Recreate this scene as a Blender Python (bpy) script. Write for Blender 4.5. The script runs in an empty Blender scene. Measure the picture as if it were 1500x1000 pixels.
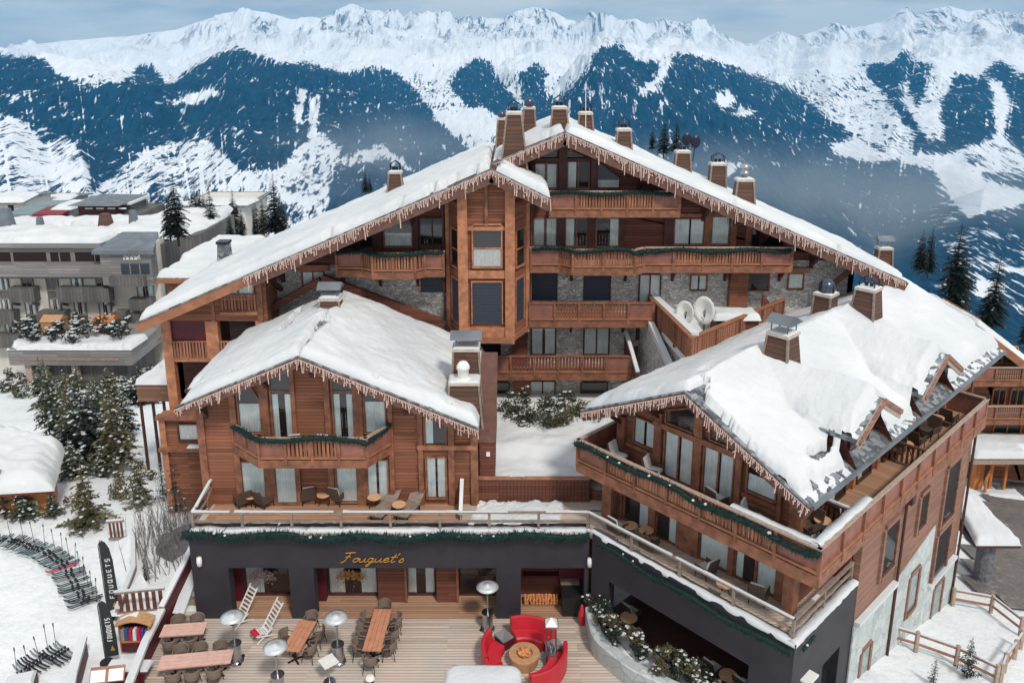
import bpy, math, random
import numpy as np
from mathutils import Vector, Matrix, noise as mn
R = math.radians
SC = bpy.context.scene
COL = SC.collection
random.seed(7)

# ---------------------------------------------------------------- camera
H, F, CX, CY = 23.94, 1174.0, 750.0, 366.0          # metres above the restaurant deck; focal length and principal point in photo pixels
PITCH = math.atan(291 / F)
cd = bpy.data.cameras.new('camera'); cam = bpy.data.objects.new('camera', cd); COL.objects.link(cam)
cam.location = (0, 0, H); cam.rotation_euler = (R(90) - PITCH, 0, 0)
cd.sensor_fit = 'HORIZONTAL'; cd.sensor_width = 36; cd.lens = 36 * F / 1500
cd.shift_y = -(500 - CY) / 1500; cd.clip_start = 0.5; cd.clip_end = 40000
SC.camera = cam

# ---------------------------------------------------------------- world, sun, exposure
SUN_EL, SUN_AZ = 52, 152          # degrees; azimuth clockwise from +Y
w = bpy.data.worlds.new('World'); SC.world = w; w.use_nodes = True
nt = w.node_tree; nt.nodes.clear()
def wn(t, **k):
    n = nt.nodes.new(t)
    for a, b in k.items(): setattr(n, a, b)
    return n
sky = wn('ShaderNodeTexSky'); sky.sky_type = 'NISHITA'; sky.sun_disc = False
sky.sun_elevation = R(SUN_EL); sky.sun_rotation = R(SUN_AZ); sky.altitude = 1850; sky.air_density = 1.0; sky.dust_density = 1.5; sky.ozone_density = 1.0
tc = wn('ShaderNodeTexCoord'); mp = wn('ShaderNodeMapping'); mp.inputs['Scale'].default_value = (1.6, 1.6, 9)
nz = wn('ShaderNodeTexNoise'); nz.inputs['Scale'].default_value = 2.2; nz.inputs['Detail'].default_value = 6; nz.inputs['Roughness'].default_value = .55
rp = wn('ShaderNodeValToRGB'); rp.color_ramp.elements[0].position = .43; rp.color_ramp.elements[0].color = (6.3, 7.0, 7.7, 1)
rp.color_ramp.elements[1].position = .57; rp.color_ramp.elements[1].color = (10.4, 10.4, 10.2, 1)
mx = wn('ShaderNodeMix', data_type='RGBA'); mx.inputs[0].default_value = .8
bg = wn('ShaderNodeBackground'); bg.inputs[1].default_value = .080
out = wn('ShaderNodeOutputWorld')
L = nt.links.new
L(tc.outputs['Generated'], mp.inputs[0]); L(mp.outputs[0], nz.inputs['Vector']); L(nz.outputs['Fac'], rp.inputs[0])
sx = wn('ShaderNodeSeparateXYZ'); mr_ = wn('ShaderNodeMapRange'); mr_.inputs[1].default_value = 0; mr_.inputs[2].default_value = .45; mr_.inputs[3].default_value = .80; mr_.inputs[4].default_value = 1.12
vm = wn('ShaderNodeVectorMath', operation='SCALE')
L(tc.outputs['Generated'], sx.inputs[0]); L(sx.outputs[2], mr_.inputs[0]); L(mr_.outputs[0], vm.inputs['Scale'])      # cloud deck is greyer towards the horizon
L(sky.outputs[0], mx.inputs[6]); L(rp.outputs[0], mx.inputs[7]); L(mx.outputs[2], vm.inputs[0]); L(vm.outputs[0], bg.inputs[0]); L(bg.outputs[0], out.inputs[0])
sd = bpy.data.lights.new('sun', 'SUN'); sd.energy = 2.0; sd.angle = R(8); sd.color = (1, .95, .88)
so = bpy.data.objects.new('sun', sd); COL.objects.link(so)
d = Vector((math.sin(R(SUN_AZ)) * math.cos(R(SUN_EL)), math.cos(R(SUN_AZ)) * math.cos(R(SUN_EL)), math.sin(R(SUN_EL))))
so.rotation_euler = d.to_track_quat('Z', 'Y').to_euler(); so.location = (0, 0, 60)
SC.view_settings.view_transform = 'Standard'; SC.view_settings.look = 'None'; SC.view_settings.gamma = 1
SC.view_settings.exposure = 0.31
SC.cycles.max_bounces = 5; SC.cycles.diffuse_bounces = 3; SC.cycles.glossy_bounces = 2; SC.cycles.transmission_bounces = 3
SC.cycles.transparent_max_bounces = 10; SC.cycles.volume_bounces = 0; SC.cycles.volume_step_rate = 4; SC.cycles.volume_max_steps = 64; SC.cycles.caustics_reflective = False; SC.cycles.caustics_refractive = False
SC.cycles.use_denoising = True; SC.cycles.sample_clamp_indirect = 3

# ---------------------------------------------------------------- survey: turns measurements on the photo into metres
cp_, sp_ = math.cos(PITCH), math.sin(PITCH)
def ray(px, py):
    x, y = (px - CX) / F, (CY - py) / F
    return (x, cp_ + y * sp_, -sp_ + y * cp_)
def atz(px, py, z):
    r = ray(px, py); t = (z - H) / r[2]; return (r[0] * t, r[1] * t, z)
def atY(px, py, Y):
    r = ray(px, py); t = Y / r[1]; return (r[0] * t, Y, H + r[2] * t)
def proj(p):
    z = p[2] - H; dd = p[1] * cp_ - z * sp_; u = p[1] * sp_ + z * cp_
    return CX + F * p[0] / dd, CY - F * u / dd
RO = (10.11, 23.19); RS = (.691, -.7229); RV = (.7229, .691); RROT = math.atan2(RS[1], RS[0])   # frame of the rotated wing
def rv(px, py, v):      # on the plane v = const of the wing frame: (u, z)
    r = ray(px, py); t = (v + RO[0] * RV[0] + RO[1] * RV[1]) / (r[0] * RV[0] + r[1] * RV[1])
    return ((r[0] * t - RO[0]) * RS[0] + (r[1] * t - RO[1]) * RS[1], H + r[2] * t)
def ru(px, py, u):      # on the plane u = const: (v, z)
    r = ray(px, py); t = (u + RO[0] * RS[0] + RO[1] * RS[1]) / (r[0] * RS[0] + r[1] * RS[1])
    return ((r[0] * t - RO[0]) * RV[0] + (r[1] * t - RO[1]) * RV[1], H + r[2] * t)
def rw(u, v, z=0): return (RO[0] + u * RS[0] + v * RV[0], RO[1] + u * RS[1] + v * RV[1], z)
def rl(p): return ((p[0] - RO[0]) * RS[0] + (p[1] - RO[1]) * RS[1], (p[0] - RO[0]) * RV[0] + (p[1] - RO[1]) * RV[1])

# ---------------------------------------------------------------- materials
MATS = {}
class NT:
    def __init__(s, name):
        s.m = bpy.data.materials.new(name); s.m.use_nodes = True; s.t = s.m.node_tree
        s.b = s.t.nodes['Principled BSDF']; s.tc = s.t.nodes.new('ShaderNodeTexCoord'); MATS[name] = s.m
    def n(s, typ, ins=None, **k):
        n = s.t.nodes.new(typ)
        for a, b in k.items(): setattr(n, a, b)
        for a, b in (ins or {}).items():
            if isinstance(b, bpy.types.NodeSocket): s.t.links.new(b, n.inputs[a])
            else: n.inputs[a].default_value = b
        return n
    def co(s, scale=(1, 1, 1), rot=(0, 0, 0), world=False):
        src = s.tc.outputs['Object']
        if world:
            src = s.n('ShaderNodeNewGeometry').outputs['Position']
        return s.n('ShaderNodeMapping', {0: src, 'Scale': scale, 'Rotation': rot}).outputs[0]
    def noise(s, scale, detail=4, vec=None, rough=.55, dist=0):
        return s.n('ShaderNodeTexNoise', {'Vector': vec or s.co(), 'Scale': scale, 'Detail': detail, 'Roughness': rough, 'Distortion': dist}).outputs['Fac']
    def ramp(s, fac, *st):
        r = s.n('ShaderNodeValToRGB', {0: fac}); e = r.color_ramp.elements
        while len(e) < len(st): e.new(.5)
        for i, (p, c) in enumerate(st):
            e[i].position = p; e[i].color = (c, c, c, 1) if isinstance(c, (int, float)) else (*c, 1)
        return r.outputs[0]
    def mix(s, f, a, b, mode='MIX'):
        m = s.n('ShaderNodeMix', data_type='RGBA', blend_type=mode)
        for i, v in ((0, f), (6, a), (7, b)):
            if isinstance(v, bpy.types.NodeSocket): s.t.links.new(v, m.inputs[i])
            else: m.inputs[i].default_value = (*v, 1) if isinstance(v, tuple) else v
        return m.outputs[2]
    def math(s, op, a, b=0.0, c=None):
        d_ = {0: a, 1: b}
        if c is not None: d_[2] = c
        return s.n('ShaderNodeMath', d_, operation=op).outputs[0]
    def sep(s, vec): return s.n('ShaderNodeSeparateXYZ', {0: vec}).outputs
    def bump(s, h, dist=.02, strength=1.0):
        b = s.n('ShaderNodeBump', {'Height': h, 'Distance': dist, 'Strength': strength}); s.t.links.new(b.outputs[0], s.b.inputs['Normal'])
    def set(s, **k):
        nm = dict(col='Base Color', rough='Roughness', metal='Metallic', spec='Specular IOR Level', emis='Emission Color', es='Emission Strength', sss='Subsurface Weight', alpha='Alpha')
        for a, v in k.items():
            i = s.b.inputs[nm[a]]
            if isinstance(v, bpy.types.NodeSocket): s.t.links.new(v, i)
            else: i.default_value = (*v, 1) if isinstance(v, tuple) else v
        return s.m
def flat(name, col, rough=.7, metal=0, var=.25, scale=6, spec=.4, bump=0):
    t = NT(name); n_ = t.noise(scale, 4)
    lo = tuple(c * (1 - var) for c in col); hi = tuple(min(1, c * (1 + var)) for c in col)
    t.set(col=t.ramp(n_, (.25, lo), (.75, hi)), rough=rough, metal=metal, spec=spec)
    if bump: t.bump(t.noise(scale * 4, 3), bump)
    return t.m
def boards(name, col, pitch=.14, axis=2, dark=.45, var=.3, rough=.7, groove=.1, grey=None):
    """boards laid across `axis` (2: horizontal cladding, 0: vertical slats); each board has its own tone"""
    t = NT(name); o = t.sep(t.tc.outputs['Object'])
    q = t.math('DIVIDE', o[axis], pitch) if axis != 3 else t.math('DIVIDE', t.math('ADD', o[0], o[1]), pitch)
    fl = t.math('FLOOR', q); fr = t.math('SUBTRACT', q, fl)
    cmb = t.n('ShaderNodeCombineXYZ', {0: fl, 1: t.math('FLOOR', t.math('MULTIPLY', t.math('ADD', o[0], o[1]), .31)) if axis == 2 else t.math('FLOOR', t.math('MULTIPLY', o[1 if axis == 0 else 0], .37))}).outputs[0]
    wn_ = t.n('ShaderNodeTexWhiteNoise', {0: cmb}, noise_dimensions='3D').outputs[0]
    sc = {2: (1.2, 1.2, 14), 0: (14, 1.2, 1.2), 1: (1.2, 14, 1.2), 3: (10, 10, 1.5)}[axis]
    gr = t.noise(3, 5, t.co(sc), .6)
    lo = tuple(c * (1 - var) for c in col); hi = tuple(min(1, c * (1 + var)) for c in col)
    c1 = t.ramp(t.math('ADD', t.math('MULTIPLY', wn_, .5), t.math('MULTIPLY', gr, .55)), (.2, lo), (.85, hi))
    big = t.noise(.5, 3)
    if grey: c1 = t.mix(t.ramp(big, (.4, 0.0), (.7, 1.0)), c1, grey)
    else: c1 = t.mix(t.ramp(big, (.3, .0), (.75, .5)), c1, tuple(c * .62 for c in col))
    gv = t.ramp(t.math('ABSOLUTE', t.math('SUBTRACT', fr, .5)), (.5 - groove, 0.0), (.5, 1.0))
    t.set(col=t.mix(gv, c1, tuple(c * dark for c in col)), rough=rough, spec=.3)
    t.bump(t.math('SUBTRACT', t.math('MULTIPLY', gr, .2), gv), .02)
    return t.m
boards('siding', (.27, .105, .058), .16, 2, .5, .42, groove=.08)
boards('siding_red', (.175, .062, .04), .16, 2, .5, .4, groove=.08)
boards('slat_wood', (.36, .155, .09), .13, 3, .35, .42)
boards('wing_siding', (.30, .155, .108), .15, 2, .5)
boards('grey_boards', (.25, .235, .225), .3, 2, .5)
boards('grey_dark_boards', (.14, .13, .125), .35, 3, .5)
boards('deck', (.55, .44, .36), .15, 1, .6, .28, grey=(.53, .47, .42), groove=.14)
boards('warm_deck', (.46, .26, .16), .15, 1, .5, .3)
boards('chimney_boards', (.125, .066, .046), .2, 2, .5)
flat('panel', (.255, .105, .075), .6, var=.35, scale=2)
flat('beam', (.24, .097, .053), .6, var=.5, scale=3, bump=.004)
flat('beam_bright', (.41, .17, .085), .6, var=.42, scale=3, bump=.004)
flat('beam_dark', (.075, .026, .019), .65, var=.35, scale=3)  # dark tone also carries the shade under eaves and in recesses
flat('fascia', (.13, .06, .045), .7, var=.3, scale=3)
flat('fascia_wood', (.31, .13, .068), .65, var=.3, scale=2)
flat('trim_snowy', (.38, .29, .23), .8, var=.3, scale=9)
flat('rail_wood', (.33, .16, .10), .6, var=.3, scale=4)
flat('grey_wood', (.25, .19, .155), .8, var=.35, scale=5)
flat('dark_wall', (.031, .028, .036), .6, var=.3, scale=.9, spec=.4, bump=.004)
flat('black', (.012, .011, .012), .55)
flat('interior', (.02, .008, .006), .8)  # near-black, stands in for the shade inside rooms and openings
flat('shutter', (.035, .042, .06), .6, var=.15)
flat('curtain', (.78, .82, .80), .9, var=.15, scale=2)
flat('white_paint', (.72, .7, .66), .55, var=.1)
flat('cap_stone', (.5, .42, .35), .8, var=.25)
flat('steel', (.45, .46, .48), .3, 1, var=.15)
flat('reflector', (.66, .68, .68), .35, .35, var=.15)
flat('wreath_pale', (.55, .42, .40), .8, var=.5, scale=14)
flat('wreath_gold', (.62, .30, .10), .6, var=.6, scale=14)
flat('dark_steel', (.03, .03, .045), .35, .6, var=.2)
flat('dome_steel', (.10, .11, .15), .22, .9, var=.2)
flat('red_leather', (.52, .022, .036), .45, var=.15, scale=2, spec=.5)
flat('dark_red', (.09, .008, .014), .55)
flat('wicker', (.085, .055, .04), .8, var=.4, scale=40)
flat('wicker_light', (.19, .14, .11), .8, var=.4, scale=40)
flat('cushion', (.62, .6, .58), .9, var=.1)
flat('table_top', (.52, .23, .13), .6, var=.2, scale=4)
flat('table_pink', (.62, .38, .31), .6, var=.14, scale=4)
flat('round_top', (.62, .36, .2), .55, var=.15)
flat('cream_wall', (.56, .53, .47), .9, var=.14, scale=.7)
flat('gold', (.55, .27, .04), .4, .4, var=.1)
flat('copper_tan', (.45, .25, .12), .6, var=.2)
flat('ember', (.62, .25, .1), .6, var=.4, scale=9)
flat('grey_roof', (.14, .16, .18), .7, var=.3, scale=1)
flat('green_roof', (.17, .23, .25), .6, var=.2, scale=.5)
flat('red_roof', (.2, .02, .025), .6, var=.3)
flat('trunk', (.07, .045, .03), .9, var=.3, scale=12)
flat('twig', (.20, .175, .17), .9, var=.4, scale=12)
flat('lamp_white', (.8, .78, .72), .5, var=.05)
flat('light_wire', (.66, .47, .40), .6, var=.3, scale=25)
flat('flag_black', (.02, .024, .026), .6)
flat('flag_text', (.7, .7, .66), .6)
flat('orange_wood', (.48, .17, .05), .6, var=.3)
flat('rock', (.15, .15, .165), .9, var=.5, scale=6, bump=.03)
for nm, c in dict(cloth_blue=(.05, .09, .2), cloth_red=(.5, .02, .05), cloth_grey=(.3, .32, .38), cloth_violet=(.12, .04, .2), cloth_white=(.7, .7, .72), ski_teal=(.03, .09, .1), ski_black=(.02, .02, .025), ski_grey=(.2, .22, .24), ski_red=(.45, .03, .07)).items():
    flat(nm, c, .6)
flat('garland', (.004, .024, .020), .8, var=.6, scale=30)
flat('needles', (.055, .068, .034), .85, var=.55, scale=1.5)
flat('needles_dark', (.024, .034, .026), .9, var=.5, scale=.6)
flat('needles_warm', (.11, .095, .04), .85, var=.5, scale=1.2)
flat('shrub_leaf', (.055, .06, .034), .85, var=.6, scale=5)

t = NT('snow'); n1 = t.noise(.35, 5, t.co(world=True)); n2 = t.noise(7, 4, t.co(world=True))
t.set(col=t.ramp(n1, (.3, (.57, .595, .61)), (.7, (.69, .695, .69))), rough=.7, spec=.25)
t.bump(t.math('ADD', t.math('MULTIPLY', n1, .7), t.math('MULTIPLY', n2, .10)), .4, .6)
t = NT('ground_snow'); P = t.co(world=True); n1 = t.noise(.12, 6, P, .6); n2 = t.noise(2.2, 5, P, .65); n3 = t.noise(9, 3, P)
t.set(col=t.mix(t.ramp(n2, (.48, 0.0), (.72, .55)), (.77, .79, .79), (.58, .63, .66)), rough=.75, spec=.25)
t.bump(t.math('ADD', t.math('ADD', n1, t.math('MULTIPLY', n2, .25)), t.math('MULTIPLY', n3, .06)), .6, .6)

t = NT('stone'); P = t.co((1, 1, 1.9)); dist = t.n('ShaderNodeVectorMath', {0: P, 1: t.n('ShaderNodeTexNoise', {'Vector': P, 'Scale': 1.5}).outputs['Color']}, operation='ADD').outputs[0]
v = t.n('ShaderNodeTexVoronoi', {'Vector': dist, 'Scale': 3.6}, distance='CHEBYCHEV'); ve = t.n('ShaderNodeTexVoronoi', {'Vector': dist, 'Scale': 3.6}, feature='DISTANCE_TO_EDGE').outputs[0]
tone = t.sep(v.outputs['Color'])[0]; fine = t.noise(9, 5)
c = t.ramp(t.math('ADD', t.math('MULTIPLY', tone, .6), t.math('MULTIPLY', fine, .4)), (.2, (.42, .40, .38)), (.5, (.62, .60, .57)), (.8, (.76, .74, .70)))
t.set(col=t.mix(t.ramp(ve, (.0, 1.0), (.06, 0.0)), c, (.38, .36, .33)), rough=.9); t.bump(t.math('ADD', t.ramp(ve, (0, 0.0), (.1, 1.0)), fine), .04)
t = NT('wing_stone'); P = t.co((1, 1, 1)); fine = t.noise(3, 6, P, .65)
v = t.n('ShaderNodeTexVoronoi', {'Vector': P, 'Scale': 1.7}); ve = t.n('ShaderNodeTexVoronoi', {'Vector': P, 'Scale': 1.7}, feature='DISTANCE_TO_EDGE').outputs[0]
c = t.ramp(t.math('ADD', t.math('MULTIPLY', t.sep(v.outputs['Color'])[0], .35), t.math('MULTIPLY', fine, .6)), (.2, (.36, .39, .38)), (.75, (.58, .62, .60)))
t.set(col=t.mix(t.ramp(ve, (0, .7), (.05, 0.0)), c, (.3, .31, .3)), rough=.9); t.bump(fine, .05)
t = NT('slate'); P = t.co(); br = t.n('ShaderNodeTexVoronoi', {'Vector': t.co((1, 1, 1)), 'Scale': 4.5}, distance='CHEBYCHEV')
t.set(col=t.ramp(t.sep(br.outputs['Color'])[0], (.1, (.07, .08, .09)), (.5, (.15, .165, .18)), (.9, (.28, .29, .3))), rough=.75); t.bump(br.outputs['Distance'], .05)
t = NT('glass')            # window pane: part see-through, part mirror of the bright snow and sky
g = t.n('ShaderNodeBsdfGlossy', {'Color': (.8, .84, .88, 1), 'Roughness': .03}); tr = t.n('ShaderNodeBsdfTransparent', {'Color': (.93, .95, .95, 1)})
lw = t.n('ShaderNodeLayerWeight', {'Blend': .2}).outputs['Fresnel']
ms = t.n('ShaderNodeMixShader', {0: t.math('ADD', t.math('MULTIPLY', lw, .5), .07), 1: tr.outputs[0], 2: g.outputs[0]})
t.t.links.new(ms.outputs[0], t.t.nodes['Material Output'].inputs[0])
t = NT('asphalt'); P = t.co(world=True); n1 = t.noise(.25, 6, P, .7); n2 = t.noise(3, 6, P, .7)
t.set(col=t.ramp(t.math('ADD', t.math('MULTIPLY', n1, .5), t.math('MULTIPLY', n2, .5)), (.35, (.085, .075, .07)), (.55, (.17, .145, .13)), (.7, (.42, .4, .38))), rough=.7); t.bump(n2, .05)
t = NT('sand_road'); P = t.co(world=True)
t.set(col=t.ramp(t.noise(.8, 6, P, .7), (.3, (.42, .33, .25)), (.7, (.6, .5, .4))), rough=.85)

# ---------------------------------------------------------------- mesh builder
class MB:
    def __init__(s): s.v = []; s.f = []; s.m = []; s.cur = 0
    def add(s, vs, fs):
        o = len(s.v); s.v += [tuple(p) for p in vs]
        for f in fs: s.f.append(tuple(i + o for i in f)); s.m.append(s.cur)
        return s
    def mat(s, i): s.cur = i; return s
    def box(s, x0, y0, z0, x1, y1, z1):
        x0, x1 = sorted((x0, x1)); y0, y1 = sorted((y0, y1)); z0, z1 = sorted((z0, z1))
        return s.add([(x, y, z) for z in (z0, z1) for x, y in ((x0, y0), (x1, y0), (x1, y1), (x0, y1))],
                     [(0, 3, 2, 1), (4, 5, 6, 7), (0, 1, 5, 4), (1, 2, 6, 5), (2, 3, 7, 6), (3, 0, 4, 7)])
    def beam(s, a, b, w_, h_, up=(0, 0, 1)):     # box from a to b, w_ across, h_ along up
        a, b, up = Vector(a), Vector(b), Vector(up); d_ = (b - a).normalized()
        sd_ = d_.cross(up); sd_ = sd_.normalized() if sd_.length > 1e-5 else Vector((1, 0, 0)); u_ = sd_.cross(d_)
        sd_ *= w_ / 2; u_ *= h_ / 2
        vs = [p + i * sd_ + j * u_ for p in (a, b) for i, j in ((-1, -1), (1, -1), (1, 1), (-1, 1))]
        return s.add(vs, [(0, 1, 2, 3), (7, 6, 5, 4), (0, 4, 5, 1), (1, 5, 6, 2), (2, 6, 7, 3), (3, 7, 4, 0)])
    def tube(s, pts, r, n=6, caps=True):
        pts = [Vector(p) for p in pts]; rr = r if isinstance(r, (list, tuple)) else [r] * len(pts)
        vs = []; ref = None
        for i, p in enumerate(pts):
            d_ = (pts[min(i + 1, len(pts) - 1)] - pts[max(i - 1, 0)]).normalized()
            if ref is None: ref = d_.orthogonal().normalized()
            ref = (ref - d_ * ref.dot(d_)); ref = ref.normalized() if ref.length > 1e-4 else d_.orthogonal().normalized()
            b_ = d_.cross(ref)
            for k in range(n):
                a_ = 2 * math.pi * k / n; vs.append(p + (ref * math.cos(a_) + b_ * math.sin(a_)) * rr[i])
        fs = [(i * n + k, i * n + (k + 1) % n, (i + 1) * n + (k + 1) % n, (i + 1) * n + k) for i in range(len(pts) - 1) for k in range(n)]
        if caps: fs += [tuple(range(n))[::-1], tuple(range((len(pts) - 1) * n, len(pts) * n))]
        return s.add(vs, fs)
    def lathe(s, prof, c=(0, 0, 0), n=20, a0=0, a1=360, sx=1, sy=1):
        full = abs(a1 - a0 - 360) < 1e-6; m = n if full else n + 1
        vs = [(c[0] + r_ * sx * math.cos(R(a0 + (a1 - a0) * k / n)), c[1] + r_ * sy * math.sin(R(a0 + (a1 - a0) * k / n)), c[2] + z_) for r_, z_ in prof for k in range(m)]
        fs = [(i * m + k, i * m + (k + 1) % m, (i + 1) * m + (k + 1) % m, (i + 1) * m + k) for i in range(len(prof) - 1) for k in range(n if full else n)]
        return s.add(vs, fs)
    def prism(s, poly, a, b):      # poly: 3-D points, extruded by vector b-a
        d_ = Vector(b) - Vector(a); n = len(poly); P0 = [Vector(p) for p in poly]; P1 = [p + d_ for p in P0]
        return s.add(P0 + P1, [tuple(range(n))[::-1], tuple(range(n, 2 * n))] + [(i, (i + 1) % n, n + (i + 1) % n, n + i) for i in range(n)])
    def poly_z(s, pts, z0, z1):    # 2-D outline extruded in z
        return s.prism([(x, y, z0) for x, y in pts], (0, 0, z0), (0, 0, z1))
    def frustum(s, cx, cy, z0, z1, a0, b0, a1, b1):   # tapered box, half sizes a,b
        vs = [(cx + i * a, cy + j * b, z) for z, a, b in ((z0, a0, b0), (z1, a1, b1)) for i, j in ((-1, -1), (1, -1), (1, 1), (-1, 1))]
        return s.add(vs, [(0, 3, 2, 1), (4, 5, 6, 7), (0, 1, 5, 4), (1, 2, 6, 5), (2, 3, 7, 6), (3, 0, 4, 7)])
    def mesh(s, name, mats, smooth=False, off=(0, 0, 0)):
        me = bpy.data.meshes.new(name)
        vs = s.v if off == (0, 0, 0) else [(p[0] - off[0], p[1] - off[1], p[2] - off[2]) for p in s.v]
        me.from_pydata(vs, [], s.f)
        for m_ in (mats if isinstance(mats, (list, tuple)) else [mats]): me.materials.append(MATS[m_])
        if len(me.materials) > 1: me.polygons.foreach_set('material_index', s.m)
        if smooth: me.polygons.foreach_set('use_smooth', [True] * len(me.polygons))
        me.update(); return me

def link(o): COL.objects.link(o); return o
def tag(o, label=None, cat=None, group=None, kind=None):
    for k, v in (('label', label), ('category', cat), ('group', group), ('kind', kind)):
        if v: o[k] = v
    return o
class Thing:
    """an Empty at the thing's base; mesh coordinates are given in the frame of `frame` (world unless rotated)"""
    def __init__(s, name, label, cat, loc=(0, 0, 0), rot=0, group=None, off=None):
        s.o = link(bpy.data.objects.new(name, None)); s.o.location = loc; s.o.rotation_euler = (0, 0, rot); s.o.empty_display_size = .3
        tag(s.o, label, cat, group); s.off = off if off is not None else (0, 0, 0)
    def part(s, name, mb, mat, parent=None, label=None, smooth=False):
        o = link(bpy.data.objects.new(name, mb.mesh(name, mat, smooth, s.off))); o.parent = parent or s.o
        if label: o['label'] = label
        if name == 'snow': o['kind'] = 'stuff'
        return o
def solo(name, mb, mat, label, cat, group=None, loc=None, rot=0, smooth=False, kind=None, world=False):
    loc = loc or (0, 0, 0)
    o = link(bpy.data.objects.new(name, mb.mesh(name, mat, smooth, loc if world else (0, 0, 0)))); o.location = loc; o.rotation_euler = (0, 0, rot)
    return tag(o, label, cat, group, kind)
def struct(name, mb, mat, smooth=False):
    o = link(bpy.data.objects.new(name, mb.mesh(name, mat, smooth))); o['kind'] = 'structure'; return o
def clone(root, loc, rot=0, label=None, scale=None, group=None):
    r = root.copy(); COL.objects.link(r); r.location = loc; r.rotation_euler = (0, 0, rot)
    if scale: r.scale = (scale,) * 3 if isinstance(scale, (int, float)) else scale
    if label: r['label'] = label
    if group: r['group'] = group
    for ch in list(root.children):
        c_ = ch.copy(); COL.objects.link(c_); c_.parent = r
        for g_ in list(ch.children):
            g2 = g_.copy(); COL.objects.link(g2); g2.parent = c_
    return r
def wrow(p, q, n): return [tuple(p[i] + (q[i] - p[i]) * k / n for i in range(3)) for k in range(n + 1)]
def fbm(x, y, z=0., oct_=4): return mn.fractal(Vector((x, y, z)), 1.0, 2.0, oct_)
# ================================================================ LAND
def sstep(a, b, x):
    t_ = np.clip((x - a) / (b - a), 0, 1); return t_ * t_ * (3 - 2 * t_)
def vnoise(x, y, seed=0):          # smooth value noise on arrays
    xi, yi = np.floor(x).astype(np.int64), np.floor(y).astype(np.int64); fx, fy = x - xi, y - yi
    fx, fy = fx * fx * (3 - 2 * fx), fy * fy * (3 - 2 * fy)
    def h(i, j):
        n_ = (i * 374761393 + j * 668265263 + seed * 1442695041) & 0xffffffff
        n_ = ((n_ ^ (n_ >> 13)) * 1274126177) & 0xffffffff
        return ((n_ ^ (n_ >> 16)) & 0xffff) / 65535.0
    a, b, c_, d_ = h(xi, yi), h(xi + 1, yi), h(xi, yi + 1), h(xi + 1, yi + 1)
    return (a * (1 - fx) + b * fx) * (1 - fy) + (c_ * (1 - fx) + d_ * fx) * fy
def vfbm(x, y, o=5, seed=0, ridged=False, g=.5):
    s_, a, t_ = 0, 1.0, 0
    for k in range(o):
        n_ = vnoise(x * 2 ** k + k * 17.3, y * 2 ** k - k * 9.1, seed + k)
        if ridged: n_ = 1 - abs(2 * n_ - 1)
        s_ = s_ + a * n_; t_ += a; a *= g
    return s_ / t_
def grid_obj(name, X, Y, Z, mat, attr=None, smooth=True):
    ny, nx = X.shape; me = bpy.data.meshes.new(name)
    me.vertices.add(nx * ny); me.vertices.foreach_set('co', np.stack([X, Y, Z], -1).reshape(-1).astype(np.float32))
    i = np.arange((ny - 1) * nx).reshape(ny - 1, nx)[:, :-1]
    q = np.stack([i, i + 1, i + nx + 1, i + nx], -1).reshape(-1, 4); nf = len(q)
    me.loops.add(nf * 4); me.loops.foreach_set('vertex_index', q.reshape(-1).astype(np.int32))
    me.polygons.add(nf); me.polygons.foreach_set('loop_start', np.arange(0, nf * 4, 4, dtype=np.int32)); me.polygons.foreach_set('loop_total', np.full(nf, 4, np.int32))
    me.polygons.foreach_set('use_smooth', np.full(nf, smooth)); me.materials.append(MATS[mat]); me.update(calc_edges=True)
    for k, a in (attr or {}).items():
        at_ = me.attributes.new(k, 'FLOAT', 'POINT'); at_.data.foreach_set('value', a.reshape(-1).astype(np.float32))
    return link(bpy.data.objects.new(name, me))
def lerp1(v, pts):
    p = np.array(pts, float); return np.interp(v, p[:, 0], p[:, 1])

def ground_h(x, y):
    x, y = np.asarray(x, float), np.asarray(y, float)
    left = -.15 - .23 * np.clip(y - 39, 0, 60) - .2 * np.clip(y - 99, 0, 1e3)
    vv = (x - RO[0]) * RV[0] + (y - RO[1]) * RV[1]; uu = (x - RO[0]) * RS[0] + (y - RO[1]) * RS[1]
    right = -.35 - .22 * np.clip(vv - 4.5, 0, 13) - .14 * np.clip(vv - 17.5, 0, 60) - .3 * np.clip(vv - 77.5, 0, 1e3) - .05 * np.clip(uu - 3, 0, 40)
    k = sstep(2, 9, x); z = left * (1 - k) + right * k
    z = z - .35 * np.clip(np.hypot(x, y) - 120, 0, 300)
    return z
nx, ny = 300, 330
gx, gy = np.meshgrid(np.linspace(-170, 170, nx), np.linspace(-30, 260, ny))
gz = ground_h(gx, gy) + (vfbm(gx * .15, gy * .15, 4, 3) - .5) * .9 * sstep(38, 60, gy) + (vfbm(gx * .5, gy * .5, 3, 5) - .5) * .22
g = grid_obj('ground', gx, gy, gz, 'ground_snow'); g['kind'] = 'structure'

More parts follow.
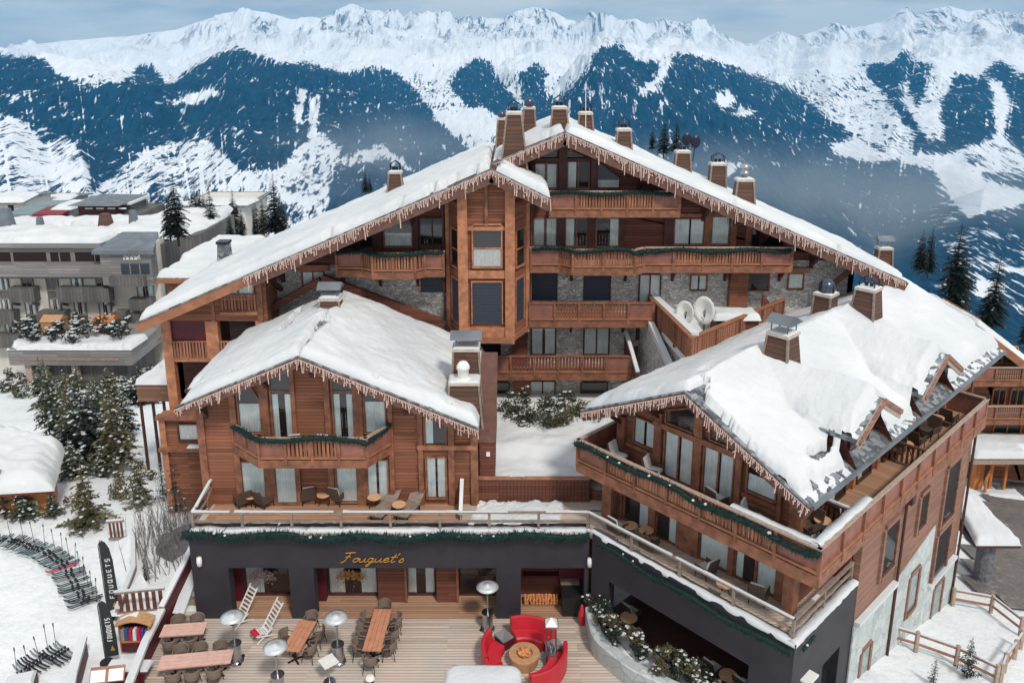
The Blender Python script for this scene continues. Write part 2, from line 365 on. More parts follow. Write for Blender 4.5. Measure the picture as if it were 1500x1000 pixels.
# ---- the far side of the valley
sky_pts = [(-300, 80), (0, 71), (100, 59), (200, 51), (260, 43), (300, 30), (335, 20), (372, 15), (400, 24), (430, 29), (470, 27), (500, 17), (530, 11), (555, 18), (590, 25), (680, 27), (735, 26), (760, 14), (782, 10), (806, 14), (830, 28), (862, 34), (885, 22), (905, 30), (930, 27), (945, 35), (970, 27), (1000, 36), (1045, 44), (1090, 64), (1105, 62), (1140, 45), (1165, 54), (1200, 42), (1218, 32), (1235, 38), (1262, 38), (1290, 30), (1305, 18), (1322, 9), (1335, 22), (1360, 12), (1382, 8), (1410, 16), (1440, 12), (1500, 24), (1800, 40)]
mid_pts = [(-300, 92), (0, 84), (80, 92), (180, 95), (245, 112), (300, 84), (350, 64), (400, 80), (450, 95), (500, 108), (560, 150), (620, 205), (680, 262), (760, 330), (1800, 330)]
midr_pts = [(-300, 330), (640, 330), (700, 250), (760, 180), (810, 130), (850, 80), (872, 52), (900, 62), (960, 72), (1010, 82), (1080, 100), (1150, 124), (1200, 155), (1260, 198), (1320, 236), (1380, 265), (1440, 320), (1500, 370), (1800, 480)]
low_pts = [(-300, 170), (0, 180), (50, 205), (100, 195), (150, 250), (220, 262), (300, 250), (420, 262), (460, 225), (540, 215), (620, 220), (700, 290), (900, 330), (1000, 330), (1150, 340), (1300, 350), (1400, 300), (1470, 275), (1600, 290), (1800, 300)]
NA, NR = 1150, 600
az = np.radians(np.linspace(-42, 42, NA)); rr = 175 * (9800 / 175) ** np.linspace(0, 1, NR)
AZ, RR = np.meshgrid(az, rr)
PXC = CX + F * np.tan(AZ) / cp_             # photo column a far point of this azimuth falls in
def crest(pts, r):                          # height that puts a crest at distance r where the photo shows it
    py = lerp1(PXC, pts); ky = (CY - py) / F
    return H + r * np.cos(AZ) * (-sp_ + ky * cp_) / (cp_ + ky * sp_)
XX, YY = RR * np.sin(AZ), RR * np.cos(AZ)
valley = -70 - 470 * sstep(160, 1500, RR) ** .8
gully = vfbm(XX / 520 + vfbm(XX / 900, YY / 900, 3, 21) * 1.6, YY / 1500, 6, 11, True, .55)
rough = vfbm(XX / 300, YY / 300, 6, 31, True)
def ridge(pts, r, back, front, amp, pw=1.0):
    c_ = crest(pts, r); t_ = np.clip((RR - front) / (r - front), 0, 1)
    up = -540 + (c_ + 540) * t_ ** pw
    dn = c_ - (RR - r) * back
    near = np.exp(-((RR - r) / 260.) ** 2)
    return np.where(RR < r, up, dn) + (gully - .62) * amp * (1 - near) * t_ + (rough - .6) * 34 * t_ * (1 - near * .75)
Zm = np.maximum.reduce([valley,
    ridge(low_pts, 2600 + 500 * vfbm(XX / 900, YY * 0, 3, 40), .5, 1300, 90, 1.0),
    ridge(mid_pts, 4400, .45, 1500, 430, .95), ridge(midr_pts, 5300, .45, 1500, 460, .95), ridge(sky_pts, 8600, .5, 2600, 560, 1.12)])
# projected position of each vertex, for the large forests and snow fields
d_ = YY * cp_ - (Zm - H) * sp_; PX = CX + F * XX / d_; PY = CY - F * (YY * sp_ + (Zm - H) * cp_) / d_
forest_polys = [
 [(-300, 70), (0, 78), (35, 80), (70, 88), (82, 105), (120, 122), (160, 122), (190, 112), (200, 95), (215, 92), (232, 105), (246, 124), (268, 105), (300, 86), (345, 66), (380, 80), (420, 92), (450, 90), (480, 98), (520, 112), (545, 100), (590, 122), (620, 150), (650, 182), (690, 218), (705, 260), (640, 270), (560, 215), (500, 230), (470, 190), (440, 215), (410, 250), (350, 250), (300, 205), (230, 215), (190, 240), (130, 292), (128, 250), (100, 200), (60, 215), (45, 190), (20, 172), (-300, 170)],
 [(500, 108), (540, 96), (575, 100), (610, 130), (640, 170), (600, 180), (540, 150)],
 [(665, 102), (700, 84), (722, 92), (732, 120), (757, 140), (762, 165), (722, 190), (690, 165), (655, 125)],
 [(757, 108), (786, 90), (806, 106), (797, 132), (812, 150), (840, 120), (862, 95), (872, 70), (905, 60), (930, 84), (950, 92), (985, 78), (1010, 78), (1080, 98), (1150, 124), (1190, 150), (1260, 200), (1330, 238), (1375, 250), (1370, 330), (1420, 420), (1560, 500), (1560, 700), (700, 700), (700, 260), (735, 200), (765, 160)],
 [(1255, 92), (1302, 92), (1325, 70), (1345, 90), (1366, 92), (1362, 128), (1345, 156), (1380, 200), (1350, 215), (1300, 150)],
 [(1352, 160), (1385, 135), (1398, 105), (1430, 112), (1462, 88), (1500, 108), (1800, 120), (1800, 300), (1500, 235), (1470, 200), (1420, 215), (1385, 230), (1330, 225)],
 [(480, 245), (560, 230), (640, 262), (640, 330), (480, 330)]]
snow_polys = [[(1048, 138), (1066, 134), (1078, 142), (1066, 156), (1056, 160)], [(1072, 166), (1096, 158), (1108, 166), (1080, 170)], [(1215, 210), (1260, 206), (1310, 232), (1285, 235), (1225, 226)],
 [(1370, 245), (1385, 230), (1420, 245), (1440, 262), (1500, 282), (1500, 300), (1450, 305), (1420, 320), (1395, 290), (1375, 262)], [(1215, 170), (1250, 190), (1240, 176)], [(1040, 262), (1075, 235), (1090, 238), (1060, 262)],
 [(930, 140), (958, 118), (972, 82), (985, 84), (975, 106), (955, 132)], [(640, 168), (700, 158), (735, 195), (700, 205), (660, 190)], [(1440, 110), (1470, 130), (1480, 150), (1465, 210), (1455, 160), (1455, 135)],
 [(1340, 165), (1380, 145), (1375, 175), (1385, 200), (1372, 200)], [(1320, 112), (1335, 150), (1370, 205), (1362, 208), (1325, 150)], [(700, 150), (722, 168), (750, 188), (735, 192), (705, 172)],
 [(270, 140), (315, 128), (318, 135), (290, 150), (240, 155)], [(430, 165), (442, 130), (446, 130), (436, 200)], [(452, 195), (455, 150), (465, 135), (462, 200)], [(1425, 420), (1440, 410), (1475, 420), (1460, 435), (1430, 432)]]
def raster(polys, w_=1900, h_=700, x0=-300, s_=2):
    m_ = np.zeros((h_ // s_, w_ // s_ + 40)); gy_, gx_ = np.mgrid[0:m_.shape[0], 0:m_.shape[1]]; gx_ = gx_ * s_ + x0 + .5; gy_ = gy_ * s_ + .5
    for pl in polys:
        ins = np.zeros(m_.shape, bool)
        for (xa, ya), (xb, yb) in zip(pl, pl[1:] + pl[:1]):
            if ya == yb: continue
            ins ^= ((gy_ < ya) != (gy_ < yb)) & (gx_ < (xb - xa) * (gy_ - ya) / (yb - ya) + xa)
        m_[ins] = 1
    for _ in range(2):
        for ax in (0, 1): m_ = (np.roll(m_, 1, ax) + np.roll(m_, -1, ax) + m_ + np.roll(m_, 2, ax) + np.roll(m_, -2, ax)) / 5
    return m_
Fm, Sm = raster(forest_polys), raster(snow_polys)
ii = np.clip(PY / 2, 0, Fm.shape[0] - 1).astype(int); jj = np.clip((PX + 300) / 2, 0, Fm.shape[1] - 1).astype(int)
forest = Fm[ii, jj]; clear = Sm[ii, jj]
low = sstep(170, 300, PY) * (PX < 720)       # the patchwork of woods and meadows low on the left
forest = np.maximum(forest, low * .60)
forest = np.maximum(forest, .44 * sstep(95, 120, PY)); chute = vfbm(AZ * 260 + 1.2 * vfbm(AZ * 40, RR / 500, 3, 91), RR / 1600, 3, 90, True)      # snow chutes running straight down the slopes
forest = forest - .55 * sstep(.80, .93, chute) * sstep(.35, .75, vfbm(XX / 420, RR / 900, 3, 95)) * sstep(60, 110, PY)
forest = np.maximum(forest, .72 * sstep(1320, 1350, PX) * sstep(235, 262, PY)); forest = forest * (1 - clear)
forest = forest + .12 * sstep(215, 260, PY) * sstep(730, 780, PX) * (forest > .5)
rock = sstep(.5, .8, vfbm(XX / 160, YY / 420, 5, 77, True)) * sstep(-50, 250, Zm)
t = NT('mountain'); P = t.co(world=True); fo = t.n('ShaderNodeAttribute', attribute_name='forest').outputs['Fac']; ro = t.n('ShaderNodeAttribute', attribute_name='rock').outputs['Fac']
st_ = t.n('ShaderNodeMapping', {0: P, 'Scale': (1, .15, .0)}).outputs[0]
a = t.noise(.026, 9, st_, .70, .4); b = t.noise(.06, 6, t.n('ShaderNodeMapping', {0: P, 'Scale': (1, .2, .0)}).outputs[0], .7); c = t.noise(.0035, 4, P, .6)
e = t.noise(.055, 5, t.n('ShaderNodeMapping', {0: P, 'Scale': (1.3, .2, .0)}).outputs[0], .72, .3)
f2 = t.noise(.017, 7, t.n('ShaderNodeMapping', {0: P, 'Scale': (1, .5, .0)}).outputs[0], .72)
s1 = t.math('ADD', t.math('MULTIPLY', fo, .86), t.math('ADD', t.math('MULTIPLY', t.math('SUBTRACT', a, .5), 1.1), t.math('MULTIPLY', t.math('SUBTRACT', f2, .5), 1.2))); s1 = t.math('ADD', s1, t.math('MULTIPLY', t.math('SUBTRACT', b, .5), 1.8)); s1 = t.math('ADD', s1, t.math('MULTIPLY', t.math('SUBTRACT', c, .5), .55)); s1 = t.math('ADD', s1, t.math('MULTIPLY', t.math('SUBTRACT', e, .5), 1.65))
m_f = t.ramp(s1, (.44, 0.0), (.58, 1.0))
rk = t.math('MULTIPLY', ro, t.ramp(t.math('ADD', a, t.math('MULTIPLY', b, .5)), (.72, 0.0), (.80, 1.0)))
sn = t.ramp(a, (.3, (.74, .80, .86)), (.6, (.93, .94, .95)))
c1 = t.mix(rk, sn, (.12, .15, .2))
fc = t.ramp(b, (.35, (.002, .014, .034)), (.65, (.012, .062, .125)))  # part of the blue distance haze is mixed into the forest colour
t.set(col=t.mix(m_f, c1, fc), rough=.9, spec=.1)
t.bump(t.math('ADD', t.math('MULTIPLY', a, 1.0), t.math('MULTIPLY', b, .35)), 60, .55)
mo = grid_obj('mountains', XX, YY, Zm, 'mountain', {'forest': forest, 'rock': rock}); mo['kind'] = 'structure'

# ---- valley air
t = NT('air'); t.t.nodes.remove(t.b)
pv = t.n('ShaderNodeVolumePrincipled', {'Color': (.08, .52, 1.0, 1), 'Density': 6.0e-5, 'Anisotropy': .0})
t.t.links.new(pv.outputs[0], t.t.nodes['Material Output'].inputs['Volume'])
hb = MB().box(-11000, -400, float(Zm.min()) - 30, 11000, 11000, float(Zm.max()) + 60)
ho = link(bpy.data.objects.new('haze', hb.mesh('haze', 'air'))); ho['kind'] = 'stuff'; ho['label'] = 'pale blue winter haze filling the valley air'

# low cloud and mist hanging in the valley
t = NT('mist'); t.t.nodes.remove(t.b)
ob = t.tc.outputs['Object']; ln_ = t.n('ShaderNodeVectorMath', {0: ob}, operation='LENGTH').outputs['Value']; fo_ = t.math('POWER', t.math('MAXIMUM', t.math('SUBTRACT', 1.0, ln_), 0.0), 1.5)
nz_ = t.ramp(t.noise(1.6, 4, t.co((1.5, 1, .6)), .6), (.35, .15), (.7, 1.0)); pv = t.n('ShaderNodeVolumePrincipled', {'Color': (.84, .94, 1.0, 1), 'Density': t.math('MULTIPLY', t.math('MULTIPLY', fo_, nz_), 3.6e-3)}); t.t.links.new(pv.outputs[0], t.t.nodes['Material Output'].inputs['Volume'])
for px, py, r_, sx, sy, sz, lab in ((1010, 290, 2500, 1100, 500, 230, 'broad bank of mist across the wooded slope right of the roof ridge'), (1400, 350, 2300, 1200, 500, 330, 'wide bank of mist in the valley on the right'), (560, 225, 2600, 480, 400, 170, 'drifting cloud of mist left of the tall chimneys'), (420, 290, 2300, 420, 300, 120, 'mist low on the slope above the spruces')):
    c_ = atY(px, py, r_); m_ = bpy.data.meshes.new('mist'); import bmesh
    bm = bmesh.new(); bmesh.ops.create_icosphere(bm, subdivisions=4, radius=1); 
    for v_ in bm.verts: v_.co *= 1.02
    bm.to_mesh(m_); bm.free(); m_.materials.append(MATS['mist']); o = link(bpy.data.objects.new('mist', m_)); o.location = c_; o.scale = (sx, sy, sz); tag(o, lab, 'mist', None, 'stuff')
# ================================================================ BUILDING KIT
def FY(y): return lambda a, o, z: (a, y - o, z)              # wall facing -y
def FX(x): return lambda a, o, z: (x + o, a, z)              # wall facing +x
def FXn(x): return lambda a, o, z: (x - o, a, z)             # wall facing -x
def FS(p, q):                                                # slanting wall from p to q (2-D), outward to the right of p->q
    dx, dy = q[0] - p[0], q[1] - p[1]; l = math.hypot(dx, dy); dx /= l; dy /= l
    return lambda a, o, z: (p[0] + dx * a + dy * o, p[1] + dy * a - dx * o, z)
def fbox(mb, T, a0, o0, z0, a1, o1, z1):
    a0, a1 = sorted((a0, a1)); o0, o1 = sorted((o0, o1)); z0, z1 = sorted((z0, z1))
    vs = [T(a, o, z) for z in (z0, z1) for a, o in ((a0, o0), (a1, o0), (a1, o1), (a0, o1))]
    return mb.add(vs, [(0, 3, 2, 1), (4, 5, 6, 7), (0, 1, 5, 4), (1, 2, 6, 5), (2, 3, 7, 6), (3, 0, 4, 7)])
def fpoly(mb, T, pts, o0, o1):       # outline (a,z) in the wall plane, extruded from o0 to o1
    n = len(pts); return mb.add([T(a, o0, z) for a, z in pts] + [T(a, o1, z) for a, z in pts], [tuple(range(n))[::-1], tuple(range(n, 2 * n))] + [(i, (i + 1) % n, n + (i + 1) % n, n + i) for i in range(n)])
def wall(th, name, T, pts, mat, thick=.3, label=None, o=0.0): return th.part(name, fpoly(MB(), T, pts, o - thick, o), mat, label=label)

def drape(T, a0, a1, z0, z1, o, fold=.11):
    mb = MB(); n = max(2, int((a1 - a0) / fold * 2)); ph = random.random() * 9
    vs = []
    for k in range(n + 1):
        a = a0 + (a1 - a0) * k / n; oo = o + .016 * (1 if k % 2 else -1) * (.6 + .4 * math.sin(k * 1.7 + ph))
        vs += [T(a, oo, z0), T(a, oo, z1)]
    return mb.add(vs, [(2 * k, 2 * k + 2, 2 * k + 3, 2 * k + 1) for k in range(n)])
def window(th, T, a0, z0, a1, z1, n=1, cur='full', transom=None, frame='beam', fw=.07, sill=True, top=None, curtop=None, parent=None, mul=None, label=None, wm='curtain'):
    """frame and mullions (with a near-black plate standing in for the dim room), pane, drapes; top: list of (a,z) for a slanted head"""
    a0, a1 = sorted((a0, a1)); z0, z1 = sorted((z0, z1))
    mb = MB(); out = top or [(a0, z1), (a1, z1)]          # head from left to right
    poly = [(a0, z0), (a1, z0)] + out[::-1]
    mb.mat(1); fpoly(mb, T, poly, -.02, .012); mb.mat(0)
    fbox(mb, T, a0 - fw, 0, z0 - fw, a0, .11, out[0][1]); fbox(mb, T, a1, 0, z0 - fw, a1 + fw, .11, out[-1][1])
    fbox(mb, T, a0, 0, z0 - fw, a1, .14 if sill else .11, z0)
    for (pa, pz), (qa, qz) in zip(out[:-1], out[1:]): fpoly(mb, T, [(pa, pz), (qa, qz), (qa, qz + fw), (pa, pz + fw)], 0, .112)
    def head(a):
        for (pa, pz), (qa, qz) in zip(out[:-1], out[1:]):
            if pa <= a <= qa: return pz + (qz - pz) * (a - pa) / max(1e-6, qa - pa)
        return z1
    for k in range(1, n):
        a = a0 + (a1 - a0) * k / n if mul is None else mul[k - 1]
        fbox(mb, T, a - .035, .05, z0, a + .035, .1, head(a))
    for tz in ([transom] if isinstance(transom, (int, float)) else (transom or [])): fbox(mb, T, a0, .052, tz - .035, a1, .102, tz + .035)
    wo = th.part('window', mb, [frame, 'interior'], parent, label)
    gp = MB().add([T(a, .068, z) for a, z in poly], [tuple(range(len(poly)))]); th.part('pane', gp, 'glass', wo)
    ct = curtop or min(p_[1] for p_ in out) - .02; W = a1 - a0
    spans = {'full': [(a0, a1)], 'both': [(a0, a0 + .33 * W), (a1 - .33 * W, a1)], 'left': [(a0, a0 + .4 * W)], 'right': [(a1 - .4 * W, a1)], 'most': [(a0, a0 + .46 * W), (a0 + .56 * W, a1)]}.get(cur, [])
    for s_, e_ in spans: th.part('curtain', drape(T, s_ + .01, e_ - .01, z0 + .02, ct, .038), wm, wo)
    return wo
def shutter(th, T, a0, z0, a1, z1, mat='shutter', frame='beam_dark', label=None):
    a0, a1 = sorted((a0, a1)); z0, z1 = sorted((z0, z1)); mb = MB(); n = int((z1 - z0) / .16)
    for k in range(n): fbox(mb, T, a0, 0, z0 + (z1 - z0) * k / n + .008, a1, .045, z0 + (z1 - z0) * (k + 1) / n)
    o = th.part('shutter', mb, mat, label=label); fr = MB()
    fbox(fr, T, a0 - .06, 0, z0, a0, .09, z1); fbox(fr, T, a1, 0, z0, a1 + .06, .09, z1); fbox(fr, T, a0 - .06, 0, z1, a1 + .06, .1, z1 + .09)
    th.part('frame', fr, frame, o); return o
def slats(mb, p, q, z0, z1, pitch=.15, wd=.112, th_=.03):
    L_ = math.hypot(q[0] - p[0], q[1] - p[1]); n = max(1, int(L_ / pitch)); dx, dy = (q[0] - p[0]) / L_, (q[1] - p[1]) / L_
    T = FS(p, q)
    for k in range(n):
        c_ = (k + .5) * L_ / n; fbox(mb, T, c_ - wd / 2, -th_ / 2, z0, c_ + wd / 2, th_ / 2, z1)
def balcony(th, path, zf, wall_y=None, style=None, h=1.05, slab=True, posts_every=1.55, smat='slat_wood', pmat='beam', rail='trim_snowy', back=None, fascia_h=.32, label=None, fl='warm_deck'):
    """path: open polyline (x,y) of the railing; style: per segment 's' slats or 'p' boards; back: polygon closing the floor"""
    mb = MB(); poly = list(path) + list(back or [])
    if slab: mb.poly_z(poly, zf - .16, zf)
    bo = th.part('balcony', mb, fl, label=label); style = style or 's' * (len(path) - 1)
    fa = MB(); pn = MB(); sl = MB(); hr = MB(); br = MB()
    for (p, q), st in zip(zip(path[:-1], path[1:]), style):
        L_ = math.hypot(q[0] - p[0], q[1] - p[1]); T = FS(p, q)
        fbox(fa, T, -.06, 0, zf - fascia_h, L_ + .06, .09, zf + .04)
        fbox(hr, T, -.08, -.07, zf + h - .05, L_ + .08, .09, zf + h + .015)
        fbox(br, T, 0, -.02, zf + .10, L_, .1, zf + .19)
        n = max(1, round(L_ / posts_every)); stl = st if len(st) > 1 else st * n
        for k in range(n):
            a0, a1 = L_ * k / n, L_ * (k + 1) / n; P0, P1 = T(a0 + .05, 0, 0)[:2], T(a1 - .05, 0, 0)[:2]
            c_ = st if st in 'sp' else 's'
            if c_ == 's' and n >= 4 and k in (0, n - 1) and st == 's': c_ = 'p'
            if c_ == 's': m_ = MB(); slats(m_, P0, P1, zf + .15, zf + h - .05); th.part('slat_panel', m_, smat, bo)
            else: th.part('board_panel', fbox(MB(), T, a0 + .04, -.02, zf + .15, a1 - .04, .015, zf + h - .05), 'panel', bo)
        for k in range(n + 1):
            if k == n and (p, q) != (path[-2], path[-1]): continue
            th.part('post', fbox(MB(), T, L_ * k / n - .055, -.05, zf - .2, L_ * k / n + .055, .115, zf + h - .05), pmat, bo)
    th.part('fascia_board', fa, pmat, bo); th.part('handrail', hr, rail, bo)
    if br.v: th.part('bottom_rail', br, 'fascia_wood', bo)
    return bo
def simple_rail(th, path, z, h=.75, every=2.1, mat='grey_wood', snow=True, low=True):
    rl_ = MB()
    for p, q in zip(path[:-1], path[1:]):
        L_ = math.hypot(q[0] - p[0], q[1] - p[1]); T = FS(p, q)
        fbox(rl_, T, -.05, -.06, z + h - .07, L_ + .05, .06, z + h)
        if low: fbox(rl_, T, 0, -.03, z + h * .42, L_, .03, z + h * .42 + .09)
    ro_ = th.part('railing', rl_, mat)
    for p, q in zip(path[:-1], path[1:]):
        L_ = math.hypot(q[0] - p[0], q[1] - p[1]); T = FS(p, q); n = max(1, round(L_ / every))
        for k in range(n + 1):
            if k == n and q != path[-1]: continue
            th.part('post', fbox(MB(), T, L_ * k / n - .055, -.05, z - .3, L_ * k / n + .055, .05, z + h - .07), mat, ro_)
        if snow:
            s_ = MB(); n = int(L_ / .2) + 1; 
            for k in range(n):
                a = L_ * k / n; t_ = .03 + .05 * max(0, fbm(p[0] + a * .6, p[1] + k * .13, 3))
                if fbm(a * .5 + p[0], q[1], 7) > -.25: fbox(s_, T, a, -.055, z + h - .005, a + L_ / n, .055, z + h + t_)
            if s_.v: th.part('snow', s_, 'snow', ro_)
    return ro_
def snow_sheet(A, B, C, D, th_=.45, nu=60, nv=40, edge=.35, rough=.1, seed=0, holes=(), wob=.25, over=.12, sc=.4):
    """lying snow on the plane A-B (eave/front side) C-D (far side); holes: (u,v,ru,rv) patches blown bare"""
    A, B, C, D = map(Vector, (A, B, C, D)); vs = []; n_ = (B - A).cross(D - A).normalized()
    lu, lv = (B - A).length, (D - A).length
    if n_.z < 0: n_ = -n_
    for j in range(nv + 1):
        for i in range(nu + 1):
            u, v = i / nu, j / nv
            P_ = (A * (1 - u) + B * u) * (1 - v) + (D * (1 - u) + C * u) * v
            eu, ev = min(u, 1 - u) * lu, min(v, 1 - v) * lv; e = min(eu, ev)
            x, y = u * lu * sc + seed * 7.3, v * lv * sc
            wv = wob * (fbm(x * 2.2 + 5, y * 2.2, seed) + .15 * fbm(x * 8, y * 8, seed))
            t_ = th_ * min(1, max(0, (e + wv * .8) / edge)) ** .5 if e > 0 else 0
            t_ += rough * fbm(x, y, seed + 3.) * min(1, e / .6) + .03 * fbm(x * 6, y * 6, seed)
            for hu, hv, ru_, rv_ in holes:
                q = ((u - hu) / ru_) ** 2 + ((v - hv) / rv_) ** 2
                nq = q + .9 * fbm(x * 5, y * 5, seed + 9)
                t_ -= (th_ + .35) * max(0, min(1, (1.25 - nq) / .35))
            t_ = max(t_, -.1)
            if e <= 0: t_ = -.03
            vs.append(P_ + Vector((0, 0, t_)) + Vector((0, 0, 0)))
    W = nu + 1; fs = [(j * W + i, j * W + i + 1, (j + 1) * W + i + 1, (j + 1) * W + i) for j in range(nv) for i in range(nu)]
    return MB().add(vs, fs)
def slab4(A, B, C, D, t_=.22):
    A, B, C, D = map(Vector, (A, B, C, D)); o = Vector((0, 0, -t_))
    return MB().add([A, B, C, D, A + o, B + o, C + o, D + o], [(0, 1, 2, 3), (7, 6, 5, 4), (0, 4, 5, 1), (1, 5, 6, 2), (2, 6, 7, 3), (3, 7, 4, 0)])
def light_string(P, name_label, seed=1, drop=(.14, .62), step=.08, wdt=.03, off=None, loc=None):
    """curtain of icicle lights hung along the polyline P (world coordinates); off: outward unit vector (2-D)"""
    rs = random.Random(seed); mb = MB(); ox, oy = off or (0, -1)
    for p, q in zip(P[:-1], P[1:]):
        p, q = Vector(p), Vector(q); L_ = (q - p).length; n = int(L_ / step)
        mb.beam(p, q, .03, .03)
        for k in range(n):
            c_ = p.lerp(q, (k + rs.random() * .6) / n); l_ = (drop[0] + (drop[1] - drop[0]) * rs.random() ** 1.6) * (.55 + .45 * math.sin(k * .55) ** 2) * (1.35 if rs.random() < .1 else 1)
            x = c_; z = 0; wob_ = rs.uniform(-.05, .05); m = 2
            pts = [x + Vector((ox * .02, oy * .02, 0))]
            for s_ in range(1, m + 1): pts.append(x + Vector((wob_ * s_ * .6 * abs(oy) + ox * .02, wob_ * s_ * .6 * ox + oy * .02, -l_ * s_ / m)))
            for a, b in zip(pts[:-1], pts[1:]): mb.beam(a, b, wdt * rs.uniform(.7, 1.3), wdt * .6, (0, 1, 0) if abs(oy) > .5 else (1, 0, 0))
            if rs.random() < .35:
                m_ = pts[1]; mb.beam(m_, m_ + Vector((rs.choice((-1, 1)) * .1, 0, -.05)), wdt * .8, wdt * .6, (0, 1, 0))
    return solo('icicle_light_string', mb, 'light_wire', name_label, 'icicle lights', 'icicle lights hung along the gables', loc=tuple(P[0]), world=True)
def garland(path, label, r=.13, dens=190, snow=.05, seed=3, sag=.05, wave=.07, group='evergreen garlands on the railings'):
    rs = random.Random(seed); mb = MB(); pts = [Vector(p) for p in path]; th_ = None
    fine = []; s_ = 0
    for p, q in zip(pts[:-1], pts[1:]):
        n = max(1, int((q - p).length / .25))
        for k in range(n): fine.append(p.lerp(q, k / n) + Vector((0, 0, -sag + wave * math.sin(s_ * .85))))  ; s_ += 0
        for k in range(n): s_ += .25
    fine.append(pts[-1]); fine = [f_ + Vector((0, 0, wave * math.sin(i_ * .45))) for i_, f_ in enumerate(fine)]
    mb.tube(fine, r * .55, 6); sn = MB()
    for p, q in zip(fine[:-1], fine[1:]):
        d_ = (q - p); n = int(d_.length * dens)
        for k in range(n):
            c_ = p.lerp(q, rs.random()); dr = Vector((rs.gauss(0, 1), rs.gauss(0, 1), rs.gauss(0, 1))).normalized(); s2 = Vector((rs.gauss(0, 1), rs.gauss(0, 1), rs.gauss(0, 1))).normalized() * .018
            tip = c_ + dr * r * rs.uniform(.7, 1.25); b_ = c_ + dr * r * .3
            mb.add([b_ - s2, b_ + s2, tip + s2 * .6, tip - s2 * .6], [(0, 1, 2, 3)])
        if rs.random() < snow * 4:
            q_ = rs.uniform(.4, 1.0); c_ = p + Vector((rs.uniform(-.06, .06), rs.uniform(-.06, .02), r * rs.uniform(.2, .7))); sn.lathe([(0, .04), (.07 * q_, .025), (.10 * q_, -.02), (0, -.03)], tuple(c_), 6)
    T_ = Thing('garland', label, 'garland', tuple(path[0]), 0, group, off=tuple(path[0]))
    T_.part('foliage', mb, 'garland')
    if sn.v: T_.part('snow', sn, 'snow', smooth=True)
    return T_
def chimney(th, x, y, z0, z1, a0, a1, b=None, cap='cap_stone', top='hood', mat='chimney_boards', trim=True, label=None):
    b0, b1 = (a0, a1) if b is None else b; mb = MB().frustum(x, y, z0, z1, a0, b0, a1, b1)
    c_ = th.part('chimney', mb, mat, label=label)
    if trim:
        for i in (-1, 1): th.part('corner_board', MB().beam((x + i * a0, y - b0, z0), (x + i * a1, y - b1, z1), .09, .09, (0, 1, 0)), 'grey_wood', c_)
    th.part('cap', MB().frustum(x, y, z1, z1 + .13, a1 + .05, b1 + .05, a1 + .05, b1 + .05), cap, c_)
    hd = MB(); zt = z1 + .16
    if top == 'hood':
        for i in (-1, 1):
            for j in (-1, 1): hd.beam((x + i * a1 * .8, y + j * b1 * .6, zt), (x + i * a1 * .8, y + j * b1 * .6, zt + .35), .05, .05, (0, 1, 0))
        for j in (-1, 1): hd.beam((x - a1 * .85, y + j * b1 * .6, zt + .35), (x, y + j * b1 * .6, zt + .55), .06, .04); hd.beam((x, y + j * b1 * .6, zt + .55), (x + a1 * .85, y + j * b1 * .6, zt + .35), .06, .04)
        for k in (-.3, .25): hd.lathe([(0, 0), (.09, 0), (.09, .22), (0, .22)], (x + k * a1, y, zt), 8)
        th.part('hood_frame', hd, 'dark_steel', c_)
    elif top == 'pot':
        hd.lathe([(0, 0), (.15, 0), (.15, .2), (.24, .22), (.24, .34), (.15, .36), (.15, .5), (.26, .52), (.22, .66), (.1, .74), (0, .76)], (x, y, zt), 14); th.part('cowl', hd, 'steel', c_, smooth=True)
    elif top == 'dome':
        R_ = a1 * .95; hd.lathe([(R_, 0), (R_, R_ * .7)] + [(R_ * math.cos(R(q)), R_ * .7 + R_ * math.sin(R(q))) for q in (20, 40, 60, 75, 90)], (x, y, zt), 20); th.part('cowl', hd, 'dome_steel', c_, smooth=True)
    elif top == 'plate':
        for i in (-1, 1):
            for j in (-1, 1): hd.beam((x + i * a1 * .8, y + j * b1 * .8, zt), (x + i * a1 * .8, y + j * b1 * .8, zt + .4), .04, .04, (0, 1, 0))
        zt += .4; q = a1 * 1.25; q2 = b1 * 1.25
        hd.add([(x - q, y - q2, zt), (x + q, y - q2, zt), (x + q, y, zt + .28), (x - q, y, zt + .28), (x - q, y + q2, zt), (x + q, y + q2, zt)], [(0, 1, 2, 3), (3, 2, 5, 4), (0, 3, 4), (1, 5, 2), (0, 4, 5, 1)])
        th.part('cowl', hd, 'grey_roof', c_)
    th.part('snow', MB().frustum(x, y, z1 + .12, z1 + .19, a1 + .03, b1 + .03, a1 - .06, b1 - .06), 'snow', c_)
    return c_
def bracket(th, T, a, z, reach=.9, drop=.9, w_=.16, mat='beam_dark', parent=None):
    mb = MB(); p = lambda o, zz: T(a, o, zz); up = (0, 0, 1)
    mb.beam(p(0, z), p(reach, z), w_, .18); mb.beam(p(0, z - drop), p(reach * .8, z - .05), w_ * .9, .15)
    fbox(mb, T, a - w_ / 2, 0, z - drop - .15, a + w_ / 2, .12, z + .1)
    return th.part('bracket', mb, mat, parent)
def plate_roof(): pass
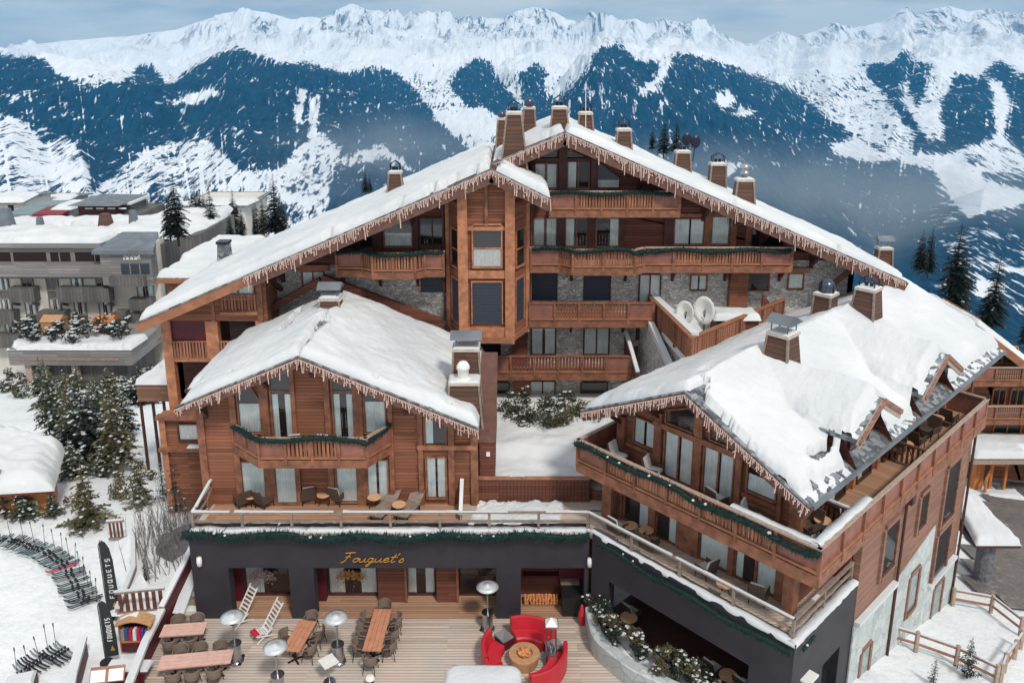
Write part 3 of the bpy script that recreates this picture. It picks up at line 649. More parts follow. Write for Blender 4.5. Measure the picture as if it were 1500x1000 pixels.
# ================================================================ RESTAURANT FLOOR (dark base) AND ITS TERRACE
deck = MB(); deck.poly_z([(-17, 20), (9, 20), (4.6, 26.3), (3.3, 28), (3.3, 31.6), (-13.3, 31.6), (-13.3, 30), (-14.6, 29.6)], -.2, 0)
struct('deck', deck, 'deck')
RX, RY = -5, 30
rest = Thing('restaurant_building', 'long low restaurant with dark plaster walls, gold script sign and terrace on top', 'building', (RX, RY, 0), off=(RX, RY, 0))
TF = FY(30)
def px2x(px, py=850, Y=30): return atY(px, py, Y)[0]
piers = [(-13.7, px2x(336)), (px2x(424), px2x(460)), (px2x(727), px2x(763)), (px2x(856), 3.28)]
fr = MB()
for a, b in piers: fbox(fr, TF, a, -.55, 0, b, 0, 2.5)
fbox(fr, TF, -13.7, -.55, 2.5, 3.28, 0, 4.3)
rest.part('wall', fr, 'dark_wall', label='dark plaster front wall with wide openings')
# angled front (plane v=-.3) and short side (u=-.37)
def WT(v):  return lambda a, o, z: rw(a, v - o, z)
def WTs(u): return lambda a, o, z: rw(u + o, a, z)
af = MB(); T_ = WT(-.3)
fbox(af, T_, -9.42, -.4, -.4, -8.5, 0, 2.5); fbox(af, T_, -1.98, -.4, -1.2, -.37, 0, 2.5); fbox(af, T_, -9.42, -.4, 2.5, -.37, 0, 4.3)
fbox(af, T_, -8.5, -.4, -1.0, -1.98, 0, -.1)
rest.part('wall', af, 'dark_wall', label='dark angled wall above the planter')
sf = MB(); T_ = WTs(-.37)
fbox(sf, T_, .1, -.3, 2.0, 4.62, 0, 4.3); fbox(sf, T_, .1, -.3, -1.4, 2.2, 0, 2.0); fbox(sf, T_, 3.6, -.3, -1.4, 4.62, 0, 2.0)
rest.part('wall', sf, 'dark_wall', label='short dark wall facing the snowy bank')
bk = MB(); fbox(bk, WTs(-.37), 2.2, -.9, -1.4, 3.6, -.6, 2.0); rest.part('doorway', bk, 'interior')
# rooms behind
room = MB(); fbox(room, FY(31.62), -13.7, -.1, 0, 4, 0, 4.2); rest.part('back_wall', room, 'siding_red')
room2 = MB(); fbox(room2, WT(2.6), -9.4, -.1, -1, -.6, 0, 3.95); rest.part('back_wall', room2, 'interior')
fl = MB(); fl.add([rw(-9.3, 2.6, .02), rw(-9.3, -.3, .02), rw(-.5, -.3, .02), rw(-.5, 2.6, .02)], [(0, 1, 2, 3)]); rest.part('floor', fl, 'beam_dark')  # floor coloured dark for the shade inside the opening
fl = MB().box(-13.3, 30.0, 0, 3.2, 31.6, .012); rest.part('threshold_floor', fl, 'warm_deck')  # deck boards carried on, tinted warm for the orange light on them
# terrace slab on top
terr = [(-13.6, 29.95), (3.3, 29.95), rw(-.42, -.2)[:2], rw(-.42, 4.6)[:2], rw(-.42, 6)[:2], rw(-9.5, 6)[:2], (3.6, 36), (-13.6, 36)]
rest.part('terrace_floor', MB().poly_z(terr, 4.0, 4.2), 'deck')
# back windows of the recess
TB = FY(31.6)
def b2(p0, y0, p1, y1, Y=31.6): a = atY(p0, y0, Y); b = atY(p1, y1, Y); return a[0], min(a[2], b[2]), b[0], max(a[2], b[2])
def gwin(p0, p1, cur, n=2, wm='curtain'): 
    a0, _, a1, _ = b2(p0, 835, p1, 868); return window(rest, TB, a0, .12, a1, 2.45, n, cur, frame='beam_dark', wm=wm)
gwin(360, 427, 'left', 2); gwin(482, 553, 'both', 2); gwin(597, 637, 'both', 1); gwin(674, 727, None, 2)
for a, b in ((338, 358), (462, 478)): 
    x0, x1 = px2x(a, 850, 31.3), px2x(b, 850, 31.3); rest.part('door_panel', fbox(MB(), TB, x0, 0, 0, x1, .5, 2.5), 'dark_red')

for a, b in ((553, 595), (639, 671)):
    x0, x1 = px2x(a, 850, 31), px2x(b, 850, 31); rest.part('pillar', fbox(MB(), TB, x0, 0, 0, x1, .55, 2.5), 'siding_red')
    rest.part('corner_post', fbox(MB(), TB, x1 - .08, .551, 0, x1 + .02, .62, 2.5), 'beam')
# firewood alcove with dark-red cupboard
x0, x1, x2 = px2x(766, 850, 31), px2x(820, 850, 31), px2x(856, 850, 31)
sh = MB()
for z in (1.15, 1.7, 2.2): fbox(sh, TB, x0, 0, z, x1, .35, z + .05)
rest.part('shelf', sh, 'dark_red'); rest.part('alcove_panel', fbox(MB(), TB, x1 - .02, 0, 0, x2, .3, 2.5), 'dark_red')
# coping snow and terrace edge
def edge_snow(p, q, z, w_=.35, seed=1, lift=.06):
    T = FS(p, q); L_ = math.hypot(q[0] - p[0], q[1] - p[1]); n = int(L_ / .18); mb = MB(); vs = []
    for k in range(n + 1):
        a = L_ * k / n; t_ = lift + .07 * fbm(a * .9, seed) + .03 * fbm(a * 4, seed); o = .03 + .06 * fbm(a * 1.7, seed + 5)
        for oo, zz in ((o, -.12 + .05 * fbm(a * 3, seed + 2)), (o + .02, t_ * .5), (-.06, t_), (-w_ + .1 * fbm(a, seed + 8), t_ * .6), (-w_, -.03)): vs.append(T(a, oo, z + max(zz, -.2)))
    return mb.add(vs, [(k * 5 + j, (k + 1) * 5 + j, (k + 1) * 5 + j + 1, k * 5 + j + 1) for k in range(n) for j in range(4)])
c0, c1, c2, c3 = (-13.6, 29.98), (3.3, 29.98), rw(-.37, -.28)[:2], rw(-.37, 4.6)[:2]
for i, (p, q) in enumerate(((c0, c1), (c1, c2), (c2, c3))): rest.part('snow', edge_snow(p, q, 4.3, .3, i * 11 + 1, .07 if i else .04), 'snow', smooth=True)
simple_rail(rest, [(-13.5, 33.9), (-13.5, 30.15), (3.22, 30.15), rw(-.6, -.05)[:2], rw(-.6, 4.5)[:2]], 4.25, .85, 2.05, 'grey_wood', snow=True)
for x, y, T_, z in ((292, 822, TF, 0), (864, 823, TF, 0)):
    a = atY(x, y, 29.9); o = MB(); o.lathe([(0, -.22), (.1, -.2), (.12, 0), (.1, .2), (0, .22)], (a[0], 29.9, a[2]), 10); rest.part('wall_lamp', o, 'lamp_white', smooth=True)
a = ru(1182, 985, -.37); o = MB(); fbox(o, WTs(-.37), a[0] - .5, 0, a[1] - .04, a[0] + .2, .35, a[1] + .03); rest.part('wall_lamp', o, 'lamp_white')
# script sign
def script_sign():
    S_ = {  # strokes on a 0..1 high grid, drawn as slanted pen strokes
     'F': ([[(.05, .95), (.3, 1.0), (.62, 1.02)], [(.36, 1.0), (.26, .5), (.12, .05), (-.04, -.02)], [(.12, .55), (.42, .58)]], .56),
     'o': ([[(.3, .42), (.12, .36), (.06, .15), (.16, .02), (.3, .1), (.34, .3), (.26, .42), (.4, .36)]], .4),
     'u': ([[(.04, .4), (.02, .12), (.12, .02), (.26, .18), (.33, .42)], [(.33, .42), (.29, .12), (.36, .02), (.46, .1)]], .44),
     'q': ([[(.32, .38), (.14, .42), (.05, .2), (.13, .04), (.27, .16), (.34, .42)], [(.34, .42), (.26, .0), (.12, -.42), (.02, -.34), (.2, -.1), (.46, .1)]], .44),
     'e': ([[(.06, .2), (.26, .28), (.3, .4), (.18, .44), (.06, .26), (.1, .04), (.24, .02), (.38, .14)]], .36),
     't': ([[(.28, .85), (.18, .4), (.12, .1), (.2, .0), (.34, .12)], [(.04, .52), (.4, .56)]], .32),
     "'": ([[(.16, .95), (.08, .72)]], .2),
     's': ([[(.02, .06), (.2, .4), (.28, .18), (.22, .02), (.06, .0)]], .36)}
    a0 = atY(500, 823, 29.94); a1 = atY(592, 823, 29.94); word = "Fouquet's"; wd = sum(S_[c_][1] for c_ in word); sx = (a1[0] - a0[0]) / wd; sz = .46; mb = MB(); x = 0
    for c_ in word:
        for st in S_[c_][0]:
            pts = [Vector((a0[0] + (x + p[0] + p[1] * .22) * sx, 29.94, a0[2] + p[1] * sz)) for p in st]
            fine = []
            for i in range(len(pts) - 1):
                p0, p1, p2, p3 = pts[max(i - 1, 0)], pts[i], pts[i + 1], pts[min(i + 2, len(pts) - 1)]
                for k in range(5): 
                    t_ = k / 5; fine.append(.5 * ((2 * p1) + (p2 - p0) * t_ + (2 * p0 - 5 * p1 + 4 * p2 - p3) * t_ ** 2 + (3 * p1 - p0 - 3 * p2 + p3) * t_ ** 3))
            fine.append(pts[-1]); mb.tube(fine, .026, 6)
        x += S_[c_][1]
    rest.part('sign', mb, 'gold', label="gold script lettering on the dark wall", smooth=True)
script_sign()
# garlands
garland([(-13.8, 30.3, 3.9), (-13.75, 29.8, 4.18), (-9, 29.78, 4.22), (-3, 29.78, 4.22), (3.25, 29.78, 4.22)], 'long dark green garland along the top of the front restaurant wall', .27, 260, .04, 5)
garland([(3.6, 29.45, 4.1), tuple(rw(-5, -.46, 4.05)), tuple(rw(-.4, -.46, 4.05))], 'snowy garland along the top of the angled restaurant wall', .17, 190, .05, 6)
garland([tuple(rw(-.2, .0, 4.1)), tuple(rw(-.2, .8, 4.1))], 'short garland end round the corner of the angled wall', .11, 110, .05, 7)

# half-round wreaths of blossom hung in the restaurant windows
for px, mat, lab in ((383, 'wreath_pale', 'pale drooping blossom wreath in the left restaurant window'), (513, 'wreath_gold', 'golden blossom wreath in the restaurant window below the script sign')):
    a = atY(px, 842, 31.2); rs = random.Random(px); m = MB()
    for k in range(420):
        q = rs.uniform(0, math.pi); r_ = rs.uniform(.12, .62); x, z = r_ * math.cos(q) * 1.05, r_ * math.sin(q) * .7 + (.0 if rs.random() < .8 else -rs.uniform(0, .45) * abs(math.cos(q)))
        s_ = rs.uniform(.03, .065); v_ = Vector((rs.gauss(0, 1), rs.gauss(0, 1), rs.gauss(0, 1))).normalized() * s_; w_ = Vector((rs.gauss(0, 1), rs.gauss(0, 1), rs.gauss(0, 1))).normalized() * s_; c_ = Vector((x, rs.uniform(-.05, .05), z)); m.add([c_ - v_, c_ + w_, c_ + v_, c_ - w_], [(0, 1, 2, 3)])
    solo('wreath', m, mat, lab, 'wreath', None, (a[0], 31.25, 1.05))
# ================================================================ LEFT CHALET
CH = (-7.5, 32.2, 4.2)
ch = Thing('chalet', 'brown wooden chalet with a rounded balcony and low snowy gable roof on the terrace', 'building', CH, off=CH)
YF = 32.2; T_ = FY(YF)
apx, apz = -8.8, 11.75; sl_l, sl_r = .43, .436
def cz(x): return apz - (sl_l * (apx - x) if x < apx else sl_r * (x - apx))
XL, XR = -13.75, -1.55
wall(ch, 'wall', T_, [(XL, 4.2), (XR, 4.2), (XR, cz(XR) - .3), (apx, apz - .3), (XL, cz(XL) - .3)], 'siding')
ch.part('wall', MB().box(XL, YF + .3, 4.2, XL + .3, 39.3, cz(XL) - .3), 'siding'); ch.part('wall', MB().box(XR - .3, YF + .3, 4.2, XR, 39.3, cz(XR) - .3), 'siding')
wall(ch, 'wall', FY(39.6), [(XL, 4.2), (XR, 4.2), (XR, cz(XR) - .3), (apx, apz - .3), (XL, cz(XL) - .3)], 'siding_red')
def wb(p0, y0, p1, y1, Y=YF): a = atY((p0 + p1) / 2, y0, Y); b = atY((p0 + p1) / 2, y1, Y); return atY(p0, (y0 + y1) / 2, Y)[0], min(a[2], b[2]), atY(p1, (y0 + y1) / 2, Y)[0], max(a[2], b[2])
# upper windows
a0, z0, a1, z1 = wb(351, 575, 382, 632); window(ch, T_, a0, z0, a1, z1, 1, 'full', top=[(a0, z1 + .1), (a0 + .35 * (a1 - a0), z1 + .28), (a0 + .7 * (a1 - a0), z1 + .2), (a1, z1 - .35)], curtop=z1 - .5)
a0, z0, a1, z1 = wb(399, 545, 427, 640); window(ch, T_, a0, z0, a1, z1, 1, 'both', transom=z1 - .85, curtop=z1 - 1.0, top=[(a0, z1 - .12), (a1, z1 + .2)])
a0, z0, a1, z1 = wb(489, 545, 517, 640); window(ch, T_, a0, z0, a1, z1, 1, 'both', transom=z1 - .85, curtop=z1 - 1.0, top=[(a0, z1 + .2), (a1, z1 - .12)])
a0, z0, a1, z1 = wb(535, 575, 564, 632); window(ch, T_, a0, z0, a1, z1, 1, 'full', top=[(a0, z1 + .1), (a0 + .55 * (a1 - a0), z1 + .05), (a1, z1 - .25)], curtop=z1 - .4)
window(ch, T_, *wb(623, 606, 652, 649), 1, 'left')
for b, c_ in (((356, 676, 388, 727), 'full'), ((405, 684, 434, 735), 'full'), ((494, 684, 523, 733), 'full'), ((539, 673, 568, 732), 'most'), ((626, 669, 653, 727), 'most')):
    window(ch, T_, *wb(*b), 1, c_)
# posts and bands
for p0, p1, za, zb in ((340, 349, 4.2, 10.1), (384, 397, 4.2, 10.6), (430, 436, 4.2, 11.1), (478, 486, 4.2, 11.1), (520, 533, 4.2, 10.8), (569, 576, 4.2, 9.9), (612, 619, 4.2, 9.4), (656, 665, 4.2, 9.1), (689, 700, 4.2, 8.4)):
    x0, x1 = atY(p0, 630, YF)[0], atY(p1, 630, YF)[0]; za = 4.2
    ch.part('post', fbox(MB(), T_, x0, 0, za, x1, .13, min(zb, cz((x0 + x1) / 2) - .45)), 'beam')
ch.part('post', fbox(MB(), T_, XL - .02, 0, 4.2, XL + .3, .10, cz(XL) - .4), 'beam')
bd = MB(); fbox(bd, T_, atY(612, 655, YF)[0], 0, 6.95, XR, .16, 7.15); ch.part('band_board', bd, 'beam_bright')
ch.part('lintel_board', fbox(MB(), T_, atY(345, 672, YF)[0], 0, 6.62, atY(575, 672, YF)[0], .1, 6.8), 'beam_dark')
# balcony
bx = [atY(345, 640, YF)[0], atY(378, 650, 30.8)[0], atY(535, 650, 30.8)[0], atY(572, 640, YF)[0]]
path = [(bx[0], YF - .05), (bx[1], 30.85), (bx[2], 30.85), (bx[3], YF - .05)]
balcony(ch, path, 7.1, style='psp', back=[], posts_every=1.2)
gb = [(x, y - .1, 8.12) for x, y in path]; garland([(p[0], p[1], 8.1) for p in gb], 'dark green garland hung on the rounded balcony of the wooden chalet', .19, 230, .01, 9)
# roof
YA, YB = 31.0, 39.8; XE0, XE1 = -14.05, -1.4
E0, A0, E1 = (XE0, YA, cz(XE0)), (apx, YA, apz), (XE1, YA, cz(XE1)); bk_ = lambda p: (p[0], YB, p[2])
rf = MB(); 
for a, b in ((E0, A0), (A0, E1)): s_ = slab4(a, b, bk_(b), bk_(a), .2); rf.add(s_.v, s_.f)
ro1 = ch.part('roof', rf, 'slate')
ch.part('snow', snow_sheet((XE0 + .02, YA + .05, cz(XE0)), A0, bk_(A0), bk_(E0), .36, 70, 90, .4, .09, 1, holes=[(.16, .12, .03, .012), (.38, .1, .02, .012), (.62, .70, .05, .18), (.3, .98, .3, .05), (.985, .18, .012, .06), (.97, .45, .02, .12)]), 'snow', ro1, smooth=True)
ch.part('snow', snow_sheet((A0[0], YA + .05, A0[2]), (E1[0], YA + .05, E1[2]), bk_(E1), bk_(A0), .42, 90, 90, .4, .16, 2, holes=[(.02, .42, .03, .09), (.0, .12, .02, .05), (.42, .04, .012, .012), (.83, .05, .012, .015), (.4, .0, .012, .01)]), 'snow', ro1, smooth=True)
fa = MB()
for a, b in ((E0, A0), (A0, E1)): fa.beam(Vector(a) + Vector((0, -.04, -.23)), Vector(b) + Vector((0, -.04, -.23)), .07, .44, (0, 0, 1))
ch.part('fascia_board', fa, 'fascia', ro1)
for a, b in ((E0, A0), (A0, E1)): ch.part('drip_edge', MB().beam(Vector(a) + Vector((0, -.09, .02)), Vector(b) + Vector((0, -.09, .02)), .06, .07), 'slate', ro1)
light_string([Vector(E0) + Vector((-.05, -.1, -.1)), Vector(A0) + Vector((0, -.1, -.1)), Vector(E1) + Vector((0, -.1, -.1))], 'icicle lights along the gable of the chalet with the rounded balcony', 4)
for p in (385, 452, 525, 590, 640): 
    x = atY(p, 560, 31.6)[0]; bracket(ch, T_, x, cz(x) - .42, 1.0, .75)
for x in (XL + .1,): bracket(ch, T_, x + .3, cz(x + .3) - .42, 1.0, .8)
# lower side roof on the left, behind
sr = slab4((-14.9, 34.0, 8.9), (-13.7, 34.0, 9.4), (-13.7, 39.5, 9.4), (-14.9, 39.5, 8.9), .2); r2 = ch.part('side_roof', sr, 'siding_red')
ch.part('snow', snow_sheet((-14.9, 34.05, 8.9), (-13.7, 34.05, 9.45), (-13.7, 39.5, 9.45), (-14.9, 39.5, 8.9), .3, 16, 60, .3, .05, 8), 'snow', r2, smooth=True)
ch.part('gutter', MB().beam((-14.92, 34, 8.85), (-14.92, 39.5, 8.85), .1, .12), 'beam_dark', r2)
# chimneys
x, y, z = atY(486, 460, 37.3); chimney(ch, x, y, z - .9, atY(486, 437, 37.3)[2], .62, .46, (.5, .4), top='plate')
ch.part('snow', MB().frustum(x, y, 12.25, 12.5, .55, .45, .4, .3), 'snow')
x, y, _ = atY(681, 600, 32.6); chimney(ch, x, y + .1, 7.9, 9.9, .80, .64, (.55, .45), top=None, label='big tapering chimney of brown boards by the right eave')
chimney(ch, x + .05, y + 1.0, 8.6, 11.1, .70, .56, (.5, .42), top='plate', label='taller chimney with a slate hood')
pot = MB(); pot.lathe([(.2, 0), (.24, .1), (.24, .45), (.3, .48), (.28, .62), (.18, .78), (0, .84)], (x - .05, y + .05, 10.05), 16); pot.lathe([(.34, 0), (.34, .12), (0, .13)], (x - .05, y + .05, 10.0), 12); ch.part('flue_cowl', pot, 'lamp_white', smooth=True)
# sloping boarded stair wall to the right of the chalet
sw = MB(); T2 = FY(34.2); sw.prism([(-1.45, 36.8, 4.3), (-1.45, 32.5, 4.3), (-1.45, 32.5, 7.0), (-1.45, 36.8, 9.6)], (0, 0, 0), (.7, 0, 0)); 
stw = ch.part('stair_enclosure', sw, 'siding_red')
ch.part('sloped_cover', MB().beam((-1.1, 32.5, 7.05), (-1.1, 36.8, 9.65), .8, .08, (0, -.5, .85)), 'fascia', stw)
ch.part('lamp', MB().box(-1.15, 32.4, 6.45, -.98, 32.5, 6.62), 'lamp_white', stw)
# side fence of the sun deck: slanting boards at the left end, short wall at right
sf = MB()
for k in range(5): sf.beam((-13.42, 33.9 - .2, 4.5 + k * .24), (-13.42, 31.6, 4.35 + k * .1), .05, .12)
ch.part('side_screen', sf, 'rail_wood'); ch.part('snow', MB().beam((-13.42, 33.9, 5.65), (-13.42, 30.4, 5.2), .12, .08), 'snow')
ch.part('side_screen', MB().prism([(-2.25, 32.1, 4.2), (-2.25, 30.7, 4.2), (-2.25, 30.9, 4.55), (-2.25, 32.1, 5.5)], (0, 0, 0), (.06, 0, 0)), 'grey_wood')
ch.part('snow', MB().beam((-2.22, 30.8, 4.55), (-2.22, 32.1, 5.52), .16, .09), 'snow')
# warm boards of the sun deck
ch.part('sun_deck', MB().poly_z([(-13.3, 30.4), (-2.3, 30.4), (-2.3, 32.2), (-13.3, 32.2)], 4.2, 4.215), 'warm_deck')
# ================================================================ RIGHT WING (rotated)
wg = Thing('chalet', 'long wooden chalet with a garlanded corner balcony and a vast snowy roof with two dormers', 'building', (RO[0], RO[1], 4.2), RROT, off=(0, 0, 4.2))
# local frame: x = u, y = v
def WZ(u): return 11.75 - .49 * abs(u + 5.65)
T_ = FY(1.7)
wall(wg, 'wall', T_, [(-9.75, 4.2), (-1.4, 4.2), (-1.4, WZ(-1.4) - .35), (-5.65, 11.4), (-9.75, WZ(-9.75) - .35)], 'siding', .25)
wg.part('wall', MB().box(-1.95, 1.95, 7.1, -1.7, 20.5, WZ(-1.7) - .3), 'siding', label='upper side wall behind the long balcony')
wg.part('wall', MB().box(-9.75, 1.95, 4.2, -9.5, 20.5, WZ(-9.75) - .3), 'siding')
wall(wg, 'wall', FY(20.8), [(-9.75, 4.2), (-1.7, 4.2), (-1.7, WZ(-1.7) - .35), (-5.65, 11.4), (-9.75, WZ(-9.75) - .35)], 'siding_red', .25)
# tall side wall to the ground, wood above, stone patches below
U = -.35; TS = FX(U)
wg.part('wall', MB().box(U - .3, 4.65, -4.2, U, 16.9, 7.0), 'wing_siding', label='tall boarded side wall above the snowy bank')
wg.part('wall', MB().box(-9.5, 16.6, -4.2, U - .3, 16.9, 7.0), 'wing_siding')
st = MB(); fbox(st, TS, 4.6, 0, -3, 8.55, .06, 2.3); o = wg.part('stone_facing', st, 'wing_stone')
wg.part('snow', MB().beam((U + .1, 4.7, 2.42), (U + .1, 8.5, 2.35), .25, .16, (0, 0, 1)), 'snow', o)
st = MB(); fpoly(st, TS, [(8.6, -3.5), (13.0, -3.5), (13.0, 3.0), (8.6, 2.2)], 0, .05); wg.part('stone_facing', st, 'wing_stone')
st = MB(); fbox(st, TS, 13.0, 0, -4, 16.9, .06, -.35); o = wg.part('stone_facing', st, 'wing_stone')
wg.part('snow', MB().beam((U + .1, 13.1, -.28), (U + .1, 16.6, -.28), .22, .14), 'snow', o)
for v in (8.55, 16.88):
    wg.part('downpipe', MB().tube([(U + .12, v, 7.0), (U + .12, v, -2.4 if v < 10 else -3.4)], .06, 8), 'beam_dark')
for a0, z0, a1, z1 in ((6.6, 3.45, 8.2, 5.6), (10.3, 3.9, 11.5, 5.5), (13.5, 2.7, 15.4, 5.6), (13.4, -.3, 15.4, 2.2), (10.3, -.3, 11.6, 1.6), (5.6, -1.6, 6.7, .5), (14.0, -2.9, 15.4, -.9)):
    window(wg, TS, a0 + .15, z0, a1 - .15, z1, 1, None, frame='wing_siding', fw=.2)
lm = MB(); fbox(lm, TS, 8.45, .05, 6.05, 8.8, .35, 6.5); wg.part('rainwater_box', lm, 'beam_dark')
# ground-floor porch front (terrace level) doors and pillars
def q(b, v=1.7, zl=None): 
    a = rv((b[0] + b[2]) / 2, b[1], v)[1]; z_ = rv((b[0] + b[2]) / 2, b[3], v)[1]; return rv(b[0], (b[1] + b[3]) / 2, v)[0], z_, rv(b[2], (b[1] + b[3]) / 2, v)[0], a
for u0, u1, c_ in ((-9.25, -8.0, 'right'), (-7.55, -6.6, 'right'), (-5.45, -4.2, 'full'), (-3.85, -3.05, 'left'), (-2.95, -2.2, 'full')): window(wg, T_, u0, 4.25, u1, 6.55, 1, c_)
for u0, u1 in ((-9.75, -9.35), (-7.95, -7.6), (-6.5, -5.5), (-4.15, -3.9), (-2.15, -1.4)):
    wg.part('post', fbox(MB(), T_, u0, 0, 4.2, u1, .2, 6.95), 'beam')
wg.part('pillar', MB().box(-10.0, .95, 4.2, -9.5, 1.45, 6.8), 'beam'); wg.part('pillar', MB().box(-1.6, 1.0, 4.2, -1.2, 1.45, 6.8), 'beam')
# side porch
wg.part('wall', MB().box(-1.7, 1.95, 4.2, -1.4, 4.66, 6.8), 'siding_red'); wg.part('wall', MB().box(-1.4, 4.4, 4.2, -.68, 4.64, 6.9), 'siding_red')
# upper windows in the gable
for b, c_, kw in (((931, 612, 961, 650), 'most', {}), ((1096, 688, 1138, 730), 'full', {})):
    u0, z0, u1, z1 = q(b); window(wg, T_, u0, 8.05, u1, 9.05 if b[0] > 1000 else 9.15, 1, c_, top=[(u0, 9.2), (u1, 8.75)] if b[0] > 1000 else None)
for u0, u1 in ((-7.35, -6.05), (-5.5, -4.25)): window(wg, T_, u0, 7.15, u1, 9.1, 2, 'most')
window(wg, T_, -7.35, 9.5, -6.05, 9.95, 1, None, top=[(-7.35, 9.95), (-6.05, 10.5)]); window(wg, T_, -5.3, 9.5, -4.25, 9.9, 1, None, top=[(-5.3, 10.45), (-4.25, 9.95)])
for u0, u1, zt in ((-9.75, -9.35, 9.0), (-7.85, -7.5, 9.8), (-5.95, -5.6, 10.6), (-4.1, -3.85, 9.9), (-1.85, -1.4, 9.1), (-2.35, -2.2, 9.1)):
    wg.part('post', fbox(MB(), T_, u0, 0, 7.1, u1, .2, zt), 'beam')
wg.part('tie_beam', fbox(MB(), T_, -7.9, .02, 9.2, -3.9, .24, 9.42), 'beam')
for u0, u1 in ((-9.3, -7.9), (-3.8, -2.4)): wg.part('band_board', fbox(MB(), T_, u0, 0, 7.75, u1, .16, 7.9), 'beam')
# balcony round two sides: front v=0, side u=0, end at v=16.9 and left end at u=-10.6
path = [(-10.55, 2.6), (-10.55, 0), (0, 0), (0, 16.9), (-1.7, 16.9)]
balcony(wg, path, 7.05, style=['p', 's', 'p', 'p'], back=[(-1.7, 1.7), (-9.75, 1.7), (-9.75, 2.6)], posts_every=1.62, fascia_h=.42)
wg.part('snow', MB().add(edge_snow((-3.4, .12), (-.12, .12), 8.1, .22, 3, .05).v, edge_snow((-3.4, .12), (-.12, .12), 8.1, .22, 3, .05).f), 'snow', smooth=True)
s_ = edge_snow((-.07, .1), (-.07, 4.2), 8.1, .3, 4, .09); wg.part('snow', s_, 'snow', smooth=True)
wg.part('snow', MB().poly_z([(-2.2, .3), (-.2, .3), (-.2, 2.9), (-1.0, 2.9)], 7.055, 7.1), 'snow', label='snow lying on the corner of the balcony floor')
# dividing rails on the long balcony
for v in (3.05, 9.6): 
    m_ = MB(); slats(m_, (-1.7, v), (-.1, v), 7.2, 8.0, .19, .1); m_.box(-1.7, v - .05, 8.0, -.1, v + .05, 8.08); dv = wg.part('divider', m_, 'siding_red')
    if v < 5: wg.part('snow', MB().box(-1.5, v - .06, 8.08, -.12, v + .06, 8.15), 'snow', dv)
for v in (4.3, 6.7, 9.3, 11.7, 14.0): window(wg, FX(-1.7), v, 7.15, v + 1.3, 9.1, 1, 'left' if v != 9.3 else None, frame='beam_dark')
for v in (2.0, 3.9, 6.2, 8.5, 11.2, 13.6, 16.2): wg.part('post', MB().box(-1.7, v, 7.05, -1.55, v + .22, 9.2), 'beam_bright')
garland([tuple(rw(-10.6, -.16, 7.98)), tuple(rw(-5, -.16, 7.98)), tuple(rw(.05, -.16, 7.98))], 'long dark green garland on the corner balcony under the big snowy roof', .19, 230, .05, 12)
# roof
V0, V1 = .3, 20.9; ue0, ue1 = -10.65, -.55
ap = (-5.65, V0, 11.75); e0 = (ue0, V0, WZ(ue0)); e1 = (ue1, V0, WZ(ue1)); bk_ = lambda p: (p[0], V1, p[2])
rf = MB()
for a, b in ((e0, ap), (ap, e1)): s_ = slab4(a, b, bk_(b), bk_(a), .2); rf.add(s_.v, s_.f)
ro2 = wg.part('roof', rf, 'slate')
wg.part('snow', snow_sheet((ue0 + .02, V0 + .03, WZ(ue0)), (-5.6, V0 + .03, 11.75), (-5.6, V1, 11.75), (ue0 + .02, V1, WZ(ue0)), .45, 60, 150, .4, .12, 21, holes=[(.9, .12, .10, .022), (.9, .42, .10, .02), (.02, .06, .012, .006)]), 'snow', ro2, smooth=True)
DORM = ((5.3, 11.62, 1.85, 'nearer dormer gable with pale fascia boards'), (11.85, 11.56, 2.15, 'farther dormer gable with pale fascia boards'))
US = -.5; DS = .58
def wing_snow():
    NU, NV = 120, 300; vs = []; zs = []
    for j in range(NV + 1):
        for i in range(NU + 1):
            u = -5.75 + (ue1 + 5.75) * i / NU; v = V0 + .03 + (V1 - V0 - .03) * j / NV; b = WZ(u); on = 0; lim = ue1 - .35; e = min(lim - u, v - V0, V1 - v)
            wv = .55 * (fbm(u * .7, v * .7, 4) + .10 * fbm(u * 3, v * 3, 8))
            for vc, za, hw, _ in DORM:
                dz = za - DS * abs(v - vc)
                if abs(v - vc) < hw - .02 and dz > b and u < US: on = 1; b = dz; e = min(US - .25 - u, (hw - abs(v - vc)) * (.8 if v > vc else .45), e + .6)
            t_ = .46 * min(1, max(0, (e + wv * (.4 if not on else .3)) / .35)) ** .5 + .13 * fbm(u * .4, v * .4, 12) * min(1, max(0, e)) + .02 * fbm(u * 3, v * 3, 2)
            for hu, hv, ru_, rv_ in ((-5.6, .7, .5, .7), (-4.9, .3, 1.2, .28), (-3.9, .25, 1.6, .16), (-1.05, 1.25, .16, .22), (-1.5, 2.6, .22, .8)):
                q = ((u - hu) / ru_) ** 2 + ((v - hv) / rv_) ** 2 + .8 * fbm(u * 3, v * 3, 9); t_ -= .7 * max(0, min(1, (1.25 - q) / .35))
            vs.append((u, v, b + max(t_, -.06))); zs.append(b + max(t_, -.06))
    W = NU + 1; fs = []
    for j in range(NV):
        for i in range(NU):
            f = (j * W + i, j * W + i + 1, (j + 1) * W + i + 1, (j + 1) * W + i); q = [zs[k] for k in f]
            if max(q) - min(q) < .8: fs.append(f)
    return MB().add(vs, fs)
wg.part('snow', wing_snow(), 'snow', ro2, smooth=True)
fa = MB()
for a, b in ((e0, ap), (ap, e1)): fa.beam(Vector(a) + Vector((0, -.04, -.24)), Vector(b) + Vector((0, -.04, -.24)), .07, .46)
wg.part('fascia_board', fa, 'fascia', ro2)
wg.part('gutter', MB().beam((ue1 + .06, V0, WZ(ue1) - .02), (ue1 + .06, V1, WZ(ue1) - .02), .12, .14), 'grey_roof', ro2)
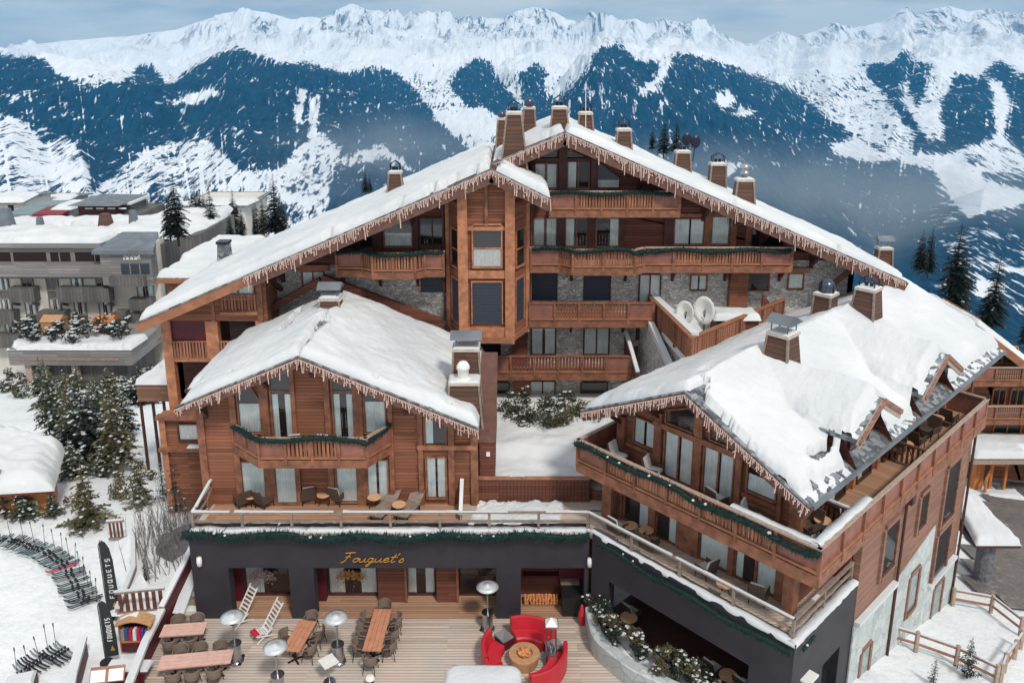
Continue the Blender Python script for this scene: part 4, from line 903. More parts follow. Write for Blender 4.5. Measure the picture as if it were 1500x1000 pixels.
for a, b in ((e0, ap), (ap, e1)): wg.part('drip_edge', MB().beam(Vector(a) + Vector((0, -.09, .02)), Vector(b) + Vector((0, -.09, .02)), .07, .07), 'slate', ro2)
o_ = (-RV[0], -RV[1])
light_string([Vector(rw(u, V0 - .1, z - .1)) for u, _, z in (e0, ap, e1)], 'icicle lights along the nearest gable above the garlanded corner balcony', 8, off=o_)
for u in (-9.6, -7.7, -5.75, -3.9, -1.6): bracket(wg, T_, u, WZ(u) - .45, 1.2, .8)
# dormers
for vc, za, hw, lab in DORM:
    ze = za - DS * hw; um = lambda z: -5.65 + (11.75 - z) / .49
    d = MB()
    for s in (-1, 1): d.prism([(US, vc, za), (US, vc + s * hw, ze), (um(ze), vc + s * hw, ze), (um(za), vc, za)], (0, 0, 0), (0, 0, -.14))
    do = wg.part('dormer', d, 'slate', label=lab)
    for s in (-1, 1):
        for k, (o_, hh, off) in enumerate(((.03, .34, -.2), (.09, .18, -.08))): wg.part('fascia_board', MB().beam((US + o_, vc - s * .02, za + off), (US + o_, vc + s * (hw + .05), ze + off), .07, hh), 'wing_siding' if k else 'trim_snowy', do)
        ck = vc + s * (hw - .35); wg.part('side_wall', MB().prism([(-1.3, ck, 9.2), (-1.3, ck, ze + .05), (um(ze) + .1, ck, ze + .05), (um(9.2), ck, 9.2)], (0, 0, 0), (0, .08 * s, 0)), 'siding_red', do)
    wg.part('gable_panel', MB().prism([(-1.35, vc - hw + .35, 9.0), (-1.35, vc + hw - .35, 9.0), (-1.35, vc + hw - .35, ze + .1), (-1.35, vc, za - .2), (-1.35, vc - hw + .35, ze + .1)], (0, 0, 0), (.1, 0, 0)), 'siding_red', do)
    window(wg, FX(-1.25), vc - .8, 9.55, vc + .8, 10.5, 2, None, frame='beam_dark', parent=do)
    wg.part('strut', MB().beam((-1.3, vc, 9.9), (US, vc, za - .35), .16, .16), 'beam_dark', do)
# chimneys
def rch(px, py, u, zt, a0, a1, top, lab=None, base=1.3):
    v, z = ru(px, py, u); return chimney(wg, u, v, WZ(u) - .3, zt, a0, a1, top=top, label=lab)
for px, yb, yt, a0, a1, top, lab in ((1145, 516, 490, .66, .44, 'plate', 'near boarded chimney with a slate hood'), (1270, 448, 424, .64, .44, 'hood', 'boarded chimney with an open metal frame'), (1209, 444, 432, .48, .40, 'dome', 'chimney with a round steel dome')):
    b_ = atz(px, yb, 12.1); u, v = rl(b_); chimney(wg, u, v, 10.8, atY(px, yt, b_[1])[2], a0, a1, top=top, label=lab)
for u, v in ((-1.9, 1.3), (-.9, 11.5), (-5.2, 1.1)): pass
# ================================================================ MAIN HOTEL BUILDING
MO = (2, 42, 3.9)
mn_ = Thing('hotel_building', 'large chalet hotel of brown wood and grey stone behind the two smaller chalets', 'building', MO, off=MO)
def mr(x): return 20.05 - .433 * abs(x - 2.64)            # roof plane
YM = 42.0; TM = FY(YM)
def wm_(p0, y0, p1, y1, Y=YM):
    a = atY((p0 + p1) / 2, y0, Y)[2]; b = atY((p0 + p1) / 2, y1, Y)[2]; ym = (y0 + y1) / 2
    return atY(p0, ym, Y)[0], min(a, b), atY(p1, ym, Y)[0], max(a, b)
XR_ = 18.6
wall(mn_, 'wall', TM, [(-3.2, 13.0), (XR_, 13.0), (XR_, mr(XR_) - .3), (2.64, 19.75), (-3.2, mr(-3.2) - .3)], 'siding_red', label='upper boarded gable wall')
wall(mn_, 'wall', TM, [(-3.2, 3.8), (XR_, 3.8), (XR_, 12.95), (-3.2, 12.95)], 'stone', label='lower stone wall')
YL = 41.2; TL = FY(YL)
wall(mn_, 'wall', TL, [(-12.9, 12.95), (-3.2, 12.95), (-3.2, mr(-3.2) - .3), (-12.9, mr(-12.9) - .3)], 'siding_red'); wall(mn_, 'wall', TL, [(-12.9, 3.8), (-3.2, 3.8), (-3.2, 12.9), (-12.9, 12.9)], 'stone')
mn_.part('wall', MB().box(XR_ - .3, 42, 0, XR_, 47.6, mr(XR_) - .4), 'siding_red')
# left boarded end with loggias
YE = 39.3; TE = FY(YE); XE_ = -18.15
lw = MB(); zr = lambda x: mr(x) - .35
e = lambda p0, y0, p1, y1: wm_(p0, y0, p1, y1, YE)
l1 = e(252, 470, 303, 525); l2 = e(321, 470, 352, 525); dn = e(262, 545, 290, 590)
fpoly(lw, TE, [(XE_, l1[3]), (-12.85, l1[3]), (-12.85, zr(-12.85)), (XE_, zr(XE_))], -.3, 0)
mn_.part('wall', lw, 'siding', label='orange boarded end wall above the loggias')
for x0, x1 in ((XE_, l1[0]), (l1[2], l2[0]), (-13.25, -12.85)): mn_.part('pillar', fbox(MB(), TE, x0, -.35, -2.5, x1, .06, l1[3] - .005), 'beam_bright')
mn_.part('back_wall', fbox(MB(), FY(YE + 1.4), XE_, -.1, -2, -12.9, 0, l1[3] + .4), 'beam_dark')
mn_.part('floor_slab', MB().box(XE_, YE - .02, l1[1] - .18, -12.9, YE + 1.4, l1[1] + .02), 'beam_bright')
z5 = atY(275, 600, YE)[2]; mn_.part('floor_slab', MB().box(XE_, YE - .02, z5 - .2, -12.9, YE + 1.4, z5), 'beam_bright')
mn_.part('dark_opening', fbox(MB(), FY(YE + .1), l1[0], 0, l1[1] + .95, l1[2], .03, l1[3]), 'dark_red'); mn_.part('dark_opening', fbox(MB(), FY(YE + .3), l2[0] + .5, 0, l2[1] + .3, l2[2] + 1, .03, l2[3]), 'interior')  # dark panels stand in for the shade inside the loggia openings
def loggia_rail(x0, x1, z, Y): 
    m = MB(); slats(m, (x0, Y), (x1, Y), z + .12, z + .9, .16, .11); m.box(x0, Y - .05, z + .9, x1, Y + .05, z + .98); m.box(x0, Y - .03, z + .02, x1, Y + .03, z + .1); return mn_.part('balustrade', m, 'slat_wood')
loggia_rail(l1[0], l1[2], l1[1], YE - .02); loggia_rail(l2[0], l2[2] + .6, l2[1], YE - .02)
b = e(327, 413, 371, 436); window(mn_, TE, b[0], b[1], b[2], b[3], 2, 'full', frame='fascia_wood'); loggia_rail(b[0] - .15, b[2] + .15, b[1] - .75, YE - .12); mn_.part('band_board', fbox(MB(), TE, b[0] - .2, 0, b[1] - .85, b[2] + .2, .25, b[1] - .7), 'fascia_wood')
mn_.part('corner_post', fbox(MB(), TE, -13.1, 0, l1[3], -12.8, .08, zr(-12.9) - .1), 'beam')
mn_.part('corner_post', fbox(MB(), TE, -15.5, 0, l1[3], -15.3, .05, zr(-15.4) - .1), 'beam')
mn_.part('wall', MB().box(-12.85, 39.3, 3.8, -12.6, 41.2, mr(-12.7) - .4), 'siding')
mn_.part('wall', MB().box(XE_, 39.3 + 1.4, -3, XE_ + .3, 47, mr(XE_) - .5), 'siding')
# low corner block with snowy ledge (far lower left)
lb = Thing('building_annex', 'low orange boarded corner block with a small window beside the left chalet', 'annex', (-17, 38.4, -2), off=(-17, 38.4, -2))
a = atY(232, 600, 38.6); b_ = atY(296, 665, 38.6)
lb.part('wall', MB().box(a[0], 38.6, -2.2, -13.8, 39.2, a[2] - .3), 'siding'); wb_ = wm_(263, 621, 291, 643, 38.6); window(lb, FY(38.6), *wb_, 1, 'full', frame='beam_dark', wm='white_paint')
lb.part('corner_post', MB().box(a[0] - .02, 38.48, -2.2, a[0] + .3, 38.6, a[2] - .3), 'beam_bright'); lb.part('ledge', MB().box(a[0] - .1, 38.3, wb_[3] + .35, -13.8, 38.7, wb_[3] + .55), 'beam')
lb.part('ledge', MB().box(a[0] - .1, 38.3, wb_[1] - .6, -13.8, 38.7, wb_[1] - .4), 'beam'); lb.part('snow', MB().frustum(-16.5, 38.45, wb_[1] - .4, wb_[1] - .25, .6, .12, .5, .08), 'snow')
# ---- roofs of the main building
YR0, YR1, YT = 40.0, 48.2, 38.0
def seg(x): return (x, mr(x))
TX, TZ = -.98, mr(-.98)
ro = MB()
s_ = slab4((2.64, YR0, mr(2.64)), (20.45, YR0, mr(20.45)), (20.45, YR1, mr(20.45)), (2.64, YR1, mr(2.64)), .25); ro.add(s_.v, s_.f)
s_ = slab4((TX, YR0, TZ), (2.64, YR0, mr(2.64)), (2.64, YR1, mr(2.64)), (TX, YR1, TZ), .25); ro.add(s_.v, s_.f)
s_ = slab4((-18.75, YT, mr(-18.75)), (TX, YT, TZ), (TX, YR1, TZ), (-18.75, YR1, mr(-18.75)), .25); ro.add(s_.v, s_.f)
rm = mn_.part('roof', ro, 'beam_dark')
SX, SZ = 1.86, TZ - .5 * 2.84
tr = mn_.part('tower_roof', slab4((TX, YT, TZ), (SX, YT, SZ), (SX, 41.4, SZ), (TX, 41.4, TZ), .22), 'beam_dark')
mn_.part('snow', snow_sheet((TX + .2, YT + .25, TZ - .1), (SX, YT + .05, SZ), (SX, 41.2, SZ), (TX + .2, 41.2, TZ - .1), .5, 30, 30, .35, .08, 41, holes=[(.05, .3, .12, .2)]), 'snow', tr, smooth=True)
mn_.part('snow', snow_sheet((2.7, YR0 + .04, mr(2.7)), (20.4, YR0 + .04, mr(20.4)), (20.4, YR1, mr(20.4)), (2.7, YR1, mr(2.7)), .42, 130, 70, .35, .12, 42, holes=[(.48, .02, .006, .03), (.8, .03, .006, .03)]), 'snow', rm, smooth=True)
mn_.part('snow', snow_sheet((TX, YR0 + .5, TZ), (2.64, YR0 + .1, mr(2.64)), (2.64, YR1, mr(2.64)), (TX, YR1, TZ), .4, 30, 60, .35, .12, 43, holes=[(.5, .02, .5, .05)]), 'snow', rm, smooth=True)
mn_.part('snow', snow_sheet((-18.7, YT + .04, mr(-18.7)), (TX - .1, YT + .3, TZ), (TX - .1, YR1, TZ), (-18.7, YR1, mr(-18.7)), .42, 140, 80, .35, .12, 44, holes=[(.93, .03, .05, .05), (.84, .035, .012, .04), (.75, .03, .008, .04), (.55, .02, .01, .02)]), 'snow', rm, smooth=True)
fa = MB(); o = Vector((0, -.05, -.24))
def fas(a, b, w_=.62, mat='fascia', par=None): return mn_.part('fascia_board', MB().beam(Vector(a) + Vector((0, -.05, -.04 - w_ / 2)), Vector(b) + Vector((0, -.05, -.04 - w_ / 2)), .08, w_), mat, par or rm)
fas((2.64, YR0, mr(2.64)), (20.45, YR0, mr(20.45))); fas((TX - 1, YR0, mr(TX - 1)), (2.64, YR0, mr(2.64)))
fas((-18.75, YT, mr(-18.75)), (-12.9, YT, mr(-12.9)), .5, 'fascia_wood'); fas((-12.9, YT, mr(-12.9)), (TX, YT, TZ)); fas((TX, YT, TZ), (SX, YT, SZ), .6, 'fascia', tr)
for a, b in (((2.64, YR0, mr(2.64)), (20.45, YR0, mr(20.45))), ((TX - 1, YR0, mr(TX - 1)), (2.64, YR0, mr(2.64))), ((-18.75, YT, mr(-18.75)), (TX, YT, TZ)), ((TX, YT, TZ), (SX, YT, SZ))):
    mn_.part('drip_edge', MB().beam(Vector(a) + Vector((0, -.1, .0)), Vector(b) + Vector((0, -.1, .0)), .07, .07), 'slate', rm)
lo = Vector((0, -.12, -.06))
light_string([Vector((2.64, YR0, mr(2.64))) + lo, Vector((20.4, YR0, mr(20.4))) + lo], 'icicle lights along the long right slope of the big hotel gable', 11, (.2, .74), .085, .036)
light_string([Vector((TX - .6, YR0, mr(TX - .6))) + lo, Vector((2.6, YR0, mr(2.6))) + lo], 'short icicle lights left of the topmost hotel gable', 12, (.2, .74), .085, .036)
light_string([Vector((-13.2, YT, mr(-13.2))) + lo, Vector((TX, YT, TZ)) + lo], 'icicle lights along the long left slope of the hotel roof', 13, (.2, .74), .085, .036)
light_string([Vector((TX, YT, TZ)) + lo, Vector((SX, YT, SZ)) + lo], 'icicle lights on the short gable slope over the central bay tower', 14, (.2, .74), .085, .036)
# ---- central bay tower
tp = [(-3.35, 40.6), (-2.45, 38.75), (-.1, 38.75), (.82, 40.6)]; zb = 9.75
def TS2(i): return FS(tp[i], tp[i + 1])
ln = [math.hypot(tp[i + 1][0] - tp[i][0], tp[i + 1][1] - tp[i][1]) for i in range(3)]
core = MB().poly_z([(-3.3, 42), (-3.3, 40.7), (-2.4, 38.95), (-.15, 38.95), (.77, 40.7), (.77, 42)], zb, 17.0); mn_.part('bay_wall', core, 'siding')
core = MB().poly_z([(-3.3, 42), (-3.3, 40.7), (-2.4, 38.95), (-.98, 38.95), (-.98, 42)], 17.0, 17.45); mn_.part('bay_wall', core, 'siding')
gp = MB(); fpoly(gp, FY(38.95), [(-2.4, 16.8), (-.15, 16.8), (-.15, 17.7), (-.98, 18.2), (-2.4, 17.65)], -.3, .02); mn_.part('gable_panel', gp, 'siding')
for i, pts in enumerate(tp):
    x, y = pts; mn_.part('corner_post', MB().box(x - .24 if i in (1, 2) else x - .1, y - .12, zb - .35, x + .24 if i in (1, 2) else x + .1, y + .22, {0: 16.7, 1: 17.7, 2: 17.6, 3: 16.4}[i]), 'beam_bright')
T0 = FY(38.9)
for z0, z1, t_ in ((12.85, 13.25, .16), (9.7, 10.25, .17), (15.3, 15.5, .12)): mn_.part('band_board', fbox(MB(), T0, -2.3, 0, z0, -.25, t_, z1), 'beam_bright')
mn_.part('mullion', fbox(MB(), T0, -1.35, 0, 15.5, -1.2, .1, 17.6), 'beam')
b = wm_(693, 330, 734, 391, 38.8); window(mn_, T0, b[0], b[1], b[2], b[3], 1, 'full', transom=b[1] + (b[3] - b[1]) * .45, curtop=b[1] + (b[3] - b[1]) * .42, frame='beam_bright', wm='white_paint')
b = wm_(692, 414, 735, 475, 38.8); shutter(mn_, T0, *b, frame='beam_bright')
for i, (s_, e_) in ((0, (.15, .85)), (2, (.15, .85))):
    T = TS2(i); l_ = ln[i]; zz = .0
    mn_.part('bay_side', fbox(MB(), T, .02, -.12, zb, l_ - .02, -.02, 16.6), 'siding')
    T2 = (lambda T: lambda a, o, z: T(a, o - .02, z))(T)
    window(mn_, T2, l_ * .3, 13.3, l_ * .75, 15.2, 1, None, transom=14.2, frame='beam_bright'); shutter(mn_, T2, l_ * .3, 10.3, l_ * .75, 12.6, frame='beam_bright')
mn_.part('bay_floor', MB().poly_z([(-3.4, 42), (-3.45, 40.6), (-2.5, 38.6), (-.05, 38.6), (.9, 40.6), (.9, 42)], zb - .3, zb - .02), 'fascia_wood')
mn_.part('downpipe', MB().tube([(-3.6, 40.9, 16.3), (-3.6, 40.9, 10)], .06, 7), 'fascia'); mn_.part('downpipe', MB().tube([(1.0, 40.9, 17.0), (1.0, 40.9, 9.6)], .06, 7), 'fascia')
# ---- right of the tower
def W_(b, n=1, c_='full', Y=YM, **k): return window(mn_, FY(Y), *wm_(*b, Y), n, c_, **k)
# gable windows
b = wm_(784, 236, 815, 275); window(mn_, TM, b[0], b[1], b[2], b[3], 2, 'most', top=[(b[0], b[3] - .15), (b[2], b[3] - .15)])
b = wm_(832, 236, 862, 275); window(mn_, TM, b[0], b[1], b[2], b[3], 2, 'left')
b = wm_(876, 236, 907, 275); window(mn_, TM, b[0], b[1], b[2], b[3], 1, 'full', top=[(b[0], b[3] - .05), (b[2], b[3] - .9)], curtop=b[3] - 1.0, frame='beam_dark')
for p0, p1, ys in ((790, 816, (232, 220)), (831, 858, (220, 232))):
    b = wm_(p0, 219, p1, 232); window(mn_, TM, b[0], b[1], b[2], b[1] + .1, 1, None, top=[(b[0], b[1] + (.05 if p0 < 800 else .5)), (b[2], b[1] + (.5 if p0 < 800 else .05))], frame='beam_dark')
for p0, p1, yt in ((818, 830, 208), (865, 875, 232), (778, 784, 240)):
    x0, x1 = atY(p0, 250, YM)[0], atY(p1, 250, YM)[0]; mn_.part('post', fbox(MB(), TM, x0, 0, 16, x1, .35, atY(p0, yt, YM)[2]), 'beam_dark')
mn_.part('tie_beam', fbox(MB(), TM, atY(782, 234, YM)[0], .02, atY(820, 235, YM)[2] - .05, atY(880, 234, YM)[0], .3, atY(820, 235, YM)[2] + .15), 'beam_dark')
# floor 3 (z 13)
for bb, n, c_ in (((782, 320, 815, 360), 2, 'most'), ((829, 320, 859, 360), 2, 'left'), ((874, 320, 906, 360), 1, 'right'), ((988, 321, 1009, 357), 1, 'full'), ((1011, 321, 1030, 357), 1, 'full'), ((1043, 312, 1067, 357), 1, 'full')): W_(bb, n, c_)
W_((1101, 335, 1142, 362), 1, None, frame='beam_dark')
for p0, p1 in ((815, 826), (860, 872), (907, 914), (972, 986), (1031, 1041), (1069, 1078), (1092, 1100)):
    x0, x1 = atY(p0, 340, YM)[0], atY(p1, 340, YM)[0]; mn_.part('post', fbox(MB(), TM, x0, 0, 13.0, x1, .16, min(15.8, mr(x1) - .5)), 'beam_dark' if p0 < 1000 else 'beam')
mn_.part('band_board', fbox(MB(), TM, atY(980, 300, YM)[0], 0, 15.35, atY(1098, 300, YM)[0], .14, 15.55), 'beam')
# floor 2 (z 10), stone
for bb in ((779, 401, 815, 440), (856, 402, 893, 440)): shutter(mn_, TM, *wm_(*bb))
W_((937, 402, 966, 442), 2, 'full', frame='beam_dark')
for bb, c_ in (((1012, 403, 1034, 424), 'most'), ((1096, 400, 1125, 424), None), ((1155, 401, 1175, 422), 'full')):
    W_(bb, 1, c_, frame='beam'); b = wm_(*bb); mn_.part('lintel', fbox(MB(), TM, b[0] - .3, 0, b[3] + .1, b[2] + .3, .22, b[3] + .38), 'fascia_wood')
x0, x1 = atY(1066, 420, YM)[0], atY(1092, 420, YM)[0]; mn_.part('pillar', fbox(MB(), TM, x0, 0, 9.6, x1, .5, 12.9), 'siding')
x0, x1 = atY(1030, 420, YM)[0], atY(1055, 420, YM)[0]
# floor 1 (z 7)
for bb, n, c_ in (((779, 480, 813, 518), 2, 'most'), ((856, 480, 891, 518), 2, 'full')): W_(bb, n, c_, frame='beam_dark')
W_((933, 478, 945, 495), 1, None, frame='beam_dark')
# ground floor (z 4)
for bb, n, c_ in (((700, 497, 732, 520), 1, None), ((777, 558, 812, 600), 2, 'full'), ((852, 560, 888, 592), 1, None), ((716, 560, 745, 600), 1, None)): W_(bb, n, c_, frame='beam_dark')
x0, x1 = atY(752, 580, 41.6)[0], atY(776, 580, 41.6)[0]; mn_.part('door', fbox(MB(), TM, x0, 0, 4, x1, .3, 6.7), 'siding')
x0, x1 = atY(752, 505, 41.6)[0], atY(773, 505, 41.6)[0]; mn_.part('pillar', fbox(MB(), TM, x0, 0, 6.9, x1, .4, 9.5), 'siding_red')
# balconies right
by = 40.5; X_ = lambda p, y=361, Y=by: atY(p, y, Y)[0]
bal_t = balcony(mn_, [(X_(806, 280), by), (X_(995, 280), by), (X_(997, 280), YM)], 15.95, style='sp', back=[(X_(806, 280), YM)], posts_every=1.4)
balcony(mn_, [(1.0, by), (X_(822), by), (X_(838), by - .5), (X_(927), by - .5), (X_(944), by), (X_(1160), by), (X_(1162), YM)], 13.0, style='pssssp', back=[(1.0, YM)], posts_every=1.4)
balcony(mn_, [(.95, by), (X_(957, 442), by), (X_(958, 442), YM)], 9.98, style='sp', back=[(.95, YM)], smat='siding', rail='beam', pmat='beam', posts_every=1.3)
balcony(mn_, [(X_(713, 520), by), (X_(923, 520), by), (X_(938, 520), YM)], 6.98, style='sp', back=[(X_(713, 520), YM)], smat='siding_red', rail='beam', pmat='beam', posts_every=1.3)
garland([(X_(806, 280), by - .12, 16.95), (X_(985, 280), by - .12, 16.95)], 'dark green garland on the topmost hotel balcony', .18, 210, 0, 21)
garland([(1.05, by - .12, 14.0), (X_(822), by - .12, 14.0), (X_(838), by - .62, 14.0), (X_(927), by - .62, 14.0), (X_(944), by - .12, 14.0), (X_(1158), by - .12, 14.0)], 'long dark green garland on the second hotel balcony right of the bay tower', .18, 210, 0, 22)
# left of the tower
byl = 39.7; XL_ = lambda p: atY(p, 361, byl)[0]
balcony(mn_, [(XL_(492), YL), (XL_(492), byl), (XL_(531), byl), (XL_(547), byl - .45), (XL_(607), byl - .45), (XL_(622), byl), (-3.5, byl)], 13.0, style='ppssspp'[:6], back=[(-3.5, YL)], posts_every=1.3)
garland([(XL_(492), byl - .12, 14.0), (XL_(531), byl - .12, 14.0), (XL_(547), byl - .57, 14.0), (XL_(607), byl - .57, 14.0), (XL_(622), byl - .12, 14.0), (-3.5, byl - .12, 14.0)], 'dark green garland on the hotel balcony left of the bay tower', .18, 210, 0, 23)
b = wm_(563, 314, 603, 360, YL); window(mn_, TL, b[0], b[1], b[2], b[3], 1, 'full', top=[(b[0], b[3] - .55), (b[2], b[3] + .3)], curtop=b[3] - 1)
b = wm_(527, 335, 545, 360, YL); window(mn_, TL, b[0], b[1], b[2], b[3], 1, None, top=[(b[0], b[3] - .4), (b[2], b[3] + .05)], frame='beam_dark')
b = wm_(616, 320, 651, 357, YL); window(mn_, TL, *b, 2, None, frame='beam_dark')
for p0, p1 in ((547, 559), (605, 613)):
    x0, x1 = atY(p0, 340, YL)[0], atY(p1, 340, YL)[0]; mn_.part('post', fbox(MB(), TL, x0, 0, 13, x1, .2, mr(x0) - .6), 'beam_dark')
b = wm_(444, 398, 474, 418, YL); window(mn_, TL, *b, 2, 'full', frame='beam'); mn_.part('lintel', fbox(MB(), TL, b[0] - .35, 0, b[3] + .1, b[2] + .35, .22, b[3] + .42), 'fascia_wood')
b = wm_(618, 399, 652, 428, YL); shutter(mn_, TL, *b)
# brown parapets descending behind the chalet roof
for p, q in (((472, 408), (652, 475)), ):
    a = atY(*p, 40.4); b = atY(*q, 40.4); mn_.part('parapet', MB().beam(a, b, .35, .45), 'siding_red')
a = atY(470, 410, 40.4); b = atY(400, 450, 40.4); mn_.part('parapet', MB().beam(a, b, .35, .35), 'siding_red')
# brackets and struts under balconies and eaves
for p in (502, 556, 611, 650): x = atY(p, 395, 41)[0]; bracket(mn_, TL, x, 12.8, 1.3, .9, .14)
for p in (837, 916, 985, 1062, 1142): x = atY(p, 395, 42)[0]; bracket(mn_, TM, x, 12.75, 1.3, .8, .14)
for p in (836, 912): x = atY(p, 480, 42)[0]; bracket(mn_, TM, x, 9.7, 1.2, .7, .12)
for x in (-12.2, -8.2, -5.2): bracket(mn_, TL, x, mr(x) - .5, 2.4, 1.0, .2)
for x in (6.7, 10.2, 13.4, 16.2): bracket(mn_, TM, x, mr(x) - .5, 1.8, 1.0, .2)
x = atY(1240, 400, 41)[0]; mn_.part('strut', MB().beam((x - 1.3, 41.5, 10.9), (x + .1, 40.6, 12.9), .3, .3), 'beam_dark'); mn_.part('strut', MB().beam((-12.3, 41, 11.6), (-12.9, 39.0, 13.4), .2, .2), 'beam_dark')
# chimneys on the main roof
def mch(px, yb, yt, w0, w1, Y, top, lab=None, trim=True, mat='chimney_boards'):
    x, _, z = atY(px, yb, Y); zt = atY(px, yt, Y)[2]; s = (Y * cp_ + 6 * sp_) / F
    return chimney(mn_, x, Y, z - 1.2, zt, w0 * s / 2 + .04, w1 * s / 2 - .05, (w0 * s / 2 * .75, w1 * s / 2 * .75 - .04), top=top, label=lab, trim=trim, mat=mat)
mch(753, 220, 168, 38, 24, 40.6, 'hood', 'tallest chimney beside the bay tower gable'); mch(735, 205, 176, 18, 14, 43.5, 'dome'); mch(775, 200, 160, 22, 18, 44.5, 'dome')
mch(819, 186, 160, 32, 23, 42, 'hood', 'chimney directly behind the main gable'); mch(857, 192, 168, 27, 21, 44, 'hood'); mch(913, 212, 192, 25, 22, 43, 'hood'); mch(580, 274, 254, 28, 20, 44, 'hood')
mch(1050, 262, 242, 24, 24, 46, 'hood'); mch(1088, 296, 265, 34, 26, 42, 'pot', 'stout chimney with a steel pot on the right slope'); mch(999, 240, 224, 26, 22, 46, 'hood'); mch(1293, 382, 365, 25, 22, 47, 'plate')
mn_.part('antenna', MB().tube([atY(858, 190, 43.2), atY(858, 122, 43.2)], .02, 5), 'lamp_white')
for px, py in ((1006, 204), (1019, 208)):
    a = atY(px, py, 46); m = MB(); m.lathe([(.28, 0), (.2, .05), (0, .08)], (0, 0, 0), 14); mm = MB(); mm.v = [(a[0] + v_[0], a[1] - v_[2], a[2] + v_[1] * 1.3) for v_ in m.v]; mm.f = m.f; mm.m = m.m; mm.tube([(a[0], a[1] + .05, a[2]), (a[0] - .1, a[1], a[2] - 1.1)], .03, 5); mn_.part('roof_dish', mm, 'dark_steel')
# ---- side terrace with dishes (between the hotel and the wing)
TT = Thing('roof_terrace', 'wood fenced roof terrace holding two white satellite dishes', 'terrace', (9, 37, 4), off=(9, 37, 4))
pc = rw(-10.15, 7.3); pe = rw(-10.15, 16.2); tA = (7.55, 41.9)
TT.part('floor_slab', MB().poly_z([tA, pc[:2], pe[:2], (15.5, 41.95)], 9.4, 9.75), 'ground_snow')
w_ = MB(); w_.poly_z([(tA[0] + .1, tA[1]), (pc[0] + .05, pc[1] + .2), (pc[0] + .3, pc[1] + .2), (tA[0] + .5, tA[1])], 4, 9.5); TT.part('wall', w_, 'stone')
def plank_fence(p, q, z, h, name='fence_panel'):
    m = MB(); slats(m, p, q, z, z + h, .2, .17, .05); o = TT.part(name, m, 'slat_wood'); L_ = math.hypot(q[0] - p[0], q[1] - p[1]); T = FS(p, q)
    m2 = MB(); fbox(m2, T, -.05, -.1, z + h, L_ + .05, .1, z + h + .09); TT.part('cap_rail', m2, 'fascia_wood', o)
    for k in range(int(L_ / 2.2) + 1): TT.part('post', fbox(MB(), T, k * 2.2 - .05, -.12, z - .1, k * 2.2 + .05, .12, z + h), 'beam', o)
    return o
f1 = plank_fence(tA, pc[:2], 9.75, 1.15); f2 = plank_fence(pc[:2], pe[:2], 9.75, 1.05)
sn = MB(); sn.beam((tA[0] + .22, tA[1], 10.95), (pc[0] + .28, pc[1] + .25, 10.95), .38, .16); TT.part('snow', sn, 'snow', f1)
sn = MB(); sn.beam((7.2, 41.8, 10.3), (pc[0] - .45, 36.6, 8.6), .3, .3); TT.part('snow', sn, 'snow'); sn = MB(); sn.prism([(7.05, 41.9, 4), (7.05, 41.9, 10.2), (pc[0] - .55, 36.6, 8.5), (pc[0] - .55, 36.6, 4)], (0, 0, 0), (.25, 0, 0)); TT.part('stair_wall', sn, 'stone')
TT.part('parapet', MB().prism([(6.2, 41.8, 7), (6.6, 39.6, 7), (6.6, 39.6, 7.4), (6.2, 41.8, 9.0)], (0, 0, 0), (.12, 0, 0)), 'siding_red'); TT.part('snow', MB().beam((6.26, 41.7, 9.0), (6.66, 39.6, 7.45), .2, .14), 'snow')
sh_ = MB(); sh_.prism([(atY(1115, 420, 41)[0], 41, 9.7), (atY(1155, 420, 41)[0], 41, 9.7), (atY(1118, 420, 41)[0], 41, 11.4)], (0, 0, 0), (0, -.15, 0)); TT.part('side_screen', sh_, 'siding_red')
for px, py, rr_, lab in ((1003, 458, .56, 'left satellite dish of the pair, half hidden by the fence'), (1031, 455, .66, 'right satellite dish of the pair, larger and nearer')):
    Yd = 38.4 if px < 1010 else 37.9; a = atY(px, py, Yd); t2 = Thing('satellite_dish', lab, 'dish', (a[0], Yd, 9.75), R(-35), 'white satellite dishes')
    m = MB(); m.lathe([(0, .16), (.3, .13), (.6, .06), (.85, 0), (.87, .02), (.6, .1), (0, .2)], n=24); m.v = [(v_[0] * rr_ / .85 * .82, v_[2] * 1.2, v_[1] * rr_ / .85 * 1.1 + a[2] - 9.75) for v_ in m.v]; t2.part('reflector', m, 'lamp_white', smooth=True)
    t2.part('mast', MB().tube([(0, .15, 0), (0, .15, a[2] - 9.75)], .05, 8), 'steel'); t2.part('receiver_arm', MB().tube([(0, .1, a[2] - 9.75 - rr_ * .8), (.1, -.55, a[2] - 9.75 - .15)], .025, 6), 'steel')
ac = Thing('equipment_box', 'flat brown equipment box under a thick slab of snow on the roof terrace', 'box', (11.2, 39.2, 9.75), off=(11.2, 39.2, 9.75))
p0, p1 = atY(1050, 465, 39)[0], atY(1112, 465, 39)[0]; ac.part('cabinet', MB().box(p0, 39.0, 9.75, p1, 40.2, 10.6), 'siding_red'); ac.part('snow', snow_sheet((p0 - .2, 38.8, 10.62), (p1 + .1, 38.8, 10.62), (p1 + .1, 40.3, 10.62), (p0 - .2, 40.3, 10.62), .3, 24, 14, .2, .03, 51), 'snow', smooth=True); ac.part('vent_panel', MB().box(p0 + .5, 38.95, 9.95, p0 + .85, 38.999, 10.5), 'lamp_white')
